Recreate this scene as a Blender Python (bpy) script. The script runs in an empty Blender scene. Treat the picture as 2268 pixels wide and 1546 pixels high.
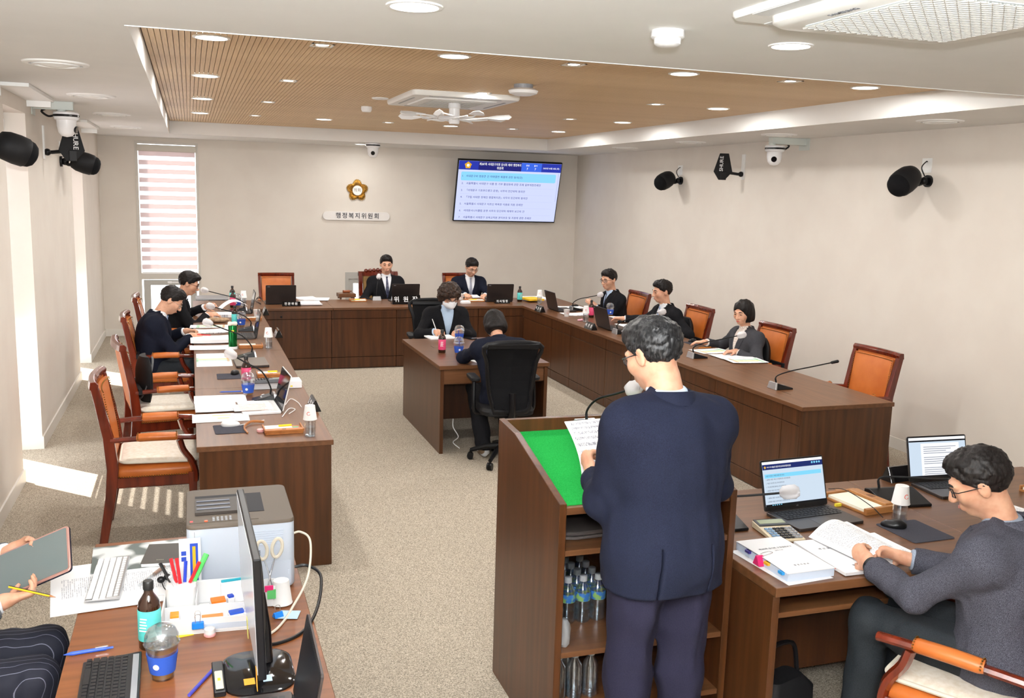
import bpy, bmesh, math, random
import numpy as np
from mathutils import Vector, Matrix, Euler
random.seed(7)
SC = bpy.context.scene
COL = SC.collection
# ------------------------------------------------------------------ camera, sky, sun, exposure
cam = bpy.data.cameras.new('camera'); cam.sensor_width = 36; cam.lens = 2088.3/2268*36; cam.clip_start = 0.05
cam_o = bpy.data.objects.new('camera', cam); COL.objects.link(cam_o)
cam_o.matrix_world = Matrix(((.9472, .0253, -.3196, 0), (-.3193, .1629, -.9336, 0), (.0285, .9863, .1623, 2.14), (0, 0, 0, 1)))
SC.camera = cam_o
SC.view_settings.view_transform = 'Standard'; SC.view_settings.look = 'None'
SC.view_settings.gamma = 1; SC.view_settings.use_curve_mapping = False
SC.view_settings.exposure = 0.14
wd = bpy.data.worlds.new('sky'); SC.world = wd; wd.use_nodes = True
bg = wd.node_tree.nodes['Background']; bg.inputs[0].default_value = (.9, .95, 1, 1); bg.inputs[1].default_value = 4.0

def lamp(name, kind, loc, energy, size=.2, color=(1, 1, 1), rot=(0, 0, 0), shape='DISK', spread=None):
    l = bpy.data.lights.new(name, kind); l.energy = energy; l.color = color
    if kind == 'AREA':
        l.shape = shape; l.size = size
        if spread: l.spread = spread
    o = bpy.data.objects.new(name, l); o.location = loc; o.rotation_euler = rot; COL.objects.link(o)
    return o
sun = lamp('sun', 'SUN', (-6, 14, 8), 16, color=(1, .96, .9))
sun.data.angle = .006
sun.rotation_euler = Vector((.484, -.469, -.739)).to_track_quat('-Z', 'Y').to_euler()
# the photographer's flash, held just above the lens and half bounced off the ceiling
fb = lamp('bounced_flash', 'AREA', (0, -.1, 2.3), 480, .14, (.94, .97, 1), rot=(math.radians(160), 0, 0))
fl = lamp('camera_flash', 'AREA', (0, -.12, 2.36), 30, .16, (.97, .98, 1))
fl.rotation_euler = Vector((.32, .93, -.12)).to_track_quat('-Z', 'Y').to_euler()

# ------------------------------------------------------------------ helpers
class MB:
    """collects simple solids; build() links them as ONE mesh object"""
    def __init__(s, m=None): s.v = []; s.f = []; s.m = m or Matrix()
    def add(s, vs, fs):
        o = len(s.v); s.v += [s.m @ Vector(v) for v in vs]; s.f += [tuple(i+o for i in f) for f in fs]; return s
    def box(s, x0, x1, y0, y1, z0, z1):
        return s.add([(x0,y0,z0),(x1,y0,z0),(x1,y1,z0),(x0,y1,z0),(x0,y0,z1),(x1,y0,z1),(x1,y1,z1),(x0,y1,z1)],
                     [(3,2,1,0),(4,5,6,7),(0,1,5,4),(1,2,6,5),(2,3,7,6),(3,0,4,7)])
    def cb(s, c, d): return s.box(c[0]-d[0]/2, c[0]+d[0]/2, c[1]-d[1]/2, c[1]+d[1]/2, c[2]-d[2]/2, c[2]+d[2]/2)
    def loft(s, rings, caps=True, closed=False):
        n = len(rings[0]); vs = [p for r in rings for p in r]; fs = []
        m = len(rings)
        for i in range(m if closed else m-1):
            a = i*n; b = ((i+1) % m)*n
            for j in range(n):
                k = (j+1) % n; fs.append((a+j, a+k, b+k, b+j))
        if caps and not closed:
            fs.append(tuple(range(n))[::-1]); fs.append(tuple((m-1)*n+j for j in range(n)))
        return s.add(vs, fs)
    def cyl(s, p, q, r0, r1=None, n=12): return s.tube([p, q], [r0, r0 if r1 is None else r1], n)
    def tube(s, pts, r, n=8, closed=False, flat=1.0):
        pts = [Vector(p) for p in pts]; rings = []; up = None
        for i, p in enumerate(pts):
            if closed: t = pts[(i+1) % len(pts)]-pts[i-1]
            else: t = pts[min(i+1, len(pts)-1)]-pts[max(i-1, 0)]
            t.normalize()
            if up is None:
                up = Vector((0, 0, 1)) if abs(t.z) < .9 else Vector((1, 0, 0))
            a = t.cross(up).normalized(); b = a.cross(t).normalized(); up = b
            rr = r[i] if isinstance(r, (list, tuple)) else r
            rings.append([p + a*rr*math.cos(2*math.pi*j/n) + b*rr*flat*math.sin(2*math.pi*j/n) for j in range(n)])
        return s.loft(rings, closed=closed)
    def lathe(s, prof, n=16, c=(0, 0, 0)):
        return s.loft([[(c[0]+r*math.cos(2*math.pi*j/n), c[1]+r*math.sin(2*math.pi*j/n), c[2]+z) for j in range(n)] for r, z in prof])
    def prism(s, poly, z0, z1):
        return s.loft([[(x, y, z0) for x, y in poly], [(x, y, z1) for x, y in poly]])
    def slab(s, poly, x0, x1):      # outline in y,z swept along x
        return s.loft([[(x0, y, z) for y, z in poly], [(x1, y, z) for y, z in poly]])
    def ell(s, c, r, nu=12, nv=8):
        rings = []
        for i in range(nv+1):
            t = -math.pi/2+math.pi*(i*.98/nv+.01)
            rings.append([(c[0]+r[0]*math.cos(t)*math.cos(2*math.pi*j/nu), c[1]+r[1]*math.cos(t)*math.sin(2*math.pi*j/nu), c[2]+r[2]*math.sin(t)) for j in range(nu)])
        return s.loft(rings)
    def sheet(s, fn, nx=8, ny=8, th=.0008):
        top = []; bot = []
        for i in range(nx+1):
            for j in range(ny+1):
                p = Vector(fn(i/nx, j/ny)); top.append(p); bot.append(p-Vector((0, 0, th)))
        q = lambda i, j: i*(ny+1)+j
        n = len(top); fs = []
        for i in range(nx):
            for j in range(ny):
                a = (q(i,j), q(i+1,j), q(i+1,j+1), q(i,j+1)); fs += [a, tuple(n+k for k in a[::-1])]
        rim = [q(i, 0) for i in range(nx+1)]+[q(nx, j) for j in range(1, ny+1)]+[q(i, ny) for i in range(nx-1, -1, -1)]+[q(0, j) for j in range(ny-1, 0, -1)]
        for a, b in zip(rim, rim[1:]+rim[:1]): fs.append((b, a, n+a, n+b))
        return s.add(top+bot, fs)
    def build(s, name, mat, parent=None, bev=0, seg=1, smooth=False, loc=None, rot=None):
        me = bpy.data.meshes.new(name); me.from_pydata([tuple(v) for v in s.v], [], s.f); me.materials.append(mat)
        b = bmesh.new(); b.from_mesh(me); bmesh.ops.recalc_face_normals(b, faces=b.faces)
        if bev:
            es = [e for e in b.edges if len(e.link_faces) == 2 and e.calc_face_angle(0) > .6]
            bmesh.ops.bevel(b, geom=es, offset=bev, segments=seg, affect='EDGES', profile=.6, clamp_overlap=True)
        b.to_mesh(me); b.free()
        if smooth:
            me.polygons.foreach_set('use_smooth', [True]*len(me.polygons)); me.set_sharp_from_angle(angle=.75)
        return link(name, me, parent, loc, rot)

def link(name, me, parent=None, loc=None, rot=None):
    o = bpy.data.objects.new(name, me); COL.objects.link(o)
    if parent: o.parent = parent
    if loc is not None: o.location = loc
    if rot is not None: o.rotation_euler = rot
    return o
def tag(o, label, cat, group=None):
    o['label'] = label; o['category'] = cat
    if group: o['group'] = group
    return o
def thing(name, label, cat, loc=(0, 0, 0), rz=0, group=None):
    o = bpy.data.objects.new(name, None); o.empty_display_size = .05; COL.objects.link(o)
    o.location = loc; o.rotation_euler = (0, 0, rz) if isinstance(rz, (int, float)) else rz
    return tag(o, label, cat, group)
def struct(o): o['kind'] = 'structure'; return o
def stuff(o): o['kind'] = 'stuff'; return o
def dup(root, loc, rz=None, label=None, skip=()):
    def cp(o, par):
        c = o.copy(); COL.objects.link(c)
        if par: c.parent = par
        for ch in o.children:
            if ch.name.split('.')[0] not in skip: cp(ch, c)
        return c
    r = cp(root, None); r.location = loc
    if rz is not None: r.rotation_euler = (0, 0, rz) if isinstance(rz, (int, float)) else rz
    if label: r['label'] = label
    return r
def frame4(b, x0, x1, z0, z1, w, y0, y1, wb=None, wt=None):
    wb = wb or w; wt = wt or w
    return b.box(x0, x0+w, y0, y1, z0, z1).box(x1-w, x1, y0, y1, z0, z1).box(x0+w, x1-w, y0, y1, z0, z0+wb).box(x0+w, x1-w, y0, y1, z1-wt, z1)
def RZ(a, loc=(0, 0, 0)): return Matrix.Translation(loc) @ Matrix.Rotation(a, 4, 'Z')
def curve_pts(pts, n=6):            # Catmull-Rom through the given points
    P = [Vector(p) for p in pts]; P = [P[0]*2-P[1]]+P+[P[-1]*2-P[-2]]; out = []
    for i in range(1, len(P)-2):
        a, b, c, d = P[i-1:i+3]
        for k in range(n):
            t = k/n; out.append(.5*((2*b)+(c-a)*t+(2*a-5*b+4*c-d)*t*t+(3*b-a-3*c+d)*t**3))
    return out+[P[-2]]
def rrect(w, h, r, n=4, cx=0, cy=0):
    out = []
    for k, (sx, sy) in enumerate(((1, 1), (-1, 1), (-1, -1), (1, -1))):
        for i in range(n+1):
            a = math.pi/2*(k+i/n); out.append((cx+sx*(w/2-r)+r*math.cos(a), cy+sy*(h/2-r)+r*math.sin(a)))
    return out
GLYPH = {}
def load_glyphs(chars):         # every character needed, set once, one per line, then cut apart
    cu = bpy.data.curves.new('lettering', 'FONT'); cu.body = '\n'.join(['가']+list(chars)+['가']); cu.size = 1; cu.extrude = .5; cu.resolution_u = 2; cu.space_line = 3; cu.offset = .006
    o = bpy.data.objects.new('t', cu); me = bpy.data.meshes.new_from_object(o)
    co = np.empty(len(me.vertices)*3); me.vertices.foreach_get('co', co); co = co.reshape(-1, 3); fs = [tuple(p.vertices) for p in me.polygons]
    n = len(chars)+2; y = co[:, 1]; hi = y.max(); lo = y.min(); h = .9
    L = (hi-lo-h)/(n-1)
    for _ in range(3):
        top = y[y > hi-L*.5]; bot = y[y < lo+L*.5]; L = (top.max()-bot.max())/(n-1)
    base = top.min(); idx = np.clip(np.round((base+.35-.0-y)/L), 0, n-1).astype(int)
    by = {}
    for f in fs: by.setdefault(idx[f[0]], []).append(f)
    for i, c in enumerate(['가']+list(chars)):
        ff = by.get(i, []); ids = sorted({k for f in ff for k in f}); m = {k: q for q, k in enumerate(ids)}
        if not ids: continue
        p = co[ids].copy(); p[:, 1] -= base-L*i; x0 = p[:, 0].min(); wd = p[:, 0].max()-x0
        if ord(c) < 128: p[:, 0] -= x0; adv = wd+.09
        else: adv = .96
        GLYPH[c] = (p, [tuple(m[k] for k in f) for f in ff], adv)
    bpy.data.objects.remove(o); bpy.data.curves.remove(cu); bpy.data.meshes.remove(me)
AG = ['서대문구와 영광군 간 자매결연 체결에 관한 동의(안)', '서울특별시 서대문구 식품 등 기부 활성화에 관한 조례 일부개정조례안', '「서대문구 기초푸드뱅크 운영」사무의 민간위탁 동의안', '「구립 서대문 장애인 종합복지관」사무의 민간위탁 동의안', '서울특별시 서대문구 어르신 목욕장 이용료 지원 조례안', '서대문시니어클럽 운영 사무의 민간위탁 재계약 보고의 건', '서울특별시 서대문구 보육교직원 권익보호 및 지원에 관한 조례안']
SIGNS = AG+['제287회 서대문구의회 임시회 제1차 행정복지', '위원회', '총원', '출석', '2023년 03월 21일 (화)', '의회', '행정복지위원회', '김 양 희', '주 이 삭', '서 호 성', '전문위원', '위 원 장', '의사팀장', '이 종 석', '이 진 삼', '의원 요청님', '서울특별시 서대문구 공동주택 경비원 등 인권증진에 관한 조례', '제285회 정기회 구정업무보고', '(2022. 9. 15)', '행정지원과', '예 산 설 명 서', 'SHURE', 'SAMSUNG', 'LG']
load_glyphs(sorted(set(''.join(SIGNS)+'0123456789.()')-{' '}))
def text_mesh(txt, size, extrude=.0006, align='CENTER', bold=0, spacing=1.0, width=None):
    vs = []; fs = []; x = 0
    for c in txt:
        if c not in GLYPH: x += .34*spacing; continue
        p, f, adv = GLYPH[c]; o = len(vs); q = p.copy(); q[:, 0] += x; vs += q.tolist(); fs += [tuple(k+o for k in t) for t in f]; x += adv*spacing
    v = np.array(vs); v[:, 1] -= .36; k = size*.92
    if align == 'CENTER': v[:, 0] -= x/2
    kx = (width/x) if width else k
    v = v*np.array([kx, k, extrude*2])
    me = bpy.data.meshes.new('lettering'); me.from_pydata(v.tolist(), [], fs); return me
def lettering(txt, size, mat, parent, loc, rot=(0, 0, 0), **k):
    me = text_mesh(txt, size, **k); me.materials.clear(); me.materials.append(mat); me.name = 'lettering'
    return link('lettering', me, parent, loc, rot)
def letters(mb, txt, size, at, **k):    # lettering joined into a builder, lying in its local xy plane
    me = text_mesh(txt, size, **k)
    keep = mb.m; mb.m = mb.m @ Matrix.Translation(at)
    mb.add([v.co.copy() for v in me.vertices], [tuple(p.vertices) for p in me.polygons]); mb.m = keep
    bpy.data.meshes.remove(me)

# ------------------------------------------------------------------ materials
def srgb(r, g, b):
    f = lambda c: (c/255/12.92) if c/255 <= .04045 else ((c/255+.055)/1.055)**2.4
    return (f(r), f(g), f(b), 1)
MATS = {}
def pm(name, col, rough=.5, metal=0, spec=.5, emit=None, es=1, alpha=None, trans=0, ior=1.45, sheen=0, coat=0):
    m = bpy.data.materials.new(name); m.use_nodes = True; b = m.node_tree.nodes['Principled BSDF']
    b.inputs['Base Color'].default_value = col if len(col) == 4 else (*col, 1)
    b.inputs['Roughness'].default_value = rough; b.inputs['Metallic'].default_value = metal
    b.inputs['Specular IOR Level'].default_value = spec; b.inputs['IOR'].default_value = ior
    b.inputs['Transmission Weight'].default_value = trans; b.inputs['Sheen Weight'].default_value = sheen
    b.inputs['Coat Weight'].default_value = coat
    if emit: b.inputs['Emission Color'].default_value = emit; b.inputs['Emission Strength'].default_value = es
    MATS[name] = m
    return m
def nd(m, t, **k):
    n = m.node_tree.nodes.new(t)
    for a, v in k.items():
        if a in n.inputs.keys() if isinstance(a, str) else False: n.inputs[a].default_value = v
        else: setattr(n, a, v)
    return n
def lk(m, a, b): m.node_tree.links.new(a, b)
def ramp(m, fac, stops):
    r = nd(m, 'ShaderNodeValToRGB'); e = r.color_ramp.elements
    while len(e) < len(stops): e.new(.5)
    for i, (p, c) in enumerate(stops): e[i].position = p; e[i].color = c if len(c) == 4 else (*c, 1)
    lk(m, fac, r.inputs[0]); return r
def noisy(m, c1, c2, scale=(1, 1, 1), sc=10, detail=4, lo=.35, hi=.65, bump=0, bdist=.001, rough=None):
    """colour wander between c1 and c2 from stretched noise in object space, with optional fine relief"""
    bs = m.node_tree.nodes['Principled BSDF']
    tc = nd(m, 'ShaderNodeTexCoord'); mp = nd(m, 'ShaderNodeMapping'); mp.inputs['Scale'].default_value = scale
    lk(m, tc.outputs['Object'], mp.inputs[0])
    no = nd(m, 'ShaderNodeTexNoise'); no.inputs['Scale'].default_value = sc; no.inputs['Detail'].default_value = detail
    lk(m, mp.outputs[0], no.inputs[0])
    r = ramp(m, no.outputs[0], [(lo, c1), (hi, c2)]); lk(m, r.outputs[0], bs.inputs['Base Color'])
    if bump:
        b = nd(m, 'ShaderNodeBump'); b.inputs['Strength'].default_value = bump; b.inputs['Distance'].default_value = bdist
        lk(m, no.outputs[0], b.inputs['Height']); lk(m, b.outputs[0], bs.inputs['Normal'])
    return m
wall_m = noisy(pm('wall_paint', srgb(222,214,204), .7, spec=.2), srgb(221,213,203), srgb(225,218,208), sc=3, bump=.02)
ceil_m = noisy(pm('ceiling_paint', srgb(228,227,224), .75, spec=.2), srgb(227,226,223), srgb(231,230,227), sc=2)
white_m = pm('white_trim', srgb(238,238,235), .4)
base_m = pm('baseboard_paint', srgb(226,222,214), .35)
slat_m = noisy(pm('oak_slat', srgb(190,152,110), .5), srgb(206,174,130), srgb(222,192,150), (30, 1, 30), 3, 6)
groove_m = pm('slat_groove', srgb(70,45,25), .8)
def wood(name, a, b, scale, rough=.32, coat=.0):
    return noisy(pm(name, a, rough, coat=coat), a, b, scale, 2.2, 8, .3, .7, bump=.05, bdist=.0005)
W1, W2 = srgb(62,36,17), srgb(90,53,28)
wood_v = wood('walnut_panel', W1, W2, (14, 14, .8))
wood_x = wood('walnut_top_across', srgb(90,57,33), srgb(116,77,48), (.8, 14, 14), .36)
wood_y = wood('walnut_top_along', srgb(90,57,33), srgb(116,77,48), (14, .8, 14), .36)
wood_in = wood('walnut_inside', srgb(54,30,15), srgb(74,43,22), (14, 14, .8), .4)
wood_o = wood('orange_walnut', srgb(104,60,30), srgb(134,80,44), (.8, 14, 14), .36)
wood_g = pm('joint_dark', srgb(38,20,10), .7)  # plain dark brown for desk carcass, cable flap and cable slots
chair_w = wood('mahogany', srgb(74,22,10), srgb(118,42,20), (9, 9, 1.2), .2, .5)
leather = noisy(pm('orange_leather', srgb(190,104,42), .38), srgb(182,96,36), srgb(198,112,50), sc=6, bump=.08, bdist=.0006)
brass = pm('antique_brass', srgb(150,120,70), .3, 1)
blackp = pm('black_plastic', (.005, .005, .006), .4, spec=.35)
blackm = pm('black_matt', (.008, .008, .009), .6, spec=.3)
mesh_m = noisy(pm('black_mesh', (.005, .005, .006), .8, spec=.15), (.003, .003, .004), (.01, .01, .011), sc=400, bump=.4)
gloss_b = pm('black_gloss', (.006, .006, .007), .08)
lapg = pm('laptop_grey', srgb(66,60,58), .35, .6)
lapd = pm('laptop_lid', srgb(52,46,45), .32, .3)
keym = pm('key_cap', srgb(34,33,36), .5)
whitep = pm('white_plastic', srgb(236,236,236), .3)
greyp = pm('grey_plastic', srgb(150,152,156), .4)
silver = pm('silver_metal', srgb(196,196,198), .3, .8)
chrome = pm('chrome', (.8, .8, .82), .12, 1)
paper_w = pm('paper', srgb(246,246,248), .8, spec=.1)
ink = pm('dark_ink', srgb(30,32,48), .7)
inkw = pm('white_ink', srgb(240,240,240), .6)
lampw = pm('lamp_glow', (1, 1, 1), .5, emit=(1, .97, .92, 1), es=6)
gold = noisy(pm('gold_relief', srgb(206,168,92), .25, .9), srgb(190,150,78), srgb(222,190,120), sc=30)
def mixed(name, col, fac, rough=.05, tint=(1, 1, 1, 1)):
    """clear pane or film: part see-through, part gloss or colour"""
    m = bpy.data.materials.new(name); m.use_nodes = True; t = m.node_tree; t.nodes.clear()
    o = nd(m, 'ShaderNodeOutputMaterial'); mx = nd(m, 'ShaderNodeMixShader'); tr = nd(m, 'ShaderNodeBsdfTransparent')
    tr.inputs[0].default_value = tint; mx.inputs[0].default_value = fac
    pb = nd(m, 'ShaderNodeBsdfPrincipled'); pb.inputs['Base Color'].default_value = col; pb.inputs['Roughness'].default_value = rough
    lk(m, tr.outputs[0], mx.inputs[1]); lk(m, pb.outputs[0], mx.inputs[2]); lk(m, mx.outputs[0], o.inputs[0])
    MATS[name] = m
    return m
glass_m = mixed('window_glass', (.9, .95, 1, 1), .06)
def clearish(name, tint, base=.08, edge=.55, rough=.05):
    """thin clear plastic or water: see-through face on, glossy towards the rims"""
    m = bpy.data.materials.new(name); m.use_nodes = True; t = m.node_tree; t.nodes.clear()
    o = nd(m, 'ShaderNodeOutputMaterial'); mx = nd(m, 'ShaderNodeMixShader'); tr = nd(m, 'ShaderNodeBsdfTransparent'); tr.inputs[0].default_value = tint
    gl = nd(m, 'ShaderNodeBsdfGlossy'); gl.inputs['Roughness'].default_value = rough; gl.inputs['Color'].default_value = (.95, .97, 1, 1)
    lw = nd(m, 'ShaderNodeLayerWeight'); lw.inputs[0].default_value = .35; mr = nd(m, 'ShaderNodeMapRange'); mr.inputs[3].default_value = base; mr.inputs[4].default_value = edge
    lk(m, lw.outputs['Facing'], mr.inputs[0]); lk(m, mr.outputs[0], mx.inputs[0]); lk(m, tr.outputs[0], mx.inputs[1]); lk(m, gl.outputs[0], mx.inputs[2]); lk(m, mx.outputs[0], o.inputs[0])
    return m
clear_p = clearish('clear_plastic', (.93, .95, .96, 1), .1, .6)
film_m = mixed('white_film', (.96, .93, .94, 1), .58, .4)
def cloth_blind(name, col, clear):
    m = bpy.data.materials.new(name); m.use_nodes = True; t = m.node_tree; t.nodes.clear()
    o = nd(m, 'ShaderNodeOutputMaterial'); tl = nd(m, 'ShaderNodeBsdfTranslucent'); df = nd(m, 'ShaderNodeBsdfDiffuse')
    tl.inputs[0].default_value = col; df.inputs[0].default_value = col
    a = nd(m, 'ShaderNodeMixShader'); a.inputs[0].default_value = .45; lk(m, tl.outputs[0], a.inputs[1]); lk(m, df.outputs[0], a.inputs[2])
    tr = nd(m, 'ShaderNodeBsdfTransparent'); b = nd(m, 'ShaderNodeMixShader'); b.inputs[0].default_value = clear
    lk(m, a.outputs[0], b.inputs[1]); lk(m, tr.outputs[0], b.inputs[2]); lk(m, b.outputs[0], o.inputs[0])
    return m
blind_o = cloth_blind('blind_band', srgb(212,198,196), .0)
blind_s = cloth_blind('blind_sheer', srgb(232,224,224), .62)
# speckled loop carpet
carpet = pm('carpet', srgb(168,158,146), .95, spec=.05)
def mk_carpet(m):
    bs = m.node_tree.nodes['Principled BSDF']; tc = nd(m, 'ShaderNodeTexCoord')
    v = nd(m, 'ShaderNodeTexVoronoi'); v.inputs['Scale'].default_value = 260; lk(m, tc.outputs['Object'], v.inputs[0])
    n = nd(m, 'ShaderNodeTexNoise'); n.inputs['Scale'].default_value = 130; n.inputs['Detail'].default_value = 6; lk(m, tc.outputs['Object'], n.inputs[0])
    s = nd(m, 'ShaderNodeSeparateColor'); lk(m, v.outputs['Color'], s.inputs[0])
    ad = nd(m, 'ShaderNodeMath', operation='MULTIPLY_ADD'); lk(m, s.outputs[0], ad.inputs[0]); ad.inputs[1].default_value = .55
    mu = nd(m, 'ShaderNodeMath', operation='MULTIPLY'); lk(m, n.outputs[0], mu.inputs[0]); mu.inputs[1].default_value = .75
    lk(m, mu.outputs[0], ad.inputs[2])
    r = ramp(m, ad.outputs[0], [(.25, srgb(100,94,86)), (.5, srgb(148,139,125)), (.72, srgb(178,166,149)), (.95, srgb(204,193,177))])
    lk(m, r.outputs[0], bs.inputs['Base Color'])
    b = nd(m, 'ShaderNodeBump'); b.inputs['Strength'].default_value = .4; b.inputs['Distance'].default_value = .003
    lk(m, ad.outputs[0], b.inputs['Height']); lk(m, b.outputs[0], bs.inputs['Normal'])
mk_carpet(carpet)
def printed(name, base=srgb(247,247,248), inkc=srgb(150,150,160), line=.0066, spot=None, margin=.14, w=.21, h=.297, dens=.5, rows=None, axis=0):
    """a printed page: rows of broken grey text inside margins, in the page's own object space"""
    m = pm(name, base, .75, spec=.15); bs = m.node_tree.nodes['Principled BSDF']; tc = nd(m, 'ShaderNodeTexCoord')
    sp = nd(m, 'ShaderNodeSeparateXYZ'); lk(m, tc.outputs['Object'], sp.inputs[0])
    X, Y = (sp.outputs[0], sp.outputs[1]) if axis == 0 else (sp.outputs[1], sp.outputs[0])
    def M(op, a, b=None):
        n = nd(m, 'ShaderNodeMath', operation=op)
        for i, q in enumerate((a, b)):
            if q is None: continue
            if isinstance(q, (int, float)): n.inputs[i].default_value = q
            else: lk(m, q, n.inputs[i])
        return n.outputs[0]
    row = M('LESS_THAN', M('FRACT', M('DIVIDE', Y, line)), .5)
    rowid = M('FLOOR', M('DIVIDE', Y, line))
    cv = nd(m, 'ShaderNodeCombineXYZ'); lk(m, M('MULTIPLY', X, 560), cv.inputs[0]); lk(m, M('MULTIPLY', rowid, 7.3), cv.inputs[1]); lk(m, M('MULTIPLY', Y, 330), cv.inputs[2])
    no = nd(m, 'ShaderNodeTexNoise'); no.inputs['Scale'].default_value = 1; no.inputs['Detail'].default_value = 1; lk(m, cv.outputs[0], no.inputs[0])
    wv = nd(m, 'ShaderNodeCombineXYZ'); lk(m, M('MULTIPLY', X, 9), wv.inputs[0]); lk(m, M('MULTIPLY', rowid, 3.7), wv.inputs[1])
    n2 = nd(m, 'ShaderNodeTexNoise'); n2.inputs['Scale'].default_value = 1; lk(m, wv.outputs[0], n2.inputs[0])
    t = M('MULTIPLY', row, M('GREATER_THAN', no.outputs[0], dens)); t = M('MULTIPLY', t, M('GREATER_THAN', n2.outputs[0], .42))
    t = M('MULTIPLY', t, M('LESS_THAN', M('ABSOLUTE', X), w/2*(1-margin*1.4))); t = M('MULTIPLY', t, M('LESS_THAN', M('ABSOLUTE', Y), h/2*(1-margin)))
    if rows:
        t = M('MULTIPLY', t, M('LESS_THAN', M('ABSOLUTE', M('SUBTRACT', Y, rows[0])), rows[1]))
    col = nd(m, 'ShaderNodeMix', data_type='RGBA'); lk(m, t, col.inputs[0]); col.inputs[6].default_value = base; col.inputs[7].default_value = inkc
    out = col.outputs[2]
    for (x0, x1, y0, y1, c) in (spot or []):
        q = M('MULTIPLY', M('LESS_THAN', M('ABSOLUTE', M('SUBTRACT', X, (x0+x1)/2)), (x1-x0)/2), M('LESS_THAN', M('ABSOLUTE', M('SUBTRACT', Y, (y0+y1)/2)), (y1-y0)/2))
        c2 = nd(m, 'ShaderNodeMix', data_type='RGBA', blend_type='MULTIPLY'); lk(m, q, c2.inputs[0]); lk(m, out, c2.inputs[6]); c2.inputs[7].default_value = c; out = c2.outputs[2]
    lk(m, out, bs.inputs['Base Color'])
    return m
page = printed('printed_page')
page_x = printed('printed_page_sideways', axis=1)
page_s = printed('speech_page', dens=.5, line=.0085, w=.2, h=.5)
page_t = printed('title_page', rows=(.06, .035), dens=.4)
page_y = printed('highlighted_page', axis=1, spot=[(-.05,.06,-.06,-.045,(1,.9,.2,1)),(-.02,.05,.01,.03,(1,.92,.3,1)),(.06,.09,-.1,.1,(.75,.75,.8,1))])
page_c = printed('chart_page', axis=1, line=.014, spot=[(-.12,.12,-.05,.0,(.93,.9,.45,1)),(-.14,.14,.02,.045,(.45,.75,.55,1)),(-.15,-.12,-.1,.1,(.55,.8,.6,1)),(.1,.12,-.1,.1,(.9,.6,.45,1))], w=.4, h=.29)

# ------------------------------------------------------------------ room shell
XL, XR, YB, ZC, ZW, XO = -1.176, 5.896, 14.249, 2.77, 2.927, -1.5
CX0, CX1, CY0, CY1 = -.222, 4.885, 4.291, 12.965
struct(MB().box(XO-.1, XR+.1, -2.2, YB+.4, -.1, 0).build('floor', carpet))
WY = [(7.272, 8.2), (11.065, 12.14)]
wl = MB(); y = -2.2
for a, b in WY: wl.box(XO-.02, XL, y, a, 0, 3.1); y = b
wl.box(XO-.02, XL, y, YB+.2, 0, 3.1)
for a, b in WY: wl.box(XO-.02, XL, a, b, 2.64, 3.1)
struct(wl.build('wall_left', wall_m))
struct(MB().box(XR, XR+.15, -2.2, YB+.2, 0, 3.1).build('wall_right', wall_m))
DX0, DX1 = -.705, .125      # tall window in the far wall
NX0, NX1 = 2.19, 2.95       # low window behind the chairman
wf = MB()
wf.box(XO, DX0, YB, YB+.15, 0, 3.1).box(DX1, NX0, YB, YB+.15, 0, 3.1).box(NX1, XR+.15, YB, YB+.15, 0, 3.1)
wf.box(DX0, DX1, YB, YB+.15, 2.71, 3.1).box(NX0, NX1, YB, YB+.15, .905, 3.1).box(NX0, NX1, YB, YB+.15, 0, .1)
struct(wf.build('wall_back', wall_m))
struct(MB().box(XO, XR+.15, -2.35, -2.2, 0, 3.1).build('wall_front', wall_m))
ce = MB()
ce.box(XO, XR+.1, -2.3, CY0, ZC, 3.1).box(XO, XR+.1, CY1, YB+.1, ZC, 3.1).box(XO, CX0, CY0, CY1, ZC, 3.1).box(CX1, XR+.1, CY0, CY1, ZC, 3.1)
ceiling = struct(ce.build('ceiling', ceil_m))
MB().box(CX0, CX1, CY0, CY1, ZW+.012, 3.1).build('slat_backing', groove_m, ceiling)
P = .0304; n = int((CX1-CX0-.02)/P)
sl = MB().box(-.0134, .0134, CY0+.004, CY1-.004, ZW, ZW+.0125).build('slat', slat_m, ceiling, loc=(CX0+.02, 0, 0))
for i in range(1, n+1):
    c = sl.copy(); COL.objects.link(c); c.location = (CX0+.02+i*P, 0, 0)
struct(MB().box(CX0-.012, CX1+.012, CY0-.012, CY0, ZC-.003, ZC+.02).build('trim_1', white_m))
bb = MB().box(XL, XL+.012, -2.2, WY[0][0], 0, .1).box(XL, XL+.012, WY[0][1], WY[1][0], 0, .1).box(XL, XL+.012, WY[1][1], YB, 0, .1)
for a, b in WY: bb.box(XO, XL+.012, b-.012, b, 0, .1).box(XO, XL+.012, a, a+.012, 0, .1)
struct(bb.build('baseboard_left', base_m))
struct(MB().box(XL, DX0, YB-.012, YB, 0, .1).box(DX1, NX0, YB-.012, YB, 0, .1).box(NX0, XR, YB-.012, YB, 0, .1).build('baseboard_back', base_m))
struct(MB().box(XR-.012, XR, -2.2, YB, 0, .1).build('baseboard_right', base_m))
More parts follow.
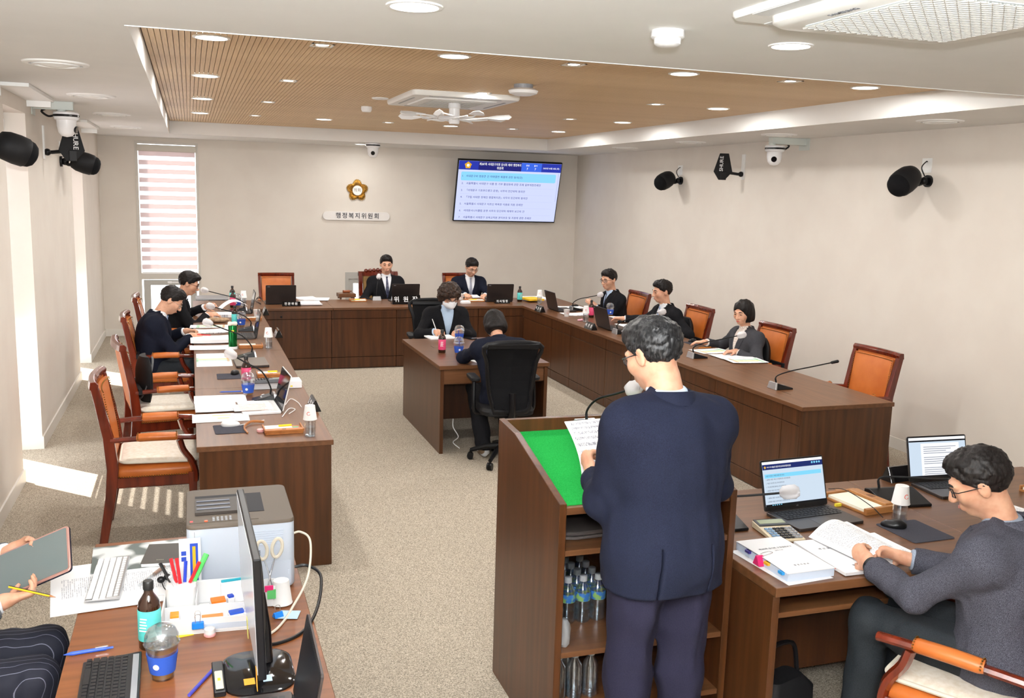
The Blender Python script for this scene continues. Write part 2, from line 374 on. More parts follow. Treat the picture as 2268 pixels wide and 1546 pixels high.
# windows in the left wall
for k, (a, b) in enumerate(WY):
    fr = MB(); x0, x1 = XO-.02, XO+.05
    fr.box(x0, x1, a, a+.05, 0, 2.64).box(x0, x1, b-.05, b, 0, 2.64).box(x0, x1, a+.05, b-.05, 0, .06).box(x0, x1, a+.05, b-.05, 2.58, 2.64)
    w = struct(fr.build('window_%d' % (k+1), white_m))
    MB().box(XO+.01, XO+.016, a+.05, b-.05, .06, 2.58).build('pane', glass_m, w)
    t = thing('zebra_blind', ['striped roller blind pulled down in the nearer tall left window', 'striped roller blind in the farther tall left window beside the back wall'][k], 'blind', (XO+.14, (a+b)/2, 0))
    h = (b-a)/2-.03
    MB().cb((0, 0, 2.55), (.09, 2*h+.03, .1)).build('headrail', whitep, t, bev=.02, seg=3)
    z = 2.5; first = True
    while z > 1.12:
        if first:
            bo = MB().box(-.002, .002, -h, h, -.075, 0).build('band', blind_o, t, loc=(0, 0, z)); so = MB().box(-.001, .001, -h, h, -.125, -.07).build('sheer', blind_s, t, loc=(0, 0, z)); first = False
        else:
            for q in (bo, so):
                c = q.copy(); COL.objects.link(c); c.location = (0, 0, z)
        z -= .123
    MB().box(-.008, .008, -h, h, z, z+.02).build('bottom_rail', whitep, t)
    struct(MB().box(XL, XL+.19, a-.17, b+.12, 2.745, 2.769).box(XL, XL+.02, a-.17, a-.15, 2.68, 2.745).box(XL, XL+.17, b+.1, b+.12, 2.7, 2.745).build('trim_%d' % (k+3), white_m))
# tall window in the far wall: zebra blind above, hopper sash below
fr = MB(); y0, y1 = YB-.01, YB+.1
frame4(fr, DX0, DX1, .88, 2.71, .035, y0, y1, .01, .03); frame4(fr, DX0, DX1, 0, .88, .035, y0, y1, .06, .08)
w3 = struct(fr.build('window_3', pm('window_frame_beige', srgb(206,200,190), .4)))
sash_m = pm('sash_grey', srgb(182,180,174), .4)
s = MB(); a, b = DX0+.06, DX1-.06
frame4(s, a, b, .08, .79, .09, y0-.01, y1-.03, .07, .07)
s.build('sash', sash_m, w3)
MB().box(a, b, YB+.03, YB+.036, .1, .75).box(DX0, DX1, YB+.06, YB+.066, .88, 2.68).build('pane', glass_m, w3)
MB().box(-.33, -.27, y0-.03, y0, .745, .775).box(-.27, -.17, y0-.035, y0-.02, .75, .768).build('handle', whitep, w3, bev=.005)
t = thing('zebra_blind', 'pale pink striped blind drawn over the tall far-wall window', 'blind', ((DX0+DX1)/2, YB-.004, 0))
h = (DX1-DX0)/2-.045
MB().cb((0, 0, 2.625), (2*h+.05, .05, .09)).build('headrail', pm('headrail_beige', srgb(204,198,186), .5), t, bev=.012, seg=2)
z = 2.58
for k in range(14):
    MB().box(-h, h, -.004, -.001, z-.064, z).build('band', blind_o, t); MB().box(-h, h, -.001, .001, z-.123, z-.06).build('sheer', blind_s, t)
    z -= .1207
MB().box(-h, h, -.01, .006, z-.01, z+.014).build('bottom_rail', whitep, t)
# low window behind the chairman's seat
fr = frame4(MB(), NX0, NX1, .1, .905, .05, y0, y1, .06, .1)
w4 = struct(fr.build('window_4', sash_m)); frame4(MB(), NX0+.051, NX1-.051, .161, .804, .07, y0+.02, y0+.08).build('sash', sash_m, w4)
MB().box(NX0+.05, NX1-.05, YB+.07, YB+.076, .16, .8).build('pane', glass_m, w4)

# ------------------------------------------------------------------ ceiling lights and vents
def downlight(x, y, z, label, r=.098, group=None, e=15.):
    t = thing('downlight', label, 'ceiling light', (x, y, z), 0, group)
    MB().lathe([(r*.84, -.001), (r*.86, -.006), (r, -.005), (r*1.02, 0), (r*.84, .01), (r*.82, .004)], 32).build('bezel', white_m, t, smooth=True)
    MB().lathe([(.002, -.001), (r*.84, -.001), (r*.84, .012), (.002, .012)], 32).build('diffuser', lampw, t)
    l = lamp('bulb', 'AREA', (0, 0, -.012), e, r*1.6, (1, .985, .965)); l.parent = t
    return t
def squarelight(x, y, z, label, e=7.5):
    t = thing('square_downlight', label, 'ceiling light', (x, y, z), 0, 'square spotlights in the slatted ceiling')
    b = MB(); q = .062
    for k in range(4):
        b.m = RZ(k*math.pi/2); b.box(-q, q, q-.012, q, -.004, .02)
    b.build('bezel', white_m, t); MB().box(-q+.01, q-.01, -q+.01, q-.01, .008, .012).build('reflector', whitep, t)
    MB().lathe([(.002, -.001), (.036, -.001), (.038, .01), (.002, .01)], 20).build('diffuser', lampw, t)
    l = lamp('bulb', 'AREA', (0, 0, -.012), e, .07, (1, .985, .965)); l.parent = t
    return t
rows = ['nearest', 'second', 'third', 'farthest']; colsr = ['far left', 'left of centre', 'right of centre', 'far right']
for j, yy in enumerate((5.54, 7.46, 9.41, 11.28)):
    for i, xx in enumerate((.132, 1.488, 3.0, 4.395)):
        if i in (1, 2) and j in (1, 2): continue
        downlight(xx, yy, ZW, 'round white downlight in the slatted ceiling, %s row, %s' % (rows[j], colsr[i]), group='round downlights in the slatted ceiling')
    for i, xx in enumerate((.72, 2.235, 3.78)):
        if (i, j) == (1, 2): continue
        squarelight(xx, yy-.02, ZW, 'small square spotlight in the slatted ceiling, %s row, %s column' % (rows[j], ['left', 'middle', 'right'][i]))
downlight(.751, 3.337, ZC, 'round downlight in the white ceiling at the top edge of the photo', e=7)
downlight(2.343, 3.436, ZC, 'round downlight in the white ceiling beside the large air conditioner', .09, e=7)
downlight(2.3, 13.55, ZC, 'round downlight in the soffit above the gold emblem', .09, e=7)
def vent(x, y, label, r=.165):
    t = thing('ceiling_diffuser', label, 'air vent', (x, y, ZC), 0, 'round white air diffusers')
    MB().lathe([(r*.8, .0), (r*.82, -.012), (r, -.008), (r*1.03, 0)], 40).build('ring', white_m, t, smooth=True)
    MB().lathe([(r*.62, -.004), (r*.66, -.016), (r*.72, -.016), (r*.74, -.002)], 40).build('louvre', white_m, t, smooth=True)
    MB().lathe([(.002, -.022), (r*.3, -.02), (r*.55, -.01), (r*.58, -.002)], 40).build('cone', white_m, t, smooth=True)
for k, yy in enumerate((5.815, 7.81, 9.755, 11.87)): vent(-.67, yy, 'round white air diffuser above the left wall, %s in the row' % rows[k])
for k, yy in enumerate((5.84, 7.9, 9.6, 11.3)): vent(5.33, yy, 'round white air diffuser above the right wall, %s in the row' % rows[k])
# ------------------------------------------------------------------ the U of desks
DZ = .741
def panels(parent, us, zs, fn, m, y_off=0):
    """panelled front: one part per panel, joints recessed; fn(u0,u1,z0,z1) returns the box"""
    for u0, u1 in zip(us, us[1:]):
        for z0, z1 in zip(zs, zs[1:]):
            g = .0025; MB().box(*fn(u0+g, u1-g), z0+g, z1-g).build('panel', m, parent, bev=.0015)
def desk_wing(side):
    # runs along Y; the front faces the middle of the room
    if side == 'left':
        t = thing('committee_desk', 'long walnut committee desk along the left windows, papers and laptops on it', 'desk', (0, 5.21, 0)); s = 1
        us = [0, .32, 1.25, 1.85, 2.8, 3.4, 4.35, 4.95, 6.02]; w0, w1 = 0, .735
    else:
        t = thing('committee_desk', 'long walnut committee desk along the right wall, panelled front facing the room', 'desk', (4.755, 5.376, 0)); s = -1
        us = [0, .245, 1.17, 1.75, 2.71, 3.31, 4.27, 4.85, 5.89]; w0, w1 = 0, .78
    ln = us[-1]+.86
    X = lambda v: v*s
    def bx(b, x0, x1, *r): x0, x1 = sorted((X(x0), X(x1))); return b.box(x0, x1, *r)
    for k in range(4):
        a = 0 if k == 0 else 1.55*k+.001; e = ln if k == 3 else 1.55*(k+1)-.001
        bx(MB(), w0, w1, a, e, DZ-.03, DZ).build('desk_top', wood_y, t, bev=.002)
    bx(MB(), w0+.012, w1-.012, .006, .03, .0, DZ-.03).build('end_panel', wood_v, t, bev=.001)
    panels(t, us, [.005, .105, .596, DZ-.031], lambda a, b: (min(X(w1-.032), X(w1-.012)), max(X(w1-.032), X(w1-.012)), a+.03 if a < .01 else a, b), wood_v)
    bx(MB(), w1-.045, w1-.033, .03, us[-1], 0, DZ-.03).build('carcass', wood_g, t)
    return t
dl = desk_wing('left'); dr = desk_wing('right')
t = thing('committee_desk', 'walnut chair desk at the head of the room before the back wall', 'desk', (0, 11.23, 0))
for a, b in ((.737, 1.585), (1.587, 3.13), (3.132, 3.973)):
    MB().box(a, b, 0, .86, DZ-.03, DZ).build('desk_top', wood_x, t, bev=.002)
panels(t, [.737, 1.565, 2.35, 3.17, 3.39, 3.99], [.005, .14, .608, DZ-.031], lambda a, b: (a, b, .012, .032), wood_v)
MB().box(.737, 3.985, .033, .045, 0, DZ-.03).build('carcass', wood_g, t)
MB().lathe([(.002, 0), (.012, 0), (.012, .006), (.008, .008), (.002, .008)], 14).build('cable_grommet', blackp, t, loc=(.98, .012, .64), rot=(math.pi/2, 0, 0))
db = t
# clerks' table in the middle
t = thing('clerk_table', 'small walnut two-person table in the middle of the U', 'table', (1.9, 7.33, 0))
w, d = .935, 1.42
MB().box(-.012, w+.012, -.01, d+.01, DZ-.033, DZ).build('table_top', wood_x, t, bev=.002)
MB().box(0, .03, 0, d, 0, DZ-.034).build('side_panel', wood_v, t, bev=.001)
MB().box(w-.03, w, 0, d, 0, DZ-.034).build('side_panel', wood_v, t, bev=.001)
MB().box(.031, w-.031, .012, .03, .585, DZ-.034).build('apron', wood_x, t, bev=.001)
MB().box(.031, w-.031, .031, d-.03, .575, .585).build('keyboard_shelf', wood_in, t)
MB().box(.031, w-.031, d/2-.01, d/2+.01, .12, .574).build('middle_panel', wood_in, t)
MB().box(.031, w-.031, d-.03, d-.012, .585, DZ-.034).build('apron', wood_x, t, bev=.001)
MB().box(.16, .34, d*.62, d*.62+.004, DZ, DZ+.0006).box(.16, .164, d*.62, d*.62+.12, DZ, DZ+.0006).build('cable_flap', wood_g, t)
# lectern
t = thing('lectern', 'tall open-backed walnut lectern with a sloping green felt top', 'lectern', (1.246, 3.05, 0))
w, d = .742, .735
side = [(0, .0), (d, 0), (d, 1.178), (.53, 1.166), (0, 1.03)]
for x in (0, w-.028): MB().slab(side, x, x+.028).build('side_panel', wood_v, t, bev=.002)
MB().box(.029, w-.029, d-.028, d, 0, 1.176).build('front_panel', wood_v, t, bev=.002)
sl = MB(); sl.slab([(.008, .985), (.03, .985), (d-.03, 1.10), (d-.03, 1.118), (.03, 1.012), (.008, 1.012)], .029, w-.029); sl.build('sloping_top', wood_x, t, bev=.001)
felt = noisy(pm('green_felt', srgb(34,152,66), .95, spec=.05), srgb(30,144,60), srgb(40,162,74), sc=220, bump=.3)
MB().slab([(.032, 1.0125), (d-.031, 1.1185), (d-.031, 1.1215), (.032, 1.0155)], .031, w-.031).build('felt_pad', felt, t)
for z in (.848, .445, .2): MB().box(.029, w-.029, .006, d-.03, z-.022, z).build('shelf', wood_in if z < .1 else wood_x, t, bev=.001)
lect = t
# witness table on the right, operator's table on the left
def low_table(label, x0, x1, y0, y1, m, mx, joints):
    t = thing('side_table', label, 'table', (x0, y0, 0)); w, d = x1-x0, y1-y0
    for a, b in zip(joints, joints[1:]): MB().box(a+.0008, b-.0008, 0, d, DZ-.036, DZ).build('table_top', mx, t, bev=.002)
    for a in (.0, w-.03): MB().box(a, a+.03, .015, d-.01, 0, DZ-.037).build('side_panel', m, t, bev=.001)
    return t, w, d
t, w, d = low_table('wide walnut front table with two open laptops, right of the lectern', 1.998, 4.3, 2.77, 3.84, wood_v, wood_x, [0, 1.15, 2.302])
MB().box(.031, w-.031, .07, .5, .585, .607).build('under_shelf', wood_x, t, bev=.001)
MB().box(.031, w-.031, d-.04, d-.02, 0, DZ-.037).build('front_panel', wood_v, t)
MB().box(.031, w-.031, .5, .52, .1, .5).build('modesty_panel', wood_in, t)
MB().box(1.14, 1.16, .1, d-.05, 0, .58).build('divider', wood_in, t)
tr = t
t = thing('side_table', 'orange-brown table with printer and monitor in the lower left foreground', 'table', (-.385, 1.9, 0)); w, d = .735, 1.95
MB().box(0, w, 0, 1.068, DZ-.034, DZ).build('table_top', wood_o, t, bev=.002)
MB().box(.0, w-.004, 1.07, d, DZ-.038, DZ-.003).build('table_top', wood_o, t, bev=.002)
MB().box(.015, .04, .02, d-.02, 0, DZ-.039).build('side_panel', wood_v, t)
MB().box(w-.04, w-.015, .02, d-.02, 0, DZ-.039).build('side_panel', wood_v, t)
MB().box(.04, w-.04, d-.04, d-.02, 0, DZ-.039).build('end_panel', wood_v, t)
MB().box(.57, .574, .5, .95, DZ, DZ+.0006).build('cable_slot', wood_g, t)

# ------------------------------------------------------------------ chairs
def wood_chair():
    t = thing('wooden_armchair', '', 'chair', (0, 0, 0))
    def leg_rear(s):
        pts = [(s*.235, -.315, 0), (s*.235, -.262, .3), (s*.238, -.245, .47), (s*.245, -.262, .66), (s*.252, -.31, .90), (s*.252, -.325, .965)]
        rings = []
        for i, (x, y, z) in enumerate(pts):
            wx = .021; wy = [.024, .03, .034, .03, .024, .022][i]
            rings.append([(x-wx, y-wy, z), (x+wx, y-wy, z), (x+wx, y+wy, z), (x-wx, y+wy, z)])
        return MB().loft(rings)
    for s in (-1, 1):
        leg_rear(s).build('rear_leg', chair_w, t, bev=.006, seg=2)
        MB().loft([[(s*.235-a, .2-a, z), (s*.235+a, .2-a, z), (s*.235+a, .2+a, z), (s*.235-a, .2+a, z)] for z, a in ((0, .017), (.3, .022), (.43, .026))]).build('front_leg', chair_w, t, bev=.004)
        # arm: rail, curved support, leather pad with nails
        ar = curve_pts([(s*.252, -.25, .645), (s*.262, -.12, .652), (s*.268, .02, .655), (s*.268, .14, .652), (s*.262, .245, .645)], 3)
        MB().tube(ar, [.021]*len(ar), 8, flat=.8).build('arm_rail', chair_w, t, smooth=True)
        su = curve_pts([(s*.264, .13, .635), (s*.262, .15, .57), (s*.255, .195, .5), (s*.245, .215, .43), (s*.24, .215, .37)], 3)
        MB().tube(su, [.02]*len(su), 6, flat=1.3).build('arm_support', chair_w, t, smooth=True)
        pd = [(s*.264, -.105, .66), (s*.266, -.09, .66), (s*.268, 0, .662), (s*.268, .105, .66), (s*.268, .12, .66)]
        p = MB().tube(pd, [.026, .03, .031, .03, .026], 12, flat=.85).build('arm_pad', leather, t, smooth=True)
        nl = MB()
        for yy in (-.1, .115):
            for k in range(9):
                a = math.pi*(k/8); nl.ell((s*.267+.031*math.cos(a), yy, .66+.027*math.sin(a)), (.004,)*3, 5, 3)
        stuff(nl.build('nail', brass, p))
    MB().box(-.235, .235, -.24, .215, .345, .415).build('seat_rail', chair_w, t, bev=.006)
    # bulging seat
    rings = []
    for z, k in ((.415, .985), (.43, 1.01), (.45, 1.02), (.468, .99), (.48, .9), (.485, .6)):
        rings.append([(x*k, y*k-.01, z) for x, y in rrect(.5, .46, .05, 3)])
    MB().loft(rings).build('seat', leather, t, smooth=True)
    nl = MB()
    for k in range(34):
        nl.ell((-.24+.48*k/33, .222, .42), (.0045,)*3, 5, 3)
        if k < 32:
            for s in (-1, 1): nl.ell((s*.254, -.225+.43*k/31, .42), (.0045,)*3, 5, 3)
    stuff(nl.build('nail_trim', brass, t))
    # back: curved top rail, padded panel, outer cover
    ym = lambda z: -.245-(max(0, z-.45)**1.25)*.145
    rr = []
    for k in range(9):
        u = -1+k/4; x = u*.274; yb = -.325-.028*(1-u*u)
        rr.append([(x, yb-.026, .955), (x, yb+.022, .955), (x, yb+.026, .985), (x, yb+.01, 1.002), (x, yb-.02, 1.0)])
    MB().loft(rr).build('top_rail', chair_w, t, bev=.003)
    def pad(z0, z1, hw, off, bulge, sgn):
        rows = []
        for i in range(9):
            v = i/8; z = z0+(z1-z0)*v; row = []
            for j in range(9):
                u = -1+j/4; b = bulge*(1-u**4)*(1-(2*v-1)**4)
                row.append((u*hw, ym(z)+off+sgn*b-.02*(1-u*u)*v, z))
            rows.append(row)
        vs = [p for r in rows for p in r]+[(p[0], p[1]-sgn*.012, p[2]) for r in rows for p in r]; fs = []
        n = 81
        for i in range(8):
            for j in range(8):
                a = (i*9+j, i*9+j+1, (i+1)*9+j+1, (i+1)*9+j); fs += [a, tuple(n+k for k in a[::-1])]
        rim = [j for j in range(9)]+[i*9+8 for i in range(1, 9)]+[72+j for j in range(7, -1, -1)]+[i*9 for i in range(7, 0, -1)]
        for a, b in zip(rim, rim[1:]+rim[:1]): fs.append((b, a, n+a, n+b))
        return MB().add(vs, fs)
    pad(.5, .945, .222, .012, .02, 1).build('backrest', leather, t, smooth=True)
    pad(.5, .955, .225, -.022, .012, -1).build('back_cover', leather, t, smooth=True)
    MB().box(-.225, .225, -.265, -.235, .47, .505).build('lower_rail', chair_w, t, bev=.004)
    nl = MB()
    for k in range(34):
        u = -1+2*k/33; nl.ell((u*.222, ym(.938)+.02-.02*(1-u*u)*.98, .938), (.0042,)*3, 5, 3)
    for k in range(30):
        z = .51+.42*k/29; v = (z-.5)/.445
        for s in (-1, 1): nl.ell((s*.219, ym(z)+.021, z), (.0042,)*3, 5, 3)
    stuff(nl.build('nail_trim', brass, t))
    return t
def seat_cushion(label, cx, cy, rz):
    m = noisy(pm('cream_fabric', srgb(232,222,204), .9, sheen=.3), srgb(226,214,194), srgb(240,232,218), sc=45, bump=.3)
    t = thing('seat_cushion', label, 'cushion', (cx, cy, .485), rz)
    rings = []
    for z, k in ((.0, .95), (.004, 1.0), (.018, 1.02), (.03, .96), (.034, .8), (.036, .5)):
        rings.append([(x*k+.004*math.sin(9*x), y*k+.006*math.sin(14*x), z+.004*math.sin(11*x+7*y)+.004) for x, y in rrect(.46, .43, .06, 6)])
    MB().loft(rings).build('pad', m, t, smooth=True)
    b = MB(); pr = rrect(.475, .445, .065, 6)
    b.tube([(x+.004*math.sin(9*x), y+.006*math.sin(14*x), .016+.004*math.sin(11*x+7*y)) for x, y in pr], .009, 6, closed=True)
    b.build('piping', pm('cream_piping', srgb(238,230,214), .85), t, smooth=True)
    return t
def back_support(label, cx, cy, z, rz):
    t = thing('back_support', label, 'cushion', (cx, cy, z), rz)
    rings = []
    for k in range(11):
        v = -1+k/5; w = .17*(1-abs(v)**3*.35); th = .055*(1-.6*abs(v)**2.5)
        rings.append([(w*math.cos(a), -.02+th*math.sin(a)+(.03*math.cos(a)**2), .22+v*.17) for a in [2*math.pi*j/20 for j in range(20)]])
    MB().loft(rings).build('pad', blackm, t, smooth=True)
    MB().tube([(.155*math.cos(a), .048*math.sin(a)+.0, .22+.15*math.sin(a)) for a in [math.pi*(j/12-.5) for j in range(13)]], .008, 6).build('grey_edging', pm('grey_edging', srgb(90,92,94), .6), t, smooth=True)
    MB().box(-.29, .29, -.085, -.06, .15, .19).build('strap', blackm, t)
    return t
W0 = wood_chair()
HP = math.pi/2
W0.location = (-.225, 6.07, 0); W0.rotation_euler = (0, 0, -HP)
W0['label'] = 'nearest wooden armchair of orange leather by the left desk, flat cream cushion on it'; W0['group'] = 'wooden armchairs with orange leather'
CH = [((-.2, 7.45), -HP+.16, 'second wooden armchair along the left desk, black back support strapped to it'),
      ((-.24, 8.93), -HP, 'third wooden armchair at the left desk, under the man in navy with the red pen'),
      ((-.225, 10.41), -HP, 'fourth wooden armchair at the left desk, behind the man in black turning pages'),
      ((1.075, 12.72), math.pi, 'wooden armchair left empty behind the far laptop, left of the chairman'),
      ((3.62, 12.72), math.pi, 'wooden armchair under the man in a dark vest at the head desk'),
      ((4.88, 6.13), HP, 'empty wooden armchair at the near end of the right desk, beside the bare microphone'),
      ((4.88, 7.52), HP, 'wooden armchair behind the woman in the grey jacket at the right desk'),
      ((4.88, 8.95), HP, 'wooden armchair behind the man reaching across the right desk'),
      ((4.88, 10.42), HP, 'wooden armchair behind the man with glasses at the far end of the right desk')]
for (x, y), a, lb in CH:
    c = dup(W0, (x, y, 0), a, lb)
    if y > 12: c.scale = (.87, 1, 1)
wf_ = dup(W0, (2.60, 2.43, 0), .5, 'wooden armchair in the lower right corner under the man in tweed')
seat_cushion('thin cream cushion with a small gold crest on the nearest armchair', -.215, 6.07, -HP)
MB().cb((0, 0, 0), (.045, .03, .001)).build('crest', gold, bpy.data.objects['seat_cushion'], loc=(-.09, -.02, .0395))
seat_cushion('thick embroidered cream cushion on the second armchair with the black back support', -.19, 7.44, -HP+.16)
back_support('black back support with grey edging strapped on the second armchair', -.345, 7.43, .485, -HP+.16)
back_support('black back support behind the man in navy at the left desk', -.39, 8.93, .485, -HP)
back_support('black back support behind the man reaching across the right desk', 5.03, 8.95, .49, HP)
back_support('black back support behind the woman in the grey jacket', 5.03, 7.52, .49, HP)
seat_cushion('cream cushion with lace edging under the man in tweed', 2.60, 2.44, .5)
# chairman's carved high chair
t = thing('carved_chair', "chairman's carved dark mahogany high-back chair with olive panel", 'chair', (2.46, 12.72, 0), math.pi); t.scale = (.92, 1, 1.03)
olive = noisy(pm('olive_leather', srgb(128,96,48), .5), srgb(118,88,42), srgb(138,104,54), sc=12)
for s in (-1, 1):
    MB().loft([[(s*.27-.03, y-.03, z), (s*.27+.03, y-.03, z), (s*.27+.03, y+.03, z), (s*.27-.03, y+.03, z)] for z, y in ((0, -.3), (.45, -.25), (.98, -.33))]).build('rear_leg', chair_w, t, bev=.006)
    MB().box(s*.27-.025, s*.27+.025, .17, .22, 0, .64).build('front_leg', chair_w, t, bev=.006)
    MB().box(s*.28-.028, s*.28+.028, -.27, .24, .64, .68).build('arm_rail', chair_w, t, bev=.012, seg=2)
MB().box(-.27, .27, -.25, .23, .36, .48).build('seat', olive, t, bev=.03, seg=3)
MB().slab([(-.29, .5), (-.25, .5), (-.32, .95), (-.36, .95)], -.23, .23).build('backrest', olive, t, bev=.008)
cr = MB().slab([(-.37, .93), (-.31, .93), (-.325, .99), (-.37, .99)], -.3, .3)
for k in range(7):
    u = -.18+.06*k; cr.ell((u, -.34, .995+.012*(1-abs(u)/.2)), (.032, .03, .03), 10, 6)
for s in (-1, 1):
    for k in range(5): cr.ell((s*.255, -.29-.016*k, .72+.055*k), (.02, .025, .03), 8, 5)
cr.build('carved_crest', chair_w, t, smooth=True)
# black mesh swivel chairs
def swivel(label, x, y, rz, lift=0):
    t = thing('swivel_chair', label, 'chair', (x, y, 0), rz, 'black mesh swivel chairs')
    ba = MB()
    for k in range(5):
        a = 2*math.pi*k/5+.3; c, s = math.cos(a), math.sin(a)
        MB().tube([(.03*c, .03*s, .13), (.16*c, .16*s, .115), (.3*c, .3*s, .075)], [.026, .022, .017], 8).build('base_arm', blackp, t, smooth=True)
        ca = MB().cyl((.3*c, .3*s, .08), (.3*c, .3*s, .045), .008)
        for q in (-1, 1): ca.cyl((.3*c+q*.006*-s, .3*s+q*.006*c, .03), (.3*c+q*.024*-s, .3*s+q*.024*c, .03), .03, n=14)
        ca.build('caster', blackp, t, smooth=True)
    MB().cyl((0, 0, .1), (0, 0, .26), .033).cyl((0, 0, .24), (0, 0, .4), .016).build('gas_column', blackp, t, smooth=True)
    MB().box(-.12, .12, -.13, .1, .385, .42).build('mechanism', blackp, t, bev=.015)
    rings = []
    for z, k in ((.42, .9), (.43, 1), (.46, 1.02), (.485, .96), (.49, .7)): rings.append([(x*k, y*k, z-.01*(y > .15)) for x, y in rrect(.5, .48, .1, 5)])
    MB().loft(rings).build('seat', blackm, t, smooth=True)
    outl = [(-.155, .47), (.155, .47), (.2, .62), (.232, .85), (.242, 1.0), (-.242, 1.0), (-.232, .85), (-.2, .62)]
    yb = lambda z: -.245-.05*math.sin((z-.47)/.53*math.pi)*-1-.09*(z-.47)
    fr = MB(); pts = curve_pts([(x, yb(z), z) for x, z in outl+outl[:1]], 4)[:-1]
    fr.tube(pts, .016, 8, closed=True, flat=1.4); fr.build('back_frame', blackp, t, smooth=True)
    sh = MB(); rows = []
    for k in range(10):
        z = .475+.52*k/9; i = 0
        w = np.interp(z, [.47, .62, .85, 1.0], [.155, .2, .232, .242]); rows.append((z, w))
    sh.loft([[(-w, yb(z)+.004, z), (0, yb(z)-.016, z), (w, yb(z)+.004, z), (w, yb(z)+.01, z), (0, yb(z)-.01, z), (-w, yb(z)+.01, z)] for z, w in rows])
    sh.build('mesh_back', mesh_m, t)
    MB().slab([(yb(.985)-.02, .965), (yb(.985)+.02, .965), (yb(1)+.018, 1.012), (yb(1)-.022, 1.012)], -.245, .245).build('top_bar', blackp, t, bev=.008)
    MB().tube(curve_pts([(0, -.1, .4), (0, -.27, .41), (0, -.31, .5), (0, -.29, .62)], 4), .03, 8, flat=1.5).build('spine', blackp, t, smooth=True)
    for s in (-1, 1):
        MB().tube(curve_pts([(s*.12, 0, .4), (s*.27, -.02, .42), (s*.295, -.03, .5), (s*.29, -.01, .68)], 4), .019, 8).build('arm_post', blackp, t, smooth=True)
        MB().loft([[(s*.29+x, y+.02, z) for x, y in rrect(.085*k, .26*k, .035*k, 4)] for z, k in ((.68, .9), (.69, 1), (.705, .98), (.712, .8))]).build('arm_pad', blackm, t, smooth=True)
    return t
swivel('black mesh swivel chair with its back to the camera, under the woman with bobbed hair', 2.34, 7.02, -.08).scale = (.84, 1, 1)
swivel('black mesh swivel chair behind the woman in the white mask', 2.36, 9.3, math.pi-.1).scale = (.9, 1, 1)
swivel('black swivel chair in the lower left corner, its armrests beside the tablet', -.86, 3.33, -HP)

# ------------------------------------------------------------------ screen, emblem and sign on the far wall
t = thing('wall_monitor', 'large wall screen listing blue and white agenda lines', 'monitor', (4.66, 14.15, 1.70), (math.radians(16), 0, 0))
# local: x right, z up the screen, -y towards the room
w, h = 1.675, .97
MB().box(-w/2, w/2, 0, .05, 0, h).build('housing', blackp, t, bev=.006)
def emis(name, c, s=1): return pm(name, (0, 0, 0, 1), .4, spec=.2, emit=c, es=s)
scr = emis('screen_pale', srgb(206,214,250), 1.0); s_blue = emis('screen_blue', srgb(42,56,170)); s_deep = emis('screen_deep_blue', srgb(34,36,120)); s_mid = emis('screen_mid_blue', srgb(60,104,226))
s_sky = emis('screen_sky', srgb(140,212,252)); s_ink = emis('screen_ink', srgb(70,76,150)); s_wh = emis('screen_white', (1, 1, 1, 1)); s_gold = emis('screen_gold', srgb(226,170,40)); s_line = emis('screen_line', srgb(184,192,234))
MB().box(-w/2+.014, w/2-.014, -.0012, 0, .02, h-.02).build('screen', scr, t)
x0, x1 = -w/2+.015, w/2-.015; zt = h-.021
hd = MB().box(x0, x1, -.002, -.001, zt-.135, zt).build('header', s_blue, t)
MB().box(-.515, .17, -.0026, -.002, zt-.135, zt).build('header_title_band', s_deep, t)
MB().box(.17, .5, -.0026, -.002, zt-.135, zt).build('header_count_band', s_mid, t)
def star5(R, r, n=5, ph=math.pi/2): return [((R if k % 2 == 0 else r)*math.cos(ph+math.pi*k/n), (R if k % 2 == 0 else r)*math.sin(ph+math.pi*k/n)) for k in range(2*n)]
def facing(m): return m @ Matrix.Rotation(math.pi/2, 4, 'X')      # xy plane stood up to face -y
b = MB(facing(Matrix.Translation((-.68, -.0026, zt-.068)))); b.prism(star5(.058, .045), 0, .001); b.build('screen_crest', s_gold, t)
b = MB(facing(Matrix.Translation((-.68, -.0037, zt-.068)))); b.prism([(.022*math.cos(a*.4), .022*math.sin(a*.4)) for a in range(16)], 0, .001); b.build('screen_crest_centre', s_wh, t)
b = MB(facing(Matrix.Translation((0, -.003, 0))))
letters(b, '제287회 서대문구의회 임시회 제1차 행정복지', .05, (-.17, zt-.045, 0), width=.67); letters(b, '위원회', .05, (-.17, zt-.1, 0), width=.11)
letters(b, '총원', .032, (.27, zt-.042, 0)); letters(b, '출석', .032, (.4, zt-.042, 0)); letters(b, '7', .05, (.27, zt-.095, 0)); letters(b, '7', .05, (.4, zt-.095, 0))
letters(b, '2023년 03월 21일 (화)', .032, (.66, zt-.075, 0), width=.27); stuff(b.build('screen_heading', s_wh, t))
bar = MB(facing(Matrix.Translation((0, -.0014, 0)))); bar.prism(rrect(1.53, .135, .02, 4, -.01, zt-.235), 0, .001); bar.build('highlight_bar', s_sky, t)
b = MB(facing(Matrix.Translation((0, -.0027, 0))))
for k, s in enumerate(AG):
    z = zt-.235-.107*k-(.006 if k else 0); z = max(z, .05)
    letters(b, '%d.   %s' % (k+1, s), .043, (-.755, z, 0), align='LEFT')
stuff(b.build('agenda_lines', s_ink, t))
b = MB()
for k in range(1, 6): z = zt-.235-.107*k-.06; b.box(-.77, .74, -.002, -.0013, z, z+.002)
stuff(b.build('divider_lines', s_line, t)); MB().box(.79, .8, -.002, -.0013, .35, zt-.15).build('scroll_bar', s_line, t)
MB().cb((0, -.003, .008), (.03, .006, .008)).build('sensor', blackm, t); MB().box(-.2, .2, .04, .1, .3, .75).box(-.2, .2, .05, .17, .1, .3).build('wall_bracket', blackm, t)
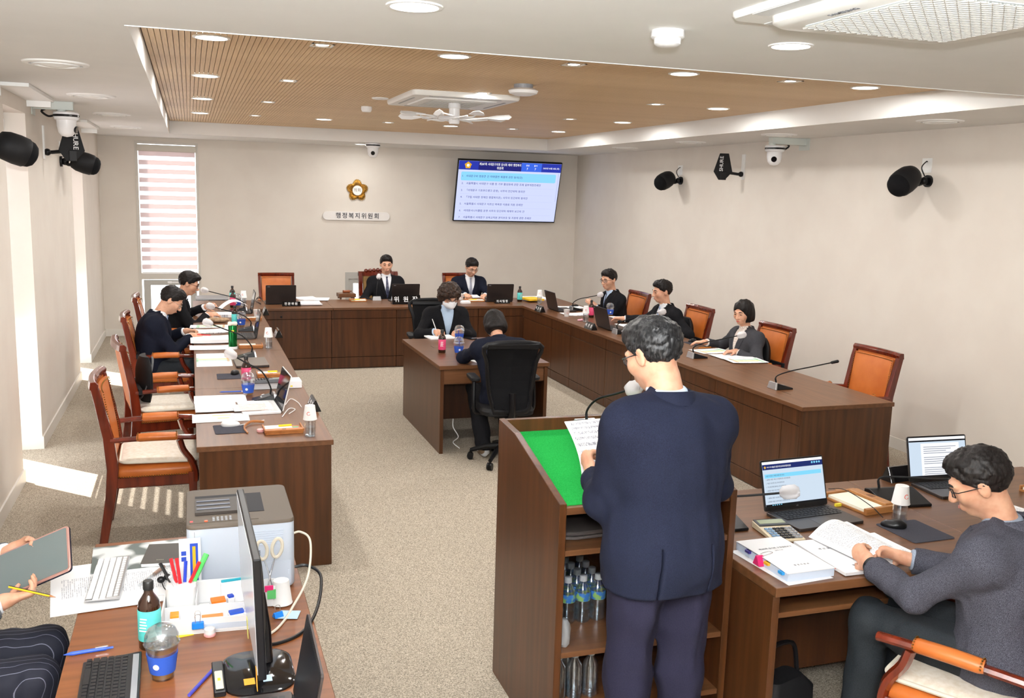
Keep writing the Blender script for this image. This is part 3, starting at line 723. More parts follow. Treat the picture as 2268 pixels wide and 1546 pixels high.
# gold emblem
t = thing('council_emblem', 'gold rose-of-sharon council emblem on the far wall above the name plate', 'emblem', (2.366, YB, 2.125))
b = MB(facing(Matrix.Translation((0, -.004, 0))))
R = lambda a: .118+.045*max(0, math.cos(2.5*((a-HP+math.pi/5) % (2*math.pi/5)-math.pi/5)))**1.2
N = 200
prof = []
for rr, zz in ((1.0, .0), (1.0, .014), (.93, .022), (.78, .026), (.58, .022), (.5, .012)):
    prof.append([(R(a)*rr*math.cos(a)*(1+.03*math.sin(a*40) if rr > .8 else 1), R(a)*rr*math.sin(a)*(1+.03*math.sin(a*40) if rr > .8 else 1), zz+(.006*math.sin(a*40) if .55 < rr < 1 and zz > .015 else 0)) for a in [2*math.pi*k/N for k in range(N)]])
b.loft(prof); b.build('petals', gold, t, smooth=True)
b = MB(facing(Matrix.Translation((0, -.004, 0)))); b.lathe([(.002, .02), (.076, .02), (.078, .026), (.074, .03), (.072, .022), (.002, .022)], 40); b.build('ring', gold, t, smooth=True)
b = MB(facing(Matrix.Translation((0, -.004, 0)))); b.lathe([(.002, .0215), (.072, .0215), (.072, .024), (.002, .024)], 40); b.build('disc', white_m, t)
lettering('의회', .062, pm('emblem_brown', srgb(120,104,80), .5), t, (0, -.0285, 0), (HP, 0, 0))
t = thing('name_plate_sign', 'long white rounded sign with dark letters below the gold emblem', 'sign', (2.355, YB, 1.745))
b = MB(facing(Matrix.Translation((0, 0, 0)))); b.prism(rrect(1.0, .128, .062, 8), .004, .03); b.build('board', pm('sign_board', srgb(232,228,224), .5), t, bev=.003)
lettering('행정복지위원회', .098, ink, t, (0.02, -.031, -.002), (HP, 0, 0), bold=.002, spacing=1.1, extrude=.003)

# ------------------------------------------------------------------ things on walls and ceiling
def speaker(label, loc, aim, wall_x, sc=1.0):
    t = thing('wall_speaker', label, 'speaker', loc, 0, 'black wall loudspeakers')
    q = Vector(aim).to_track_quat('Z', 'Y').to_matrix().to_4x4()
    b = MB(q); k = sc
    b.lathe([(.002, -.14*k), (.05*k, -.138*k), (.085*k, -.12*k), (.103*k, -.07*k), (.108*k, .0), (.104*k, .06*k), (.095*k, .075*k)], 28); b.build('cabinet', blackm, t, smooth=True)
    b = MB(q); b.lathe([(.096*k, .074*k), (.09*k, .1*k), (.07*k, .125*k), (.04*k, .138*k), (.002, .142*k)], 28); b.build('grille', mesh_m, t, smooth=True)
    s = 1 if wall_x > loc[0] else -1; dx = wall_x-loc[0]; bk = q @ Vector((0, 0, -.1*k))
    b = MB(); b.tube(curve_pts([tuple(bk), (dx*.6, bk.y, -.02), (dx-s*.02, 0, .01)], 4), .016, 8); b.ell((dx-s*.045, 0, .01), (.035,)*3, 12, 8); b.cyl((dx-s*.022, 0, .01), (dx, 0, .01), .05, n=20)
    b.build('bracket', blackp, t, smooth=True)
    b = MB(); b.tube(curve_pts([(dx-s*.03, .02, .05), (dx-s*.06, .03, .12), (dx-s*.02, .03, .17), (dx, .03, .17)], 5), .005, 6); b.build('cable', blackp, t, smooth=True)
    MB().box(min(dx, dx-s*.006), max(dx, dx-s*.006), -.02, .09, .08, .2).build('cover_plate', white_m, t)
    return t
speaker('black wall loudspeaker at the left edge of the photo beside the near window', (-1.02, 6.7, 2.325), (.75, .35, -.3), XL, .88)
speaker('smaller-looking black loudspeaker on the left wall past the antenna', (-.95, 10.17, 2.315), (.8, .1, -.25), XL, .95)
speaker('black wall loudspeaker on the right wall, farther one near the screen', (5.66, 10.8, 2.355), (-.85, -.3, -.4), XR, .98)
speaker('black wall loudspeaker on the right wall, nearer and larger one', (5.64, 6.52, 2.335), (-.85, -.25, -.45), XR, 1.02)
def ptz(label, loc, wall, aim=0, sc=1.15):
    """dome camera hung under a bracket; wall=(x,y) offset of the plate or None for ceiling mount"""
    t = thing('dome_camera', label, 'camera', loc, 0, 'white pan-tilt cameras'); t.scale = (sc,)*3; wall = wall/sc if wall else None
    MB().lathe([(.002, 0), (.078, 0), (.085, -.006), (.085, -.018), (.07, -.022), (.002, -.022)], 28).build('base', whitep, t, smooth=True)
    MB().lathe([(.06, -.018), (.087, -.02), (.087, -.034), (.06, -.036)], 28).build('black_band', gloss_b, t, smooth=True)
    MB().lathe([(.002, -.034), (.084, -.034), (.08, -.05), (.066, -.056), (.064, -.1), (.055, -.14), (.035, -.165), (.002, -.172)], 28).build('head', whitep, t, smooth=True)
    a = aim; c, s = math.cos(a), math.sin(a)
    MB().cyl((.045*c, .045*s, -.115), (.069*c, .069*s, -.12), .024, n=16).build('lens', gloss_b, t, smooth=True)
    if wall:
        wx = wall; s = 1 if wx > 0 else -1
        mt = pm('bracket_paint', srgb(208,214,208), .4)
        MB().box(min(-.05*s, wx), max(-.05*s, wx), -.03, .03, .012, .07).build('bracket_arm', mt, t, bev=.002)
        MB().box(min(wx, wx-s*.006), max(wx, wx-s*.006), -.075, .075, -.03, .1).build('wall_plate', mt, t, bev=.002)
        MB().cyl((-.03, 0, 0), (-.03, 0, .014), .03).build('stem', mt, t)
        MB().tube(curve_pts([(s*.07, .03, -.02), (s*.12, .05, -.03), (s*.16, .03, .0), (s*.13, .02, .02)], 4), .008, 6).build('cable', blackp, t, smooth=True)
    return t
ptz('white dome camera on a bracket from the left wall between speakers', (-.933, 8.6, 2.69), XL+.933, -.2)
ptz('white dome camera on a bracket from the right wall', (5.55, 8.28, 2.69), XR-5.55, -2.2)
ptz('white dome camera under the soffit above the far wall', (2.39, 13.1, 2.77), None, -1.75)
def antenna(label, loc, rz, wall_x, flip=1):
    t = thing('antenna_paddle', label, 'antenna', loc, 0, 'black microphone antennas')
    m = RZ(rz) @ Matrix.Rotation(HP, 4, 'X')
    b = MB(m); b.prism([(-.05, .15), (.05, .15), (.1, -.05), (.02, -.14), (-.05, -.14), (-.11, -.05)], -.006, .006); b.build('paddle', blackm, t, bev=.003)
    b = MB(m); b.box(-.03, .03, -.14, -.05, .006, .02); b.build('connector_box', blackp, t, bev=.003)
    o = lettering('SHURE', .062, inkw, t, (0, 0, 0), (0, 0, 0), bold=.001)
    o.matrix_local = m @ Matrix.Translation((flip*.025, .04, .0075)) @ Matrix.Rotation(-HP if flip > 0 else HP, 4, 'Z')
    dx = wall_x-loc[0]; s = 1 if dx > 0 else -1
    MB().tube([(s*.08, 0, -.06), (dx*.7, 0, -.07), (dx-s*.02, 0, -.07)], .016, 8).ell((dx-s*.03, 0, -.07), (.03,)*3).build('wall_arm', blackp, t, smooth=True)
    MB().box(min(dx, dx-s*.012), max(dx, dx-s*.012), -.03, .03, -.13, .15).build('wall_plate', white_m, t)
    return t
antenna('black paddle antenna lettered in white on the left wall', (-.95, 9.09, 2.45), .25, XL)
antenna('black paddle antenna lettered in white on the right wall', (5.64, 9.38, 2.5), -.3, XR, -1)
# near cassette air conditioner
ac_m = pm('air_conditioner_white', srgb(232,232,228), .4)
t = thing('air_conditioner', 'large white ceiling cassette air conditioner cut off by the top right corner', 'air conditioner', (2.235, 2.5, ZC))
b = MB(); b.loft([[(x*k, y*k, z) for x, y in rrect(.95, .95, .06, 6)] for z, k in ((0, 1), (-.012, 1.0), (-.022, .985))]); b.build('frame', ac_m, t, smooth=True)
b = MB(); b.loft([[(x*k, y*k, z) for x, y in rrect(.78, .78, .09, 8)] for z, k in ((-.018, 1.0), (-.045, .99), (-.055, .95))]); b.build('panel', ac_m, t, smooth=True)
g = MB(); 
for k in range(27):
    u = -.29+.58*k/26
    g.tube([(u, -.29, -.059), (u+.0, .29, -.059)], .0022, 4); 
for k in range(27):
    u = -.56+1.12*k/26; a = max(-.29, u-.29); e = min(.29, u+.29)
    g.tube([(a, u-a, -.06), (e, u-e, -.06)], .0022, 4); g.tube([(a, -(u-a), -.06), (e, -(u-e), -.06)], .0022, 4)
g.build('intake_grille', pm('grille_grey', srgb(196,194,188), .5), t); stuff(bpy.data.objects['intake_grille'])
b = MB(); b.prism(rrect(.6, .6, .05, 5), -.0575, -.0552); b.build('intake_filter', pm('filter_white', srgb(226,236,240), .6), t)
for k in range(4):
    b = MB(RZ(k*HP)); b.box(-.33, .33, .4, .462, -.024, -.0205); b.build('outlet_louvre', pm('louvre_mesh', srgb(214,216,216), .5) if k == 0 else MATS['louvre_mesh'], t)
lettering('SAMSUNG', .032, pm('logo_grey', srgb(110,112,116), .5), t, (-.337, .02, -.0562), (math.pi, 0, -HP))
# far cassette unit with a circulating fan hung below
AX, AY = 2.125, 8.0
t = thing('air_conditioner', 'white cassette air conditioner in the slatted ceiling above the fan', 'air conditioner', (AX, AY, ZW))
b = MB(); b.loft([[(x*k, y*k, z) for x, y in rrect(.9, 1.08, .05, 5)] for z, k in ((0, 1), (-.025, 1.0), (-.04, .98))]); b.build('frame', ac_m, t, smooth=True)
b = MB(); b.loft([[(x*k, y*k, z) for x, y in rrect(.62, .74, .05, 5)] for z, k in ((-.036, 1.0), (-.05, .98))]); b.build('panel', ac_m, t, smooth=True)
g = MB()
for k in range(15): u = -.22+.44*k/14; g.box(u-.003, u+.003, -.26, .26, -.0535, -.05); g.box(-.22, .22, u*1.18-.003, u*1.18+.003, -.0535, -.05)
stuff(g.build('intake_lattice', MATS['grille_grey'], t))
for k in range(4):
    b = MB(RZ(k*HP)); o = (.39, .47)[k % 2 == 0]; b.box(-.3, .3, o-.012, o+.004, -.043, -.0395); b.build('outlet_slot', greyp, t)
t = thing('ceiling_fan', 'white circulating fan with curved blades hanging below the far air conditioner', 'fan', (AX, AY-.12, ZW-.05))
MB().lathe([(.002, 0), (.05, 0), (.052, -.04), (.045, -.045), (.045, -.16), (.04, -.17), (.002, -.17)], 24).build('hub', whitep, t, smooth=True)
for k in range(8):
    a = k*math.pi/4+.2; m = RZ(a, (0, 0, -.11))
    b = MB(m); b.tube(curve_pts([(.045, 0, 0), (.2, .06, -.01), (.36, .02, .0)], 4), .006, 6); b.tube(curve_pts([(.05, -.01, -.02), (.15, -.09, -.03), (.3, -.03, -.01)], 4), .006, 6)
    s = b.build('spoke', whitep, t, smooth=True)
    b = MB(m @ Matrix.Translation((.36, .01, 0)) @ Matrix.Rotation(.7 if k % 2 else -.5, 4, 'X')); b.prism([(-.1, -.012), (.03, -.04), (.12, -.035), (.14, .0), (.11, .03), (.0, .018)], -.003, .003); b.build('blade', whitep, s, bev=.002)
    # blades were modelled in the fan's space; parent sits at the same origin
t = thing('smoke_detector', 'white round smoke detector on the near white ceiling', 'detector', (1.741, 3.36, ZC))
MB().lathe([(.002, 0), (.062, 0), (.064, -.025), (.058, -.03), (.002, -.03)], 28).build('base', whitep, t, smooth=True)
MB().lathe([(.002, -.028), (.052, -.028), (.05, -.05), (.038, -.058), (.002, -.06)], 28).build('cap', whitep, t, smooth=True)
t = thing('access_point', 'white dome wireless unit hanging under the slatted ceiling', 'router', (2.32, 6.69, ZW))
MB().lathe([(.002, 0), (.07, 0), (.07, -.03), (.002, -.03)], 24).build('mount', greyp, t)
MB().lathe([(.002, -.03), (.09, -.03), (.11, -.045), (.1, -.065), (.06, -.078), (.002, -.08)], 32).build('dome', whitep, t, smooth=True)
t = thing('ceiling_speaker', 'flat round white ceiling disc left of the far air conditioner', 'speaker', (1.585, 8.35, ZW)); MB().lathe([(.002, -.012), (.06, -.012), (.072, -.006), (.074, 0), (.002, 0)], 28).build('grille', white_m, t, smooth=True)
t = thing('smoke_detector', 'small white detector in the slatted ceiling left of the fan', 'detector', (1.63, 9.28, ZW))
MB().lathe([(.002, 0), (.052, 0), (.052, -.03), (.04, -.05), (.002, -.052)], 24).build('base', whitep, t, smooth=True)
# ------------------------------------------------------------------ people: distance fields meshed into one continuous skin
def nrm(v): v = np.asarray(v, float); return v/(np.linalg.norm(v)+1e-9)
class Field:
    def __init__(s): s.ops = []
    def cone(s, a, b, ra, rb, k=.02, op='u', flat=None):
        s.ops.append((op, 'c', (np.array(a, np.float32), np.array(b, np.float32), ra, rb, flat), k)); return s
    def ell(s, c, r, R=None, k=.02, op='u'):
        s.ops.append((op, 'e', (np.array(c, np.float32), np.array(r, np.float32), None if R is None else np.array(R, np.float32)), k)); return s
    def fn(s, f, k=0, op='i'): s.ops.append((op, 'f', f, k)); return s
    def __call__(s, P):
        d = np.full(len(P), 9., np.float32)
        for op, kind, q, k in s.ops:
            if kind == 'c':
                a, b, ra, rb, fl = q; pa = P-a; ba = b-a
                h = np.clip(pa @ ba/(ba @ ba+1e-9), 0, 1)[:, None]; v = pa-ba*h
                if fl is not None: n, sc = fl; v = v+n.astype(np.float32)*((sc-1)*(v @ n.astype(np.float32)))[:, None]
                e = np.sqrt((v*v).sum(1))-(ra+(rb-ra)*h[:, 0])
                if fl is not None: e = e/math.sqrt(fl[1])
            elif kind == 'k':
                a, b, ra, rb, pc, pn = q; pa = P-a; ba = b-a
                h = np.clip(pa @ ba/(ba @ ba+1e-9), 0, 1)[:, None]; v = pa-ba*h
                e = np.maximum(np.sqrt((v*v).sum(1))-(ra+(rb-ra)*h[:, 0]), (P-pc) @ pn)
            elif kind == 'e':
                c, r, R = q; p = P-c
                if R is not None: p = p @ R
                k0 = np.sqrt(((p/r)**2).sum(1))+1e-6; k1 = np.sqrt(((p/(r*r))**2).sum(1))+1e-6; e = k0*(k0-1)/k1
            else: e = q(P)
            if op == 'n': d = d+e; continue
            if op == 's': e = -e
            if op == 'u':
                if k: h = np.maximum(k-np.abs(d-e), 0)/k; d = np.minimum(d, e)-h*h*k*.25
                else: d = np.minimum(d, e)
            else:
                if k: h = np.maximum(k-np.abs(d-e), 0)/k; d = np.maximum(d, e)+h*h*k*.25
                else: d = np.maximum(d, e)
        return d
    def bounds(s):
        lo = np.full(3, 9.); hi = -lo
        for op, kind, q, k in s.ops:
            if op != 'u': continue
            if kind in 'ck': pts = [(q[0], q[2]), (q[1], q[3])]
            elif kind == 'e': pts = [(q[0], float(max(q[1])))]
            else: continue
            for p, r in pts: lo = np.minimum(lo, p-r-.02); hi = np.maximum(hi, p+r+.02)
        return lo, hi
def mesh_field(F, name, mat, h=.0065, parent=None, B=8, bounds=None):
    lo, hi = bounds or F.bounds()
    nb = np.ceil((hi-lo)/(h*B)).astype(int); n = nb*B+1
    bc = np.stack(np.meshgrid(*[np.arange(k) for k in nb], indexing='ij'), -1).reshape(-1, 3)
    cen = (lo+(bc+.5)*B*h).astype(np.float32)
    near = bc[np.abs(F(cen)) < h*B*1.35+.012]; sgn = F(cen)
    D = np.full(n, .1, np.float32)
    for (i, j, k), sg in zip(bc, sgn):
        if sg < 0: D[i*B:i*B+B+1, j*B:j*B+B+1, k*B:k*B+B+1] = -.1
    loc = np.stack(np.meshgrid(*[np.arange(B+1)]*3, indexing='ij'), -1).reshape(-1, 3)
    nc = (lo+(near+.5)*B*h).astype(np.float32); keep = []; rad = h*B*.87
    for o in F.ops:
        if o[0] == 'u' and o[1] in 'cek': G = Field(); G.ops = [(o[0], o[1], o[2], 0)]; keep.append(G(nc) < 2.2*rad+o[3])
        else: keep.append(np.ones(len(nc), bool))
    keep = np.array(keep)
    for c, bl in enumerate(near):
        idx = bl[None, :]*B+loc; G = Field(); G.ops = [o for o, kk in zip(F.ops, keep[:, c]) if kk]
        D[bl[0]*B:bl[0]*B+B+1, bl[1]*B:bl[1]*B+B+1, bl[2]*B:bl[2]*B+B+1] = G((lo+idx*h).astype(np.float32)).reshape(B+1, B+1, B+1)
    S = D < 0
    cs = np.zeros(np.array(n)-1, np.int8); off = [(a, b, c) for a in (0, 1) for b in (0, 1) for c in (0, 1)]
    sl = lambda A, o: A[o[0]:n[0]-1+o[0], o[1]:n[1]-1+o[1], o[2]:n[2]-1+o[2]]
    for o in off: cs += sl(S, o)
    act = np.argwhere((cs > 0) & (cs < 8))
    vid = np.full(cs.shape, -1, np.int32); vid[act[:, 0], act[:, 1], act[:, 2]] = np.arange(len(act))
    acc = np.zeros((len(act), 3)); cnt = np.zeros(len(act))
    for a in off:
        for ax in range(3):
            if a[ax]: continue
            b = list(a); b[ax] = 1
            da = D[act[:, 0]+a[0], act[:, 1]+a[1], act[:, 2]+a[2]]; dbv = D[act[:, 0]+b[0], act[:, 1]+b[1], act[:, 2]+b[2]]
            m = (da < 0) != (dbv < 0); t = da/np.where(m, da-dbv, 1)
            p = np.tile(np.array(a, float), (len(act), 1)); p[:, ax] += t
            acc += p*m[:, None]; cnt += m
    V = lo+(act+acc/cnt[:, None])*h
    quads = []
    for ax in range(3):
        u, w = [(1, 2), (2, 0), (0, 1)][ax]
        A = S[tuple(slice(0, n[k]-1) if k == ax else slice(1, n[k]-1) for k in range(3))]
        Bq = S[tuple(slice(1, n[k]) if k == ax else slice(1, n[k]-1) for k in range(3))]
        e = np.argwhere(A != Bq); up = A[e[:, 0], e[:, 1], e[:, 2]]
        c = e.copy(); c[:, u] += 1; c[:, w] += 1
        def g(du, dw): q = c.copy(); q[:, u] += du; q[:, w] += dw; return vid[q[:, 0], q[:, 1], q[:, 2]]
        q = np.stack([g(-1, -1), g(0, -1), g(0, 0), g(-1, 0)], 1); q[~up] = q[~up][:, ::-1]; quads.append(q)
    Q = np.concatenate(quads); Q = Q[(Q >= 0).all(1)]
    me = bpy.data.meshes.new(name); me.vertices.add(len(V)); me.vertices.foreach_set('co', V.astype(np.float32).ravel())
    me.loops.add(len(Q)*4); me.loops.foreach_set('vertex_index', Q.astype(np.int32).ravel())
    me.polygons.add(len(Q)); me.polygons.foreach_set('loop_start', np.arange(len(Q), dtype=np.int32)*4)
    me.polygons.foreach_set('use_smooth', np.ones(len(Q), bool)); me.update(calc_edges=True); me.materials.append(mat)
    return link(name, me, parent)
rngn = np.random.RandomState(3)
NW = rngn.randn(14, 3); NP = rngn.rand(14)*6.28
def wob(f, amp, sc=(1, 1, 1)):      # cheap wavy relief
    W_ = (NW*f*np.array(sc)).astype(np.float32)
    return lambda P: (np.sin(P @ W_.T+NP.astype(np.float32)).sum(1)*(amp/5)).astype(np.float32)
def fabric(name, c, var=.12, sc=300, rough=.85, bump=.12, sheen=0):
    hi = tuple(min(1, x*(1+var)+.002) for x in c[:3]); lo = tuple(x*(1-var) for x in c[:3])
    return noisy(pm(name, c, rough, sheen=sheen, spec=.12), lo, hi, sc=sc, detail=2, bump=bump, bdist=.0008)
skin_m = noisy(pm('skin', srgb(214,164,136), .5, spec=.35), srgb(206,152,124), srgb(222,174,146), sc=25)
skin_m.node_tree.nodes['Principled BSDF'].inputs['Subsurface Weight'].default_value = .12
skin_m.node_tree.nodes['Principled BSDF'].inputs['Subsurface Radius'].default_value = (.012, .005, .003)
hair_m = noisy(pm('black_hair', (.008, .006, .006), .48, spec=.25), (.004, .003, .003), (.018, .014, .013), (60, 60, 12), 3, 4, bump=.6, bdist=.002)
hair_b = noisy(pm('brown_hair', (.03, .016, .01), .45, spec=.35), (.012, .007, .005), (.06, .032, .02), sc=70, bump=.8, bdist=.004)
hair_g = noisy(pm('greying_hair', (.02, .02, .02), .42, spec=.4), (.006, .006, .007), (.075, .075, .08), (70, 70, 10), 3, 6, .5, .85, bump=.6, bdist=.002)
lip_m = pm('lips', srgb(186,112,100), .45); lip_r = pm('red_lips', srgb(190,60,64), .4); brow_m = pm('eyebrow_hair', (.012, .009, .008), .7)
shirt_m = fabric('white_shirt', srgb(236,238,242), .03, 200); shirt_b = fabric('blue_shirt', srgb(190,212,236), .05, 200)
navy_m = fabric('navy_suit', srgb(27,31,48), .3, 520); navyd_m = fabric('dark_navy_suit', srgb(24,27,40), .25, 400); black_s = fabric('black_suit', srgb(26,26,29), .25, 400)
char_m = fabric('charcoal_jacket', srgb(62,62,66), .3, 350)
tweed_m = noisy(pm('tweed', srgb(66,66,74), .95, spec=.1), srgb(34,35,44), srgb(96,96,106), (1, 1, 1), 620, 2, .36, .66, bump=.3)
navy_tr = fabric('navy_trousers', srgb(34,33,50), .15, 400); black_tr = fabric('dark_trousers', srgb(38,42,46), .2, 300, .6)
specs_m = pm('spectacle_frame', (.01, .01, .012), .25); specs_s = pm('silver_spectacle_frame', (.6, .58, .56), .2, 1); lens_m = mixed('spectacle_lens', (.9, .95, 1, 1), .12)
def ik(S, W, l1, l2, hint):
    S, W = np.array(S, float), np.array(W, float); v = W-S; L = np.linalg.norm(v); L2 = min(L, (l1+l2)*.995); d = v/L; W = S+d*L2
    a = (l1*l1-l2*l2+L2*L2)/(2*L2); r = math.sqrt(max(l1*l1-a*a, 1e-6)); h = np.array(hint, float); h = nrm(h-d*(h @ d))
    return S+d*a+h*r, W
def add_hand(F, W, f, n, t, curl=.5, thumb=.3, sc=1.0, spread=.0):
    """palm plus four jointed fingers and a side thumb; f along the hand, n out of the palm, t towards the thumb"""
    f, n, t = nrm(f), nrm(n), nrm(t); K = .95*sc
    F.cone(W, W+f*.025*K, .024*K, .028*K, .02, flat=(n, 1.35)); F.cone(W+f*.03*K, W+f*.075*K, .034*K, .037*K, .016, flat=(n, 2.3))
    for i in range(4):
        o = t*(.028-.0185*i)*K; p = W+f*(.083-.004*abs(i-1.2))*K+o; L = (.07, .078, .073, .056)[i]*K; d = nrm(f+t*spread*(1.5-i)); ang = 0; nn = n
        for j, (q, r0) in enumerate(((.44, .0093), (.32, .0086), (.25, .0077))):
            a = curl*(1., 1.1, .8)[j]*(1+.06*i); d2 = nrm(d*math.cos(a)+nn*math.sin(a)); nn = nrm(nn*math.cos(a)-d*math.sin(a)); d = d2
            e = p+d*L*q; F.cone(p, e, r0*K, (r0-.0006)*K, .004); p = e
    b = W+f*.02*K+t*.026*K; e = b+nrm(f*.62+t*.7+n*thumb)*.042*K; g = e+nrm(f*.85+t*.12+n*(thumb+.25))*.032*K
    F.cone(b, e, .0125*K, .0105*K, .012); F.cone(e, g, .0105*K, .0085*K, .006)
def Rz(a): c, s = math.cos(a), math.sin(a); return np.array([[c, -s, 0], [s, c, 0], [0, 0, 1]])
def Rx(a): c, s = math.cos(a), math.sin(a); return np.array([[1, 0, 0], [0, c, -s], [0, s, c]])
def Ry(a): c, s = math.cos(a), math.sin(a); return np.array([[c, 0, s], [0, 1, 0], [-s, 0, c]])
def person(label, loc, rz, lean=.15, lean2=None, head=(0, 0, 0), hands=None, stand=False, hip=.53, build=1.0, fem=False, jacket=None, shirt=None, tie=None, trousers=None,
           hair='short', hairm=None, shw=.93, glasses=None, mask=False, h=.0068, vest=None, opening=.17, knees=.42, group=None, legs=True, side=0., hem=-.14, shoes=None, armw=1.0, feet=None, elb=(1, -.5, -.7), neck=.055, hsc=1.0, scale=1.0, hds=1.0):
    if hands:
        hands = dict(hands); iR = Rz(-rz)
        for k in list(hands):
            if k in 'LR': hands[k] = iR @ (np.array(hands[k], float)-np.array(loc))/scale
            else: hands[k] = {a: (iR @ np.array(v, float) if a in 'fn' else v) for a, v in hands[k].items()}
    lean2 = lean*1.25 if lean2 is None else lean2
    b = build; X = np.array([1., 0, 0]); P0 = np.array([0, 0, .94 if stand else hip])
    d1 = nrm([side, math.sin(lean), math.cos(lean)]); d2 = nrm([side, math.sin(lean2), math.cos(lean2)])
    T = .265; C = P0+d1*T; N = C+d2*.215; F1 = nrm(np.cross(d1, X)*-1); F1 = nrm(np.cross(X, d1)*-1) if F1[1] < 0 else F1; F2 = nrm(np.cross(d2, X)); F2 = F2 if F2[1] > 0 else -F2
    Rt = np.stack([nrm(np.cross(F2, d2)), F2, d2], 1); Rt0 = np.stack([nrm(np.cross(F1, d1)), F1, d1], 1)
    sw = (.158 if fem else .182*shw)*b; SH = [C+d2*.128-F2*.01+Rt[:, 0]*s*sw for s in (-1, 1)]
    Rh = Rz(head[1]) @ Rx(-head[0]) @ Ry(head[2]); NT = N+nrm(d2*.5+Rh[:, 2]*.5+F2*.15)*neck; H = NT+Rh @ np.array([0, .022, .10])
    hp = lambda *p: H+Rh @ np.array(p, float)
    l1, l2 = (.285, .245) if not fem else (.265, .23)
    ARM = []
    for i, s in enumerate((-1, 1)):
        W = (hands or {}).get('LR'[i], (s*.25, .1, hip)); hn = (s*elb[0], elb[1], elb[2]); E, W2 = ik(SH[i], W, l1, l2, hn); ARM.append((SH[i], E, W2))
    LEG = []
    for i, s in enumerate((-1, 1)):
        hj = P0+np.array([s*.088, 0, -.03])
        if stand: k = np.array([s*.098, .015, .5]); a = np.array([s*.105, -.02, .085])
        else: k = np.array([s*.12, knees, hip-.01]); a = np.array([s*.12, knees+.02, .09]) if feet is None else np.array([s*.11, feet, .09])
        LEG.append((hj, k, a))
    # --- the body: one continuous skin
    B = Field()
    B.ell(P0, (.15*b, .11*b, .12), Rt0).cone(P0, C, .115*b, .12*b, .05, flat=(F1, 1.25)).ell(C+d2*.03, (.15*b, .1*b, .17), Rt, .05).cone(SH[0], SH[1], .05, .05, .06)
    B.cone(N-d2*.03, NT+Rh @ np.array([0, .005, .02]), (.05 if fem else .059), (.047 if fem else .055), .035)
    for i, (S, E, W) in enumerate(ARM):
        B.cone(S, E, .044, .036, .03).cone(E, W, .037, .026, .02)
        g = (hands or {}).get('LR'[i]+'g', {}); s = (-1, 1)[i]
        f = nrm(np.array(g.get('f', nrm(W-E)), float)); n = np.array(g.get('n', (0, 0, -1)), float); n = nrm(n-f*(n @ f)); t = np.cross(f, n)*(1 if i == 0 else -1)
        if g.get('flip'): t = -t
        add_hand(B, W, f, n, t, g.get('curl', .45), g.get('thumb', .3), (.92 if fem else 1.0)*hsc)
    for hj, k, a in LEG:
        B.cone(hj, k, .075, .05, .04).cone(k, a, .05, .034, .02).cone(a, a+np.array([0, .13, -.05]), .035, .028, .03)
    hs = (.95 if fem else 1.0)*hds
    q = lambda *p: hp(*[v*hs for v in p])
    B.ell(q(0, -.014, .03), np.array((.076, .096, .086))*hs, Rh, .03).ell(q(0, .016, -.035), np.array((.062, .072, .07))*hs, Rh, .03).ell(q(0, .052, -.09), np.array((.028, .024, .02))*hs, Rh, .03)
    for s in (-1, 1):
        B.ell(q(s*.04, .052, -.025), np.array((.026, .028, .028))*hs, Rh, .025)
        B.ell(q(s*.0325, .1, .002), np.array((.017, .016, .011))*hs, Rh, .016, 's').ell(q(s*.032, .076, .001), np.array((.0135,)*3)*hs, Rh, .004)
        B.ell(q(s*.079, -.012, -.006), np.array((.009, .02, .033))*hs, Rh @ Ry(s*.12), .008).ell(q(s*.088, -.004, -.004), np.array((.006, .011, .02))*hs, Rh, .006, 's')
        B.cone(q(s*.016, .09, .022), q(s*.048, .074, .02), .009*hs, .007*hs, .016); B.ell(q(s*.011, .099, -.038), np.array((.008, .009, .007))*hs, Rh, .01)
    B.cone(q(0, .088, .008), q(0, .108, -.034), .0085*hs, .0115*hs, .014)
    B.cone(q(-.017, .084, -.063), q(.017, .084, -.063), .007*hs, .007*hs, .012).cone(q(-.014, .082, -.074), q(.014, .082, -.074), .007*hs, .007*hs, .01)
    body = mesh_field(B, 'person', skin_m, h); body.location = loc; body.rotation_euler = (0, 0, rz); body.scale = (scale,)*3; tag(body, label, 'person', group)
    # --- face details
    def at(mb, m, name): mb.v = [Vector(q(*v)) for v in mb.v]; return mb.build(name, m, body, smooth=True)
    eye_w = MATS.get('eye_white') or pm('eye_white', srgb(225,220,215), .3); eye_d = MATS.get('eye_dark') or pm('eye_dark', (.01, .007, .006), .2)
    for s in (-1, 1):
        at(MB().tube(curve_pts([(s*.014, .094, .021), (s*.03, .094, .027), (s*.05, .078, .02)], 3), [.0025, .003, .0038, .0042, .004, .003, .002][:7], 6, flat=1.2), brow_m, 'eyebrow')
        at(MB().tube(curve_pts([(s*.02, .0868, -.001), (s*.032, .0905, .0025), (s*.045, .083, -.001)], 3), .0019, 5), eye_d, 'eyelid')
        if head[0] < .3: at(MB().ell((s*.032, .0865, -.001), (.0055, .004, .004), 8, 6), eye_d, 'pupil')
    if not mask: at(MB().tube([(-.02, .0885, -.069), (-.008, .0945, -.0675), (0, .0945, -.069), (.008, .0945, -.0675), (.02, .0885, -.069)], [.001, .0042, .0042, .0042, .001], 6), lip_r if fem else lip_m, 'lips')
    # --- hair
    A = Field(); sx = hs
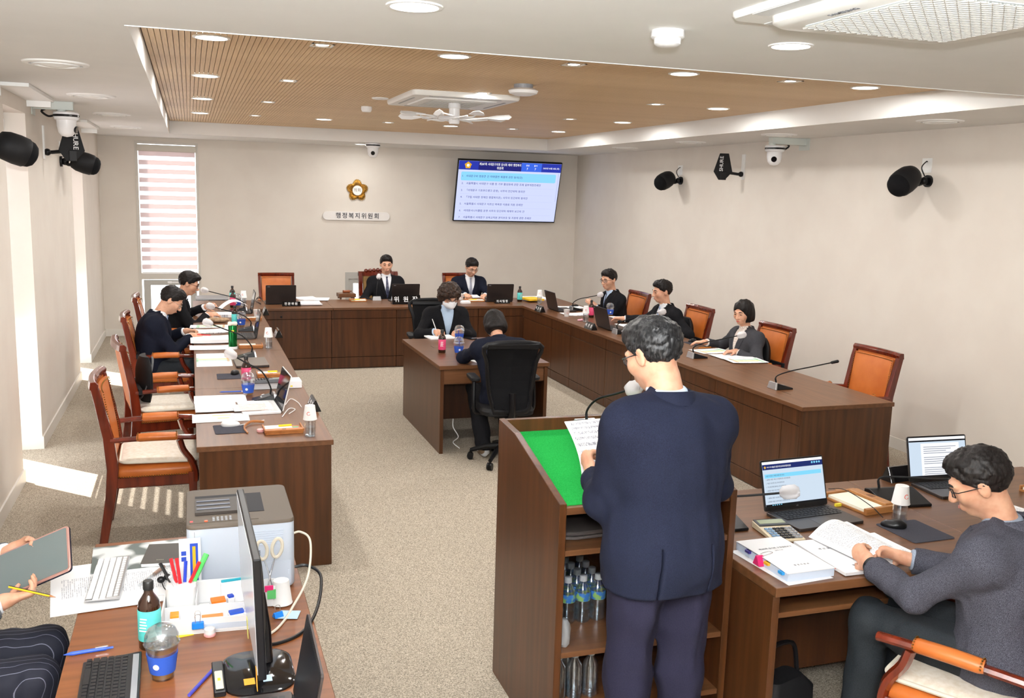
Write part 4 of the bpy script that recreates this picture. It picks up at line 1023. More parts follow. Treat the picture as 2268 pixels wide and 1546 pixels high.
    if hair == 'short':
        A.ell(q(0, -.014, .036), np.array((.0865, .106, .095))*sx, Rh).ell(q(0, .035, .085), np.array((.062, .055, .036))*sx, Rh, .03)
        A.fn(wob(210, .0036, (1, .45, .8)), op='n').fn(wob(60, .002), op='n')
        if h < .006: A.fn(wob(380, .0022, (1, .5, 1)), op='n')
        def cut(P): L = (P-H.astype(np.float32)) @ Rh.astype(np.float32)/hs; return (-(L[:, 2]-np.where(L[:, 1] > .03, .018+(L[:, 1]-.03)*.55, .018+(L[:, 1]-.03)*.78)-.012*(L[:, 1] > .05))*.8).astype(np.float32)
        A.fn(cut, .012)
    elif hair == 'bob':
        A.ell(q(0, -.018, .03), np.array((.094, .108, .098))*sx, Rh).ell(q(0, -.035, -.05), np.array((.098, .085, .085))*sx, Rh, .04)
        A.fn(wob(90, .004, (1, 1, .3)), op='n').ell(q(0, .1, -.045), np.array((.068, .09, .1))*sx, Rh, .012, 's').fn(lambda P: (-(((P-H.astype(np.float32)) @ Rh[:, 2].astype(np.float32))/hs+.098)).astype(np.float32), .015)
    else:
        A.ell(q(0, -.02, .04), np.array((.118, .115, .1))*sx, Rh).ell(q(0, -.05, -.03), np.array((.105, .075, .085))*sx, Rh, .05).ell(q(0, .05, .085), np.array((.085, .06, .045))*sx, Rh, .03)
        A.fn(wob(105, .010), op='n').fn(wob(50, .008), op='n').ell(q(0, .105, -.055), np.array((.075, .085, .1))*sx, Rh, .012, 's')
    mesh_field(A, 'hair', hairm or hair_m, min(h, .006), body)
    if glasses:
        g = MB(); gl = MB()
        for s in (-1, 1):
            ring = [(s*.033+x, .101-abs(x)*.12-(.012 if x*s > .01 else 0), -.003+z) for x, z in rrect(.046, .032, .012, 3)]
            g.tube(ring, .0019, 5, closed=True); g.tube([(s*.055, .092, .006), (s*.078, .07, .006), (s*.082, -.0, .006), (s*.08, -.02, -.006)], .0018, 5)
            gl.add(ring, [tuple(range(len(ring)))])
        g.tube([(-.011, .102, .002), (0, .106, .004), (.011, .102, .002)], .0018, 5); o = at(g, glasses, 'glasses'); l = at(gl, lens_m, 'lens'); l.parent = o
    if mask:
        M_ = Field(); M_.ell(q(0, .03, -.052), np.array((.075, .082, .074))*hs, Rh).cone(q(0, .098, -.018), q(0, .108, -.055), .022, .026, .03)
        def mc(P): L = (P-H.astype(np.float32)) @ Rh.astype(np.float32)/hs; return np.maximum(np.maximum(-(L[:, 1]-.012), L[:, 2]+.02-.65*np.maximum(0, .04-np.abs(L[:, 0]))), -(L[:, 2]+.112)).astype(np.float32)
        M_.fn(mc, .006); mesh_field(M_, 'face_mask', pm('mask_white', srgb(244,246,250), .8), .005, body)
    # --- clothes
    def torso(F, g, low=True):
        if low: F.ell(P0, (.155*b+g, .115*b+g, .13), Rt0)
        F.cone(P0+d1*.02, C, .125*b+g*.8, .128*b+g, .06, flat=(F1, 1.22)).ell(C+d2*.03, (.155*b+g, .105*b+g, .175), Rt, .06).cone(SH[0]+d2*(.0+g*.2), SH[1]+d2*(g*.2), .05+g*.8, .05+g*.8, .07)
        return F
    tc = lambda P: (P-C.astype(np.float32)) @ Rt.astype(np.float32)
    def sleeves(F, r0, r1, r2, cut):
        for S, E, W in ARM:
            f = nrm(W-E); e = W-f*cut
            F.cone(S-d2*.004, E, r0*armw, r1*armw, .06)
            F.ops.append(('u', 'k', (np.array(E, np.float32), np.array(e+f*.06, np.float32), r1*armw, r2*armw, e.astype(np.float32), f.astype(np.float32)), .03))
    sm = shirt or shirt_m
    Sh = torso(Field(), .01); Sh.cone(N-d2*.05, N+nrm(d2+Rh[:, 2])*.045, .068 if not fem else .06, .062 if not fem else .055, .03)
    nt = (N+nrm(d2+Rh[:, 2])*.027-F2*.0).astype(np.float32); nv = nrm(d2*.7+Rh[:, 2]*.5-F2*.35).astype(np.float32)
    Sh.fn(lambda P: ((P-nt) @ nv).astype(np.float32), .004)
    St = Field(); St.ops = list(Sh.ops)
    if jacket: sleeves(Sh, .045, .042, .036, .018)
    else: sleeves(Sh, .055, .048, .036, .01)
    mesh_field(Sh, 'shirt', sm, h*1.2 if h > .007 else .0075, body)
    def front(F, x, t, start=.3):
        p = C+d2*t+Rt[:, 0]*x+F2*start
        for _ in range(40):
            e = float(F(p[None].astype(np.float32))[0])
            if e < .0008: break
            p = p-F2*e*.8
        return p
    if vest:
        Ve = torso(Field(), .016); Ve.fn(lambda P: -np.maximum(np.maximum(np.abs(tc(P)[:, 0])-np.clip((tc(P)[:, 2]+.02)/.2, 0, 1)*.075, .02-tc(P)[:, 1]), -(tc(P)[:, 2]+.02)).astype(np.float32)).fn(lambda P: (tc(P)[:, 2]-.2).astype(np.float32))
        mesh_field(Ve, 'vest', vest, .008, body)
    if tie:
        ts = []
        for k in range(7):
            t = .185-.05*k; w = (.014, .017, .021, .025, .03, .034, .036)[k]; c = front(St, 0, t)+F2*.004
            ts.append([c-Rt[:, 0]*w, c+F2*.004, c+Rt[:, 0]*w, c-F2*.004])
        kn = front(St, 0, .2)+F2*.006
        MB().loft([[kn-Rt[:, 0]*.016+d2*.014, kn+F2*.006+d2*.014, kn+Rt[:, 0]*.016+d2*.014, kn-F2*.008+d2*.014], [kn-Rt[:, 0]*.011-d2*.016, kn+F2*.006-d2*.016, kn+Rt[:, 0]*.011-d2*.016, kn-F2*.008-d2*.016]]).loft(ts).build('tie', tie, body, bev=.002)
    J0 = None
    if jacket:
        J = torso(Field(), .024)
        J.cone(C+d2*.06, P0+d1*.0, (.16 if not fem else .14)*b, (.168 if not fem else .15)*b, .06, flat=(F1, 1.2))
        for S_ in SH: J.cone(N-d2*.06-F2*.01, S_-d2*.01, .05, .052, .06)
        if stand:
            for s in (-1, 1): J.cone(P0+np.array([s*.06*b, 0, .06]), P0+np.array([s*.078*b, 0, hem-.03]), .11*b, .124*b, .06)
        else: J.cone(P0, P0+np.array([0, .02, -.04]), .15*b, .16*b, .05, flat=(F1, 1.15))
        Jc = list(J.ops); sleeves(J, .053, .05, .043, .03)
        J.cone(N-d2*.05-F2*.01, N-d2*.01-F2*.012, .084 if not fem else .074, .072 if not fem else .063, .014)
        J0 = Jc+J.ops[-1:]
        J.fn(wob(30, .004, (1, 1, .7)), op='n').fn(wob(75, .0016, (1, 1, .6)), op='n')
        op = opening
        def vcut(P):
            L = tc(P); w = np.clip((L[:, 2]-(.24-op*1.9))/(op*1.9), 0, 1)*.078+.002*(L[:, 2] < 0)
            return (-np.maximum(np.maximum(np.abs(L[:, 0])-w, .012-L[:, 1]), -(L[:, 2]-(.24-op*1.9)))).astype(np.float32)
        J.fn(vcut, .006)
        ncut = (N+d2*.002-F2*.02).astype(np.float32); nn = nrm(d2*.85-F2*.5).astype(np.float32); J.fn(lambda P: ((P-ncut) @ nn).astype(np.float32)-.014, .006)
        if stand:
            J.fn(lambda P: (-(P[:, 2]-(P0[2]+hem))-.02*np.sign(P[:, 1])*0).astype(np.float32), .004)
            for s in (-1, 1): J.fn((lambda s: lambda P: -np.maximum(np.maximum(np.abs(P[:, 0]-s*(.085+.02*(P0[2]-P[:, 2])))-.0035, P[:, 1]+.02), P[:, 2]-(P0[2]+.05)).astype(np.float32))(s), .0)
        else: J.fn(lambda P: (-(P[:, 2]-(hip-.1))).astype(np.float32), .01)
        jo = mesh_field(J, 'jacket', jacket, h*1.15 if h > .007 else h*1.08, body)
        Jf = Field(); Jf.ops = J0
        rr = []; up = nrm(d2*.8+Rh[:, 2]*.2-F2*.25)
        for k in range(15):
            a = -2.05+4.1*k/14; dr = nrm(-F2*math.cos(a)+Rt[:, 0]*math.sin(a)); o = N-F2*.006; cf = 1-.0*abs(a)
            r1 = .071 if not fem else .062
            p1 = o+dr*(r1+.002)+up*.013-F2*.0; p2 = o+dr*(r1+.022)-d2*(.03+.012*abs(a))+F2*(.012*abs(a)); nn_ = nrm(np.cross(p2-p1, np.cross(dr, d2)))*.0
            rr.append([p1-dr*.008, p1+dr*.004, p2+dr*.006, p2-dr*.008-d2*.002])
        MB().loft(rr).build('collar', jacket, body, bev=.002, smooth=True)
        for s in (-1, 1):       # lapels laid on the chest
            rows = []
            t0 = .24-op*1.9
            for k in range(9):
                v = k/8; t = t0+.01+(.2-t0)*v; xi = v*.068+.006; xo = xi+.005+.05*math.sin(min(1, v*1.25)*math.pi*.62)*(1 if v < .82 else .8)
                rows.append([front(Jf, s*(xi+(xo-xi)*u/3), t)+F2*(.004+.003*math.sin(u/3*math.pi)) for u in range(4)])
            vs = [p for r in rows for p in r]+[p-F2*.004 for r in rows for p in r]; fs = []
            for i in range(8):
                for j in range(3): a = (i*4+j, i*4+j+1, (i+1)*4+j+1, (i+1)*4+j); fs += [a, tuple(36+k for k in a[::-1])]
            rim = [0, 1, 2, 3]+[i*4+3 for i in range(1, 9)]+[34, 33, 32]+[i*4 for i in range(7, 0, -1)]
            for a, c in zip(rim, rim[1:]+rim[:1]): fs.append((c, a, 36+a, 36+c))
            MB().add(vs, fs).build('lapel', jacket, body, smooth=True)
    if legs:
        Tr = Field().ell(P0-np.array([0, 0, .02]), (.165*b, .125*b, .125), None)
        for hj, k, a in LEG:
            Tr.cone(hj, k, .092*b, .074, .05).cone(k, a+np.array([0, 0, -.02]), .073, .066, .03)
            if stand: Tr.cone(hj+np.array([0, -.085, -.1]), k+np.array([0, -.068, 0]), .008, .008, .03).cone(k+np.array([0, -.068, 0]), a+np.array([0, -.062, 0]), .008, .008, .03)
        Tr.fn(wob(24, .006, (1, 1, .8)), op='n').fn(wob(70, .002, (1, 1, .5)), op='n').fn(lambda P: (-(P[:, 2]-.06)).astype(np.float32)).fn(lambda P: (P[:, 2]-(P0[2]+.06)).astype(np.float32))
        mesh_field(Tr, 'trousers', trousers or black_tr, .0105 if h > .007 else .0085, body)
        for hj, k, a in LEG:
            so = Field().cone(a+np.array([0, -.03, -.05]), a+np.array([0, .15, -.055]), .038, .034, .02).cone(a+np.array([0, -.01, -.01]), a+np.array([0, .06, -.04]), .04, .036, .03).fn(lambda P: (-(P[:, 2]-.004)).astype(np.float32))
            mesh_field(so, 'shoe', shoes or gloss_b, .008, body)
    return body, dict(H=H, Rh=Rh, C=C, N=N, ARM=ARM, d2=d2, F2=F2, P0=P0)
tie_d = noisy(pm('striped_tie', srgb(44,48,72), .5), srgb(36,38,56), srgb(88,92,118), (1, 1, 1), 60); tie_g = pm('grey_tie', srgb(150,152,166), .5); tie_b = pm('pale_blue_tie', srgb(150,172,206), .5)
knit_m = fabric('navy_knit', srgb(30,34,56), .3, 500); flor_m = noisy(pm('floral_blouse', srgb(226,216,208), .8), srgb(196,176,166), srgb(240,234,226), sc=90)
pin_m = pm('pinstripe', srgb(28,30,44), .8)
def mk_pin(m):
    bs = m.node_tree.nodes['Principled BSDF']; tc = nd(m, 'ShaderNodeTexCoord'); sp = nd(m, 'ShaderNodeSeparateXYZ'); lk(m, tc.outputs['Object'], sp.inputs[0])
    a = nd(m, 'ShaderNodeMath', operation='MULTIPLY'); lk(m, sp.outputs[0], a.inputs[0]); a.inputs[1].default_value = 42
    f = nd(m, 'ShaderNodeMath', operation='FRACT'); lk(m, a.outputs[0], f.inputs[0])
    r = ramp(m, f.outputs[0], [(0, srgb(22,24,38)), (.92, srgb(22,24,38)), (.95, srgb(112,114,130)), (1, srgb(112,114,130))]); lk(m, r.outputs[0], bs.inputs['Base Color'])
mk_pin(pin_m)
wm = dict(f=(0, 1, -.1))
ppl = {}
ppl['lectern'] = person('man standing at the lectern in a navy suit, seen from behind', (1.462, 2.66, 0), .06, lean=.05, lean2=.16, head=(.36, .3, -.02), side=.03, hds=.93, stand=True, scale=1.06,
    hands={'L': (1.36, 3.02, 1.135), 'R': (1.68, 3.05, 1.10), 'Lg': dict(f=(-.05, .6, .55), n=(1, .1, 0), curl=.75), 'Rg': dict(f=(-.3, .9, .0), n=(-.2, 0, -1), curl=.5)},
    jacket=navy_m, trousers=navy_tr, glasses=specs_m, hairm=hair_g, h=.0052, hem=-.115, elb=(.5, -1, -.5), build=1.0, neck=.035, armw=1.0, shw=.84, shirt=fabric('pale_blue_shirt', srgb(206,222,240), .03, 200))
ppl['tweed'] = person('man in a grey tweed jacket seated at the right front table, back to the camera', (2.70, 2.37, 0), .36, hip=.585, lean=.1, lean2=.2, head=(.45, .42, -.08), side=-.02,
    hands={'L': (2.40, 2.76, .795), 'R': (2.60, 2.80, .785), 'Lg': dict(f=(.0, .9, .35), n=(.9, 0, -.3), curl=.7), 'Rg': dict(f=(-.5, .8, .1), n=(-.6, -.3, -.5), curl=.6)},
    jacket=tweed_m, trousers=black_tr, glasses=specs_m, h=.0054, knees=.46, build=1.14, armw=1.1, elb=(.8, -.3, -1.1), shirt=fabric('grey_shirt', srgb(150,160,176), .15, 300))
ppl['navy'] = person('man in a navy suit marking pages with a red pen at the left desk', (-.37, 8.93, 0), -HP, lean=.08, lean2=.3, head=(.62, .0, 0),
    hands={'L': (-.06, 9.16, .80), 'R': (-.02, 8.93, .79), 'Lg': dict(f=(1, -.1, -.1), n=(0, -.6, -.8), curl=.7), 'Rg': dict(f=(1, .4, -.1), n=(0, .5, -.85), curl=.75)}, jacket=navyd_m, tie=tie_b, glasses=specs_s, elb=(.8, -.7, -.6), h=.0076)
ppl['black'] = person('man in a black suit and glasses turning pages at the far left desk', (-.24, 10.35, 0), -HP, lean=.2, lean2=.34, head=(.38, -.02, 0),
    hands={'L': (.14, 10.62, .845), 'R': (.15, 10.32, .80), 'Lg': dict(f=(1, -.1, .2), n=(0, -.9, -.3), curl=.6), 'Rg': dict(f=(1, .25, 0), n=(0, .5, -.85), curl=.3)}, jacket=black_s, tie=black_s, glasses=specs_m, elb=(.8, -.7, -.6), h=.0076)
ppl['chair'] = person('chairman in a black suit and striped tie seated at the head desk microphone', (2.47, 12.56, 0), math.pi, lean=.02, lean2=.08, head=(.12, -.1, 0),
    hands={'L': (2.68, 12.25, .66), 'R': (2.28, 12.25, .66)}, jacket=black_s, tie=tie_d, h=.0078, neck=.06)
ppl['vest'] = person('man in glasses and a dark knitted vest writing at the head desk', (3.62, 12.56, 0), math.pi, lean=.14, lean2=.2, head=(.42, .12, 0),
    hands={'L': (3.72, 12.07, .78), 'R': (3.45, 12.02, .79), 'Rg': dict(f=(.25, -1, -.1), n=(.6, 0, -.8), curl=.75)}, jacket=navyd_m, vest=knit_m, tie=tie_g, glasses=specs_s, h=.0078, opening=.2)
ppl['curly'] = person('woman with curly brown hair and a white mask writing at the middle table', (2.42, 9.24, 0), math.pi, lean=.16, lean2=.26, head=(.55, .12, .05), fem=True, hair='curly', hairm=hair_b, mask=True, glasses=specs_m,
    hands={'L': (2.48, 8.86, .79), 'R': (2.25, 8.86, .79), 'Lg': dict(f=(-.7, -.7, 0), n=(-.3, 0, -1), curl=.4), 'Rg': dict(f=(.35, -.9, 0), n=(.7, .2, -.7), curl=.75)}, jacket=black_s, shirt=shirt_b, h=.0076, trousers=black_s)
ppl['bob'] = person('woman with bobbed black hair bent over the middle table, back to the camera', (2.35, 7.05, 0), -.02, lean=.3, lean2=.5, head=(.75, 0, 0), fem=True, hair='bob',
    hands={'L': (2.22, 7.62, .79), 'R': (2.52, 7.62, .79)}, jacket=navyd_m, trousers=black_s, feet=.14, build=1.05, h=.0076, elb=(1.2, -.3, -.6), shoes=noisy(pm('sneaker', srgb(176,178,180), .7), srgb(120,98,74), srgb(210,212,214), sc=14, detail=0, lo=.45, hi=.5))
ppl['g1'] = person('man in glasses gesturing with one hand at the far end of the right desk', (4.9, 10.42, 0), HP, lean=.12, lean2=.2, head=(.15, .35, 0),
    hands={'L': (4.62, 10.42, .83), 'R': (4.7, 10.7, .78), 'Lg': dict(f=(-.75, .1, .5), n=(-.2, .9, .3), curl=.35), 'Rg': dict(f=(-1, -.2, 0))}, jacket=black_s, shirt=shirt_b, tie=tie_d, glasses=specs_m, h=.0076, elb=(1, -.5, -.8))
ppl['g2'] = person('man in a dark open-collared suit reaching across the right desk', (4.87, 9.0, 0), HP, lean=.1, lean2=.16, head=(.12, -.1, 0),
    hands={'L': (4.72, 8.78, .78), 'R': (4.55, 9.5, .80), 'Rg': dict(f=(-.7, .75, 0), curl=.3)}, jacket=black_s, tie=tie_b, h=.0076, elb=(.9, -.6, -.6), opening=.19)
ppl['w'] = person('woman with a black bob and grey jacket using a mouse at the right desk', (4.92, 7.55, 0), HP, lean=.06, lean2=.1, head=(.18, .42, 0), fem=True, hair='bob',
    hands={'L': (4.7, 7.4, .775), 'R': (4.64, 7.86, .79), 'Rg': dict(f=(-.85, .5, -.05), curl=.25), 'Lg': dict(f=(-1, .2, 0), curl=.3)}, jacket=char_m, shirt=flor_m, h=.0076, hip=.49, trousers=black_s)
ppl['tablet'] = person('person in pinstriped trousers holding a tablet at the left edge of the photo', (-.97, 3.34, 0), -HP, lean=.0, lean2=.04, head=(.4, 0, 0), fem=True, hair='bob',
    hands={'L': (-.62, 3.5, .86), 'R': (-.6, 3.22, .80), 'Lg': dict(f=(.8, -.2, .4), n=(.2, -1, .2), curl=.5), 'Rg': dict(f=(.9, .35, .1), n=(-.2, .3, .9), curl=.55, thumb=.5)}, jacket=fabric('grey_knit', srgb(92,94,98), .2, 300), trousers=pin_m, h=.0058, knees=.44)
# ------------------------------------------------------------------ things on the desks
DT = DZ+.0005
brown_g = pm('amber_bottle', (.03, .01, .004), .08, coat=.5); cap_b = pm('black_cap', (.01, .01, .01), .35)
teal_l = noisy(pm('teal_label', srgb(92,212,208), .5), srgb(84,206,202), srgb(110,222,218), sc=20); pink_l = noisy(pm('pink_label', srgb(226,70,118), .5), srgb(220,60,108), srgb(236,96,138), sc=20)
sleeve_b = pm('blue_sleeve', srgb(44,84,180), .7); juice = mixed('iced_tea', srgb(176,128,60), .8, .1); ice_m = clearish('ice', (.95, .96, .98, 1), .15, .6)
cup_w = pm('paper_cup', srgb(240,238,236), .6); cup_p = pm('cup_mark', srgb(226,120,110), .6)
tan_l = noisy(pm('tan_leather', srgb(168,104,50), .4), srgb(156,94,42), srgb(178,114,58), sc=14); memo = pm('memo_paper', srgb(250,246,226), .8)
pad_d = fabric('mouse_mat', srgb(66,66,74), .2, 400)
bottle_c = clearish('bottle_plastic', (.9, .93, .95, 1), .2, .85, .16)
green_m = pm('green_metal', srgb(20,110,52), .22, .7)
N_ = {}
def proto(key, make):       # build one of a kind, then copy it with its parts
    def f(label, x, y, rz=0, z=DT, group=None, **k):
        kk = (key, tuple(sorted((a, str(b)) for a, b in k.items())))
        if kk not in N_: N_[kk] = t = make(**k); t.location = (x, y, z); t.rotation_euler = (0, 0, rz); t['label'] = label
        else: t = dup(N_[kk], (x, y, z), rz, label)
        if group: t['group'] = group
        return t
    return f
def mk_bottle(col):
    t = thing('glass_bottle', '', 'bottle')
    MB().lathe([(.002, 0), (.03, 0), (.033, .004), (.033, .125), (.03, .142), (.018, .16), (.0135, .168), (.0135, .182), (.002, .182)], 24).build('body', brown_g, t, smooth=True)
    MB().lathe([(.0332, .028), (.0339, .03), (.0339, .118), (.0332, .12)], 24).build('label_wrap', col, t, smooth=True)
    o = MB(); o.m = Matrix.Rotation(HP, 4, 'X')
    k = MB()
    for q in range(5): k.box(-.014+.001*q, .012-.003*(q % 2), -.0345, -.034, .06+.009*q, .064+.009*q)
    stuff(k.build('label_print', inkw, t))
    MB().lathe([(.002, .178), (.0155, .178), (.0155, .2), (.013, .203), (.002, .203)], 20).build('cap', cap_b, t, smooth=True)
    return t
bottle = proto('bottle', mk_bottle)
def mk_iced(fill=.06, straw=False):
    t = thing('iced_drink_cup', '', 'cup')
    MB().lathe([(.002, .001), (.031, .001), (.046, .105), (.047, .107), (.044, .104), (.029, .004), (.002, .004)], 28).build('cup_wall', clear_p, t, smooth=True)
    MB().lathe([(.002, .006), (.0285, .006), (.0285+.0145*fill/.1, fill), (.002, fill)], 24).build('drink', juice, t, smooth=True)
    MB().lathe([(.0345, .022), (.0352, .022), (.0435, .078), (.0428, .078)], 28).build('sleeve', sleeve_b, t, smooth=True)
    MB().lathe([(.049, .104), (.0505, .108), (.048, .112), (.046, .13), (.038, .148), (.022, .158), (.012, .16), (.012, .158), (.021, .156), (.036, .146), (.044, .13)], 28).build('dome_lid', clear_p, t, smooth=True)
    k = MB()
    for i in range(9): a = i*2.4; c = Vector((.02*math.cos(a), .02*math.sin(a), fill+.006+.006*(i % 3))); k.m = Matrix.Translation(c) @ Euler((i, i*.7, i*1.3)).to_matrix().to_4x4(); k.cb((0, 0, 0), (.016, .016, .016))
    stuff(k.build('ice', ice_m, t))
    b = MB(); b.lathe([(.002, 0), (.009, 0), (.009, .0006), (.002, .0006)], 16); b.build('sleeve_badge', inkw, t, loc=(-.012, -.0388, .05), rot=(HP+.15, 0, -.3))
    if straw: MB().tube([(.012, 0, .02), (-.004, .004, .215)], .0035, 8).build('straw', pm('blue_straw', srgb(40,50,150), .4), t)
    return t
iced = proto('iced', mk_iced)
def mk_water():
    t = thing('water_bottle', '', 'bottle')
    pr = [(.002, 0), (.028, 0), (.032, .006)]
    for k in range(6): pr += [(.032, .012+.018*k), (.0295, .02+.018*k)]
    pr += [(.0315, .125), (.028, .14), (.014, .16), (.0125, .178), (.002, .178)]
    MB().lathe(pr, 24).build('body', bottle_c, t, smooth=True)
    MB().lathe([(.002, .004), (.029, .006), (.029, .055), (.002, .055)], 20).build('water', clearish('water', (.9, .95, .98, 1), .06, .4), t, smooth=True)
    return t
def mk_water_cup():
    t = mk_water(); t.name = 'capped_water_bottle'
    b = MB().lathe([(.0385, .098), (.04, .1), (.0385, .103), (.0285, .178), (.0275, .18), (.002, .178), (.002, .175), (.0265, .175), (.037, .1)], 28).build('paper_cup', cup_w, t, smooth=True)
    MB(Matrix.Rotation(-.35, 4, 'Z')).tube([(.0095*math.cos(a), -.0345+.0008, .138+.0095*math.sin(a)) for a in [2*math.pi*k/14+.9 for k in range(12)]], .0018, 5).build('ring_mark', cup_p, b)
    return t
wbottle = proto('wcup', mk_water_cup); water = proto('water', mk_water)
def mk_cup():
    t = thing('paper_cup', '', 'cup')
    MB().lathe([(.002, 0), (.026, 0), (.0365, .078), (.038, .08), (.0355, .08), (.0255, .004), (.002, .004)], 28).build('cup_wall', cup_w, t, smooth=True)
    MB().tube([(.0095*math.cos(a), -.0315, .045+.0095*math.sin(a)) for a in [2*math.pi*k/14+.9 for k in range(12)]], .0016, 5).build('ring_mark', cup_p, t)
    return t
pcup = proto('pcup', mk_cup)
def mk_plate(txt='', w=.2, h=.072, size=.048):
    t = thing('name_plate', '', 'sign')
    MB().slab([(-h*.5, 0), (h*.5, 0), (h*.08, h), (-h*.08, h)], -w/2, w/2).build('body', gloss_b, t, bev=.001)
    if txt:
        lettering(txt, size, inkw, t, (0, h*.305, h*.5), (HP-.4, 0, math.pi), spacing=1.15)
        if w < .21 and h > .06: lettering(txt, size, inkw, t, (0, -h*.305, h*.5), (HP-.4, 0, 0), spacing=1.15)
    return t
plate = proto('plate', mk_plate)
def keyboard_keys(parent, nx, rows, pitch, w, d, h, mat, z, y0, x0, joined=False):
    one = None; mb = MB()
    for j in range(rows):
        i = 0
        while i < nx:
            ln = 1
            if j == 0 and 3 <= i < 8: ln = 5
            elif i == 0 and j in (1, 2): ln = 1.6
            x = x0+(i+ln/2)*pitch; y = y0+(j+.5)*pitch; ww = w+(ln-1)*pitch
            if joined: mb.cb((x, y, z+h/2), (ww, d, h))
            else:
                if ln == 1:
                    if one is None: one = MB().loft([[(a*k, b*k, q) for a, b in ((-w/2, -d/2), (w/2, -d/2), (w/2, d/2), (-w/2, d/2))] for q, k in ((0, 1), (h, .82))]).build('key', mat, parent, loc=(x, y, z))
                    else: c = one.copy(); COL.objects.link(c); c.location = (x, y, z)
                else: MB().cb((0, 0, h/2), (ww, d, h)).build('key', mat, parent, loc=(x, y, z))
            i += ln
    if joined: stuff(mb.build('keys', mat, parent))
def mk_laptop(lid=105, body=None, screen=None, w=.357, d=.235, content=None, keys=None):
    t = thing('laptop', '', 'laptop'); body = MATS[body or 'laptop_grey']
    MB().prism(rrect(w, d, .012, 3, 0, -d/2-.004), 0, .014).build('base', body, t, bev=.002)
    keyboard_keys(t, 15, 5, .0205, .017, .016, .002, MATS[keys or 'key_cap'], .0142, -.125, -.154, True)
    MB().box(-.05, .05, -d+.012, -.145, .0142, .0146).build('touchpad', pm('touchpad', srgb(58,54,54), .3) if 'touchpad' not in MATS else MATS['touchpad'], t)
    a = math.radians(180-lid); R = Matrix.Translation((0, 0, .014)) @ Matrix.Rotation(HP-a*1.0 if False else math.radians(90-(180-lid)), 4, 'X')
    # lid frame: local x across, z up the lid, screen facing -y before the hinge turn
    R = Matrix.Translation((0, 0, .012)) @ Matrix.Rotation(-math.radians(lid-90), 4, 'X')
    hh = d*.98
    b = MB(R @ Matrix.Rotation(HP, 4, 'X')); b.prism(rrect(w, hh, .01, 3, 0, hh/2), -.007, 0); o = b.build('lid', MATS['laptop_lid'] if body.name != 'white_plastic' else body, t, bev=.001)
    b = MB(R); b.box(-w/2+.003, w/2-.003, -.001, -.0002, .003, hh-.003); bz = b.build('bezel', blackp, t)
    b = MB(R); b.box(-w/2+.008, w/2-.008, -.0018, -.001, .022, hh-.008); sc = b.build('screen', screen or gloss_b, t)
    t['lidrot'] = 0
    b = MB(R); b.box(-w*.42, w*.42, -.006, .008, -.006, .004); b.build('hinge', blackp, t)
    b = MB(R @ Matrix.Translation((0, 0, 0)) @ Matrix.Rotation(HP, 4, 'X') @ Matrix.Rotation(math.pi, 4, 'Y'))
    b2 = MB(R); b2.box(w/2-.05, w/2-.02, .0071, .0074, hh-.022, hh-.016); b2.build('lid_badge', greyp, t)
    if content: content(t, R, w, hh)
    return t
laptop = proto('laptop', mk_laptop)
def mk_mouse(m='black_plastic'):
    t = thing('computer_mouse', '', 'mouse')
    rings = []
    for z, k in ((0, .94), (.006, 1.0), (.015, .95), (.024, .74), (.029, .35)): rings.append([(.031*k*math.cos(a)*(1-.1*math.sin(a)), .055*k*math.sin(a)-.004*z/.03, z+.004*(math.sin(a) < 0)*(z > .01)) for a in [2*math.pi*i/24 for i in range(24)]])
    MB().loft(rings).build('shell', MATS[m], t, smooth=True)
    MB().cyl((-.003, .03, .02), (.003, .03, .02), .007, n=14).build('scroll_wheel', greyp, t, smooth=True)
    return t
mouse = proto('mouse', mk_mouse)
def flat(name, label, cat, x, y, rz, poly, th, mat, z=DT, bev=0):
    t = MB().prism(poly, 0, th).build(name, mat, None, bev, loc=(x, y, z), rot=(0, 0, rz)); return tag(t, label, cat)
def mousepad(label, x, y, rz, w=.21, h=.17): return flat('mouse_mat', label, 'mouse mat', x, y, rz, rrect(w, h, .012, 3), .003, pad_d)
def sheetp(label, x, y, rz, mat=page, w=.21, h=.297, z=DT, th=.0012, curl=.0, name='paper_sheet', curlx=0, side=None):
    """a page or a stack; side shows the edges of the leaves"""
    f = lambda u, v: ((u-.5)*w, (v-.5)*h, th+curl*(abs(2*v-1)**2.2)+curlx*(abs(2*u-1)**2.4))
    t = MB().sheet(f, 8, 8, th).build(name, mat, None, loc=(x, y, z), rot=(0, 0, rz), smooth=True)
    return tag(t, label, 'papers')
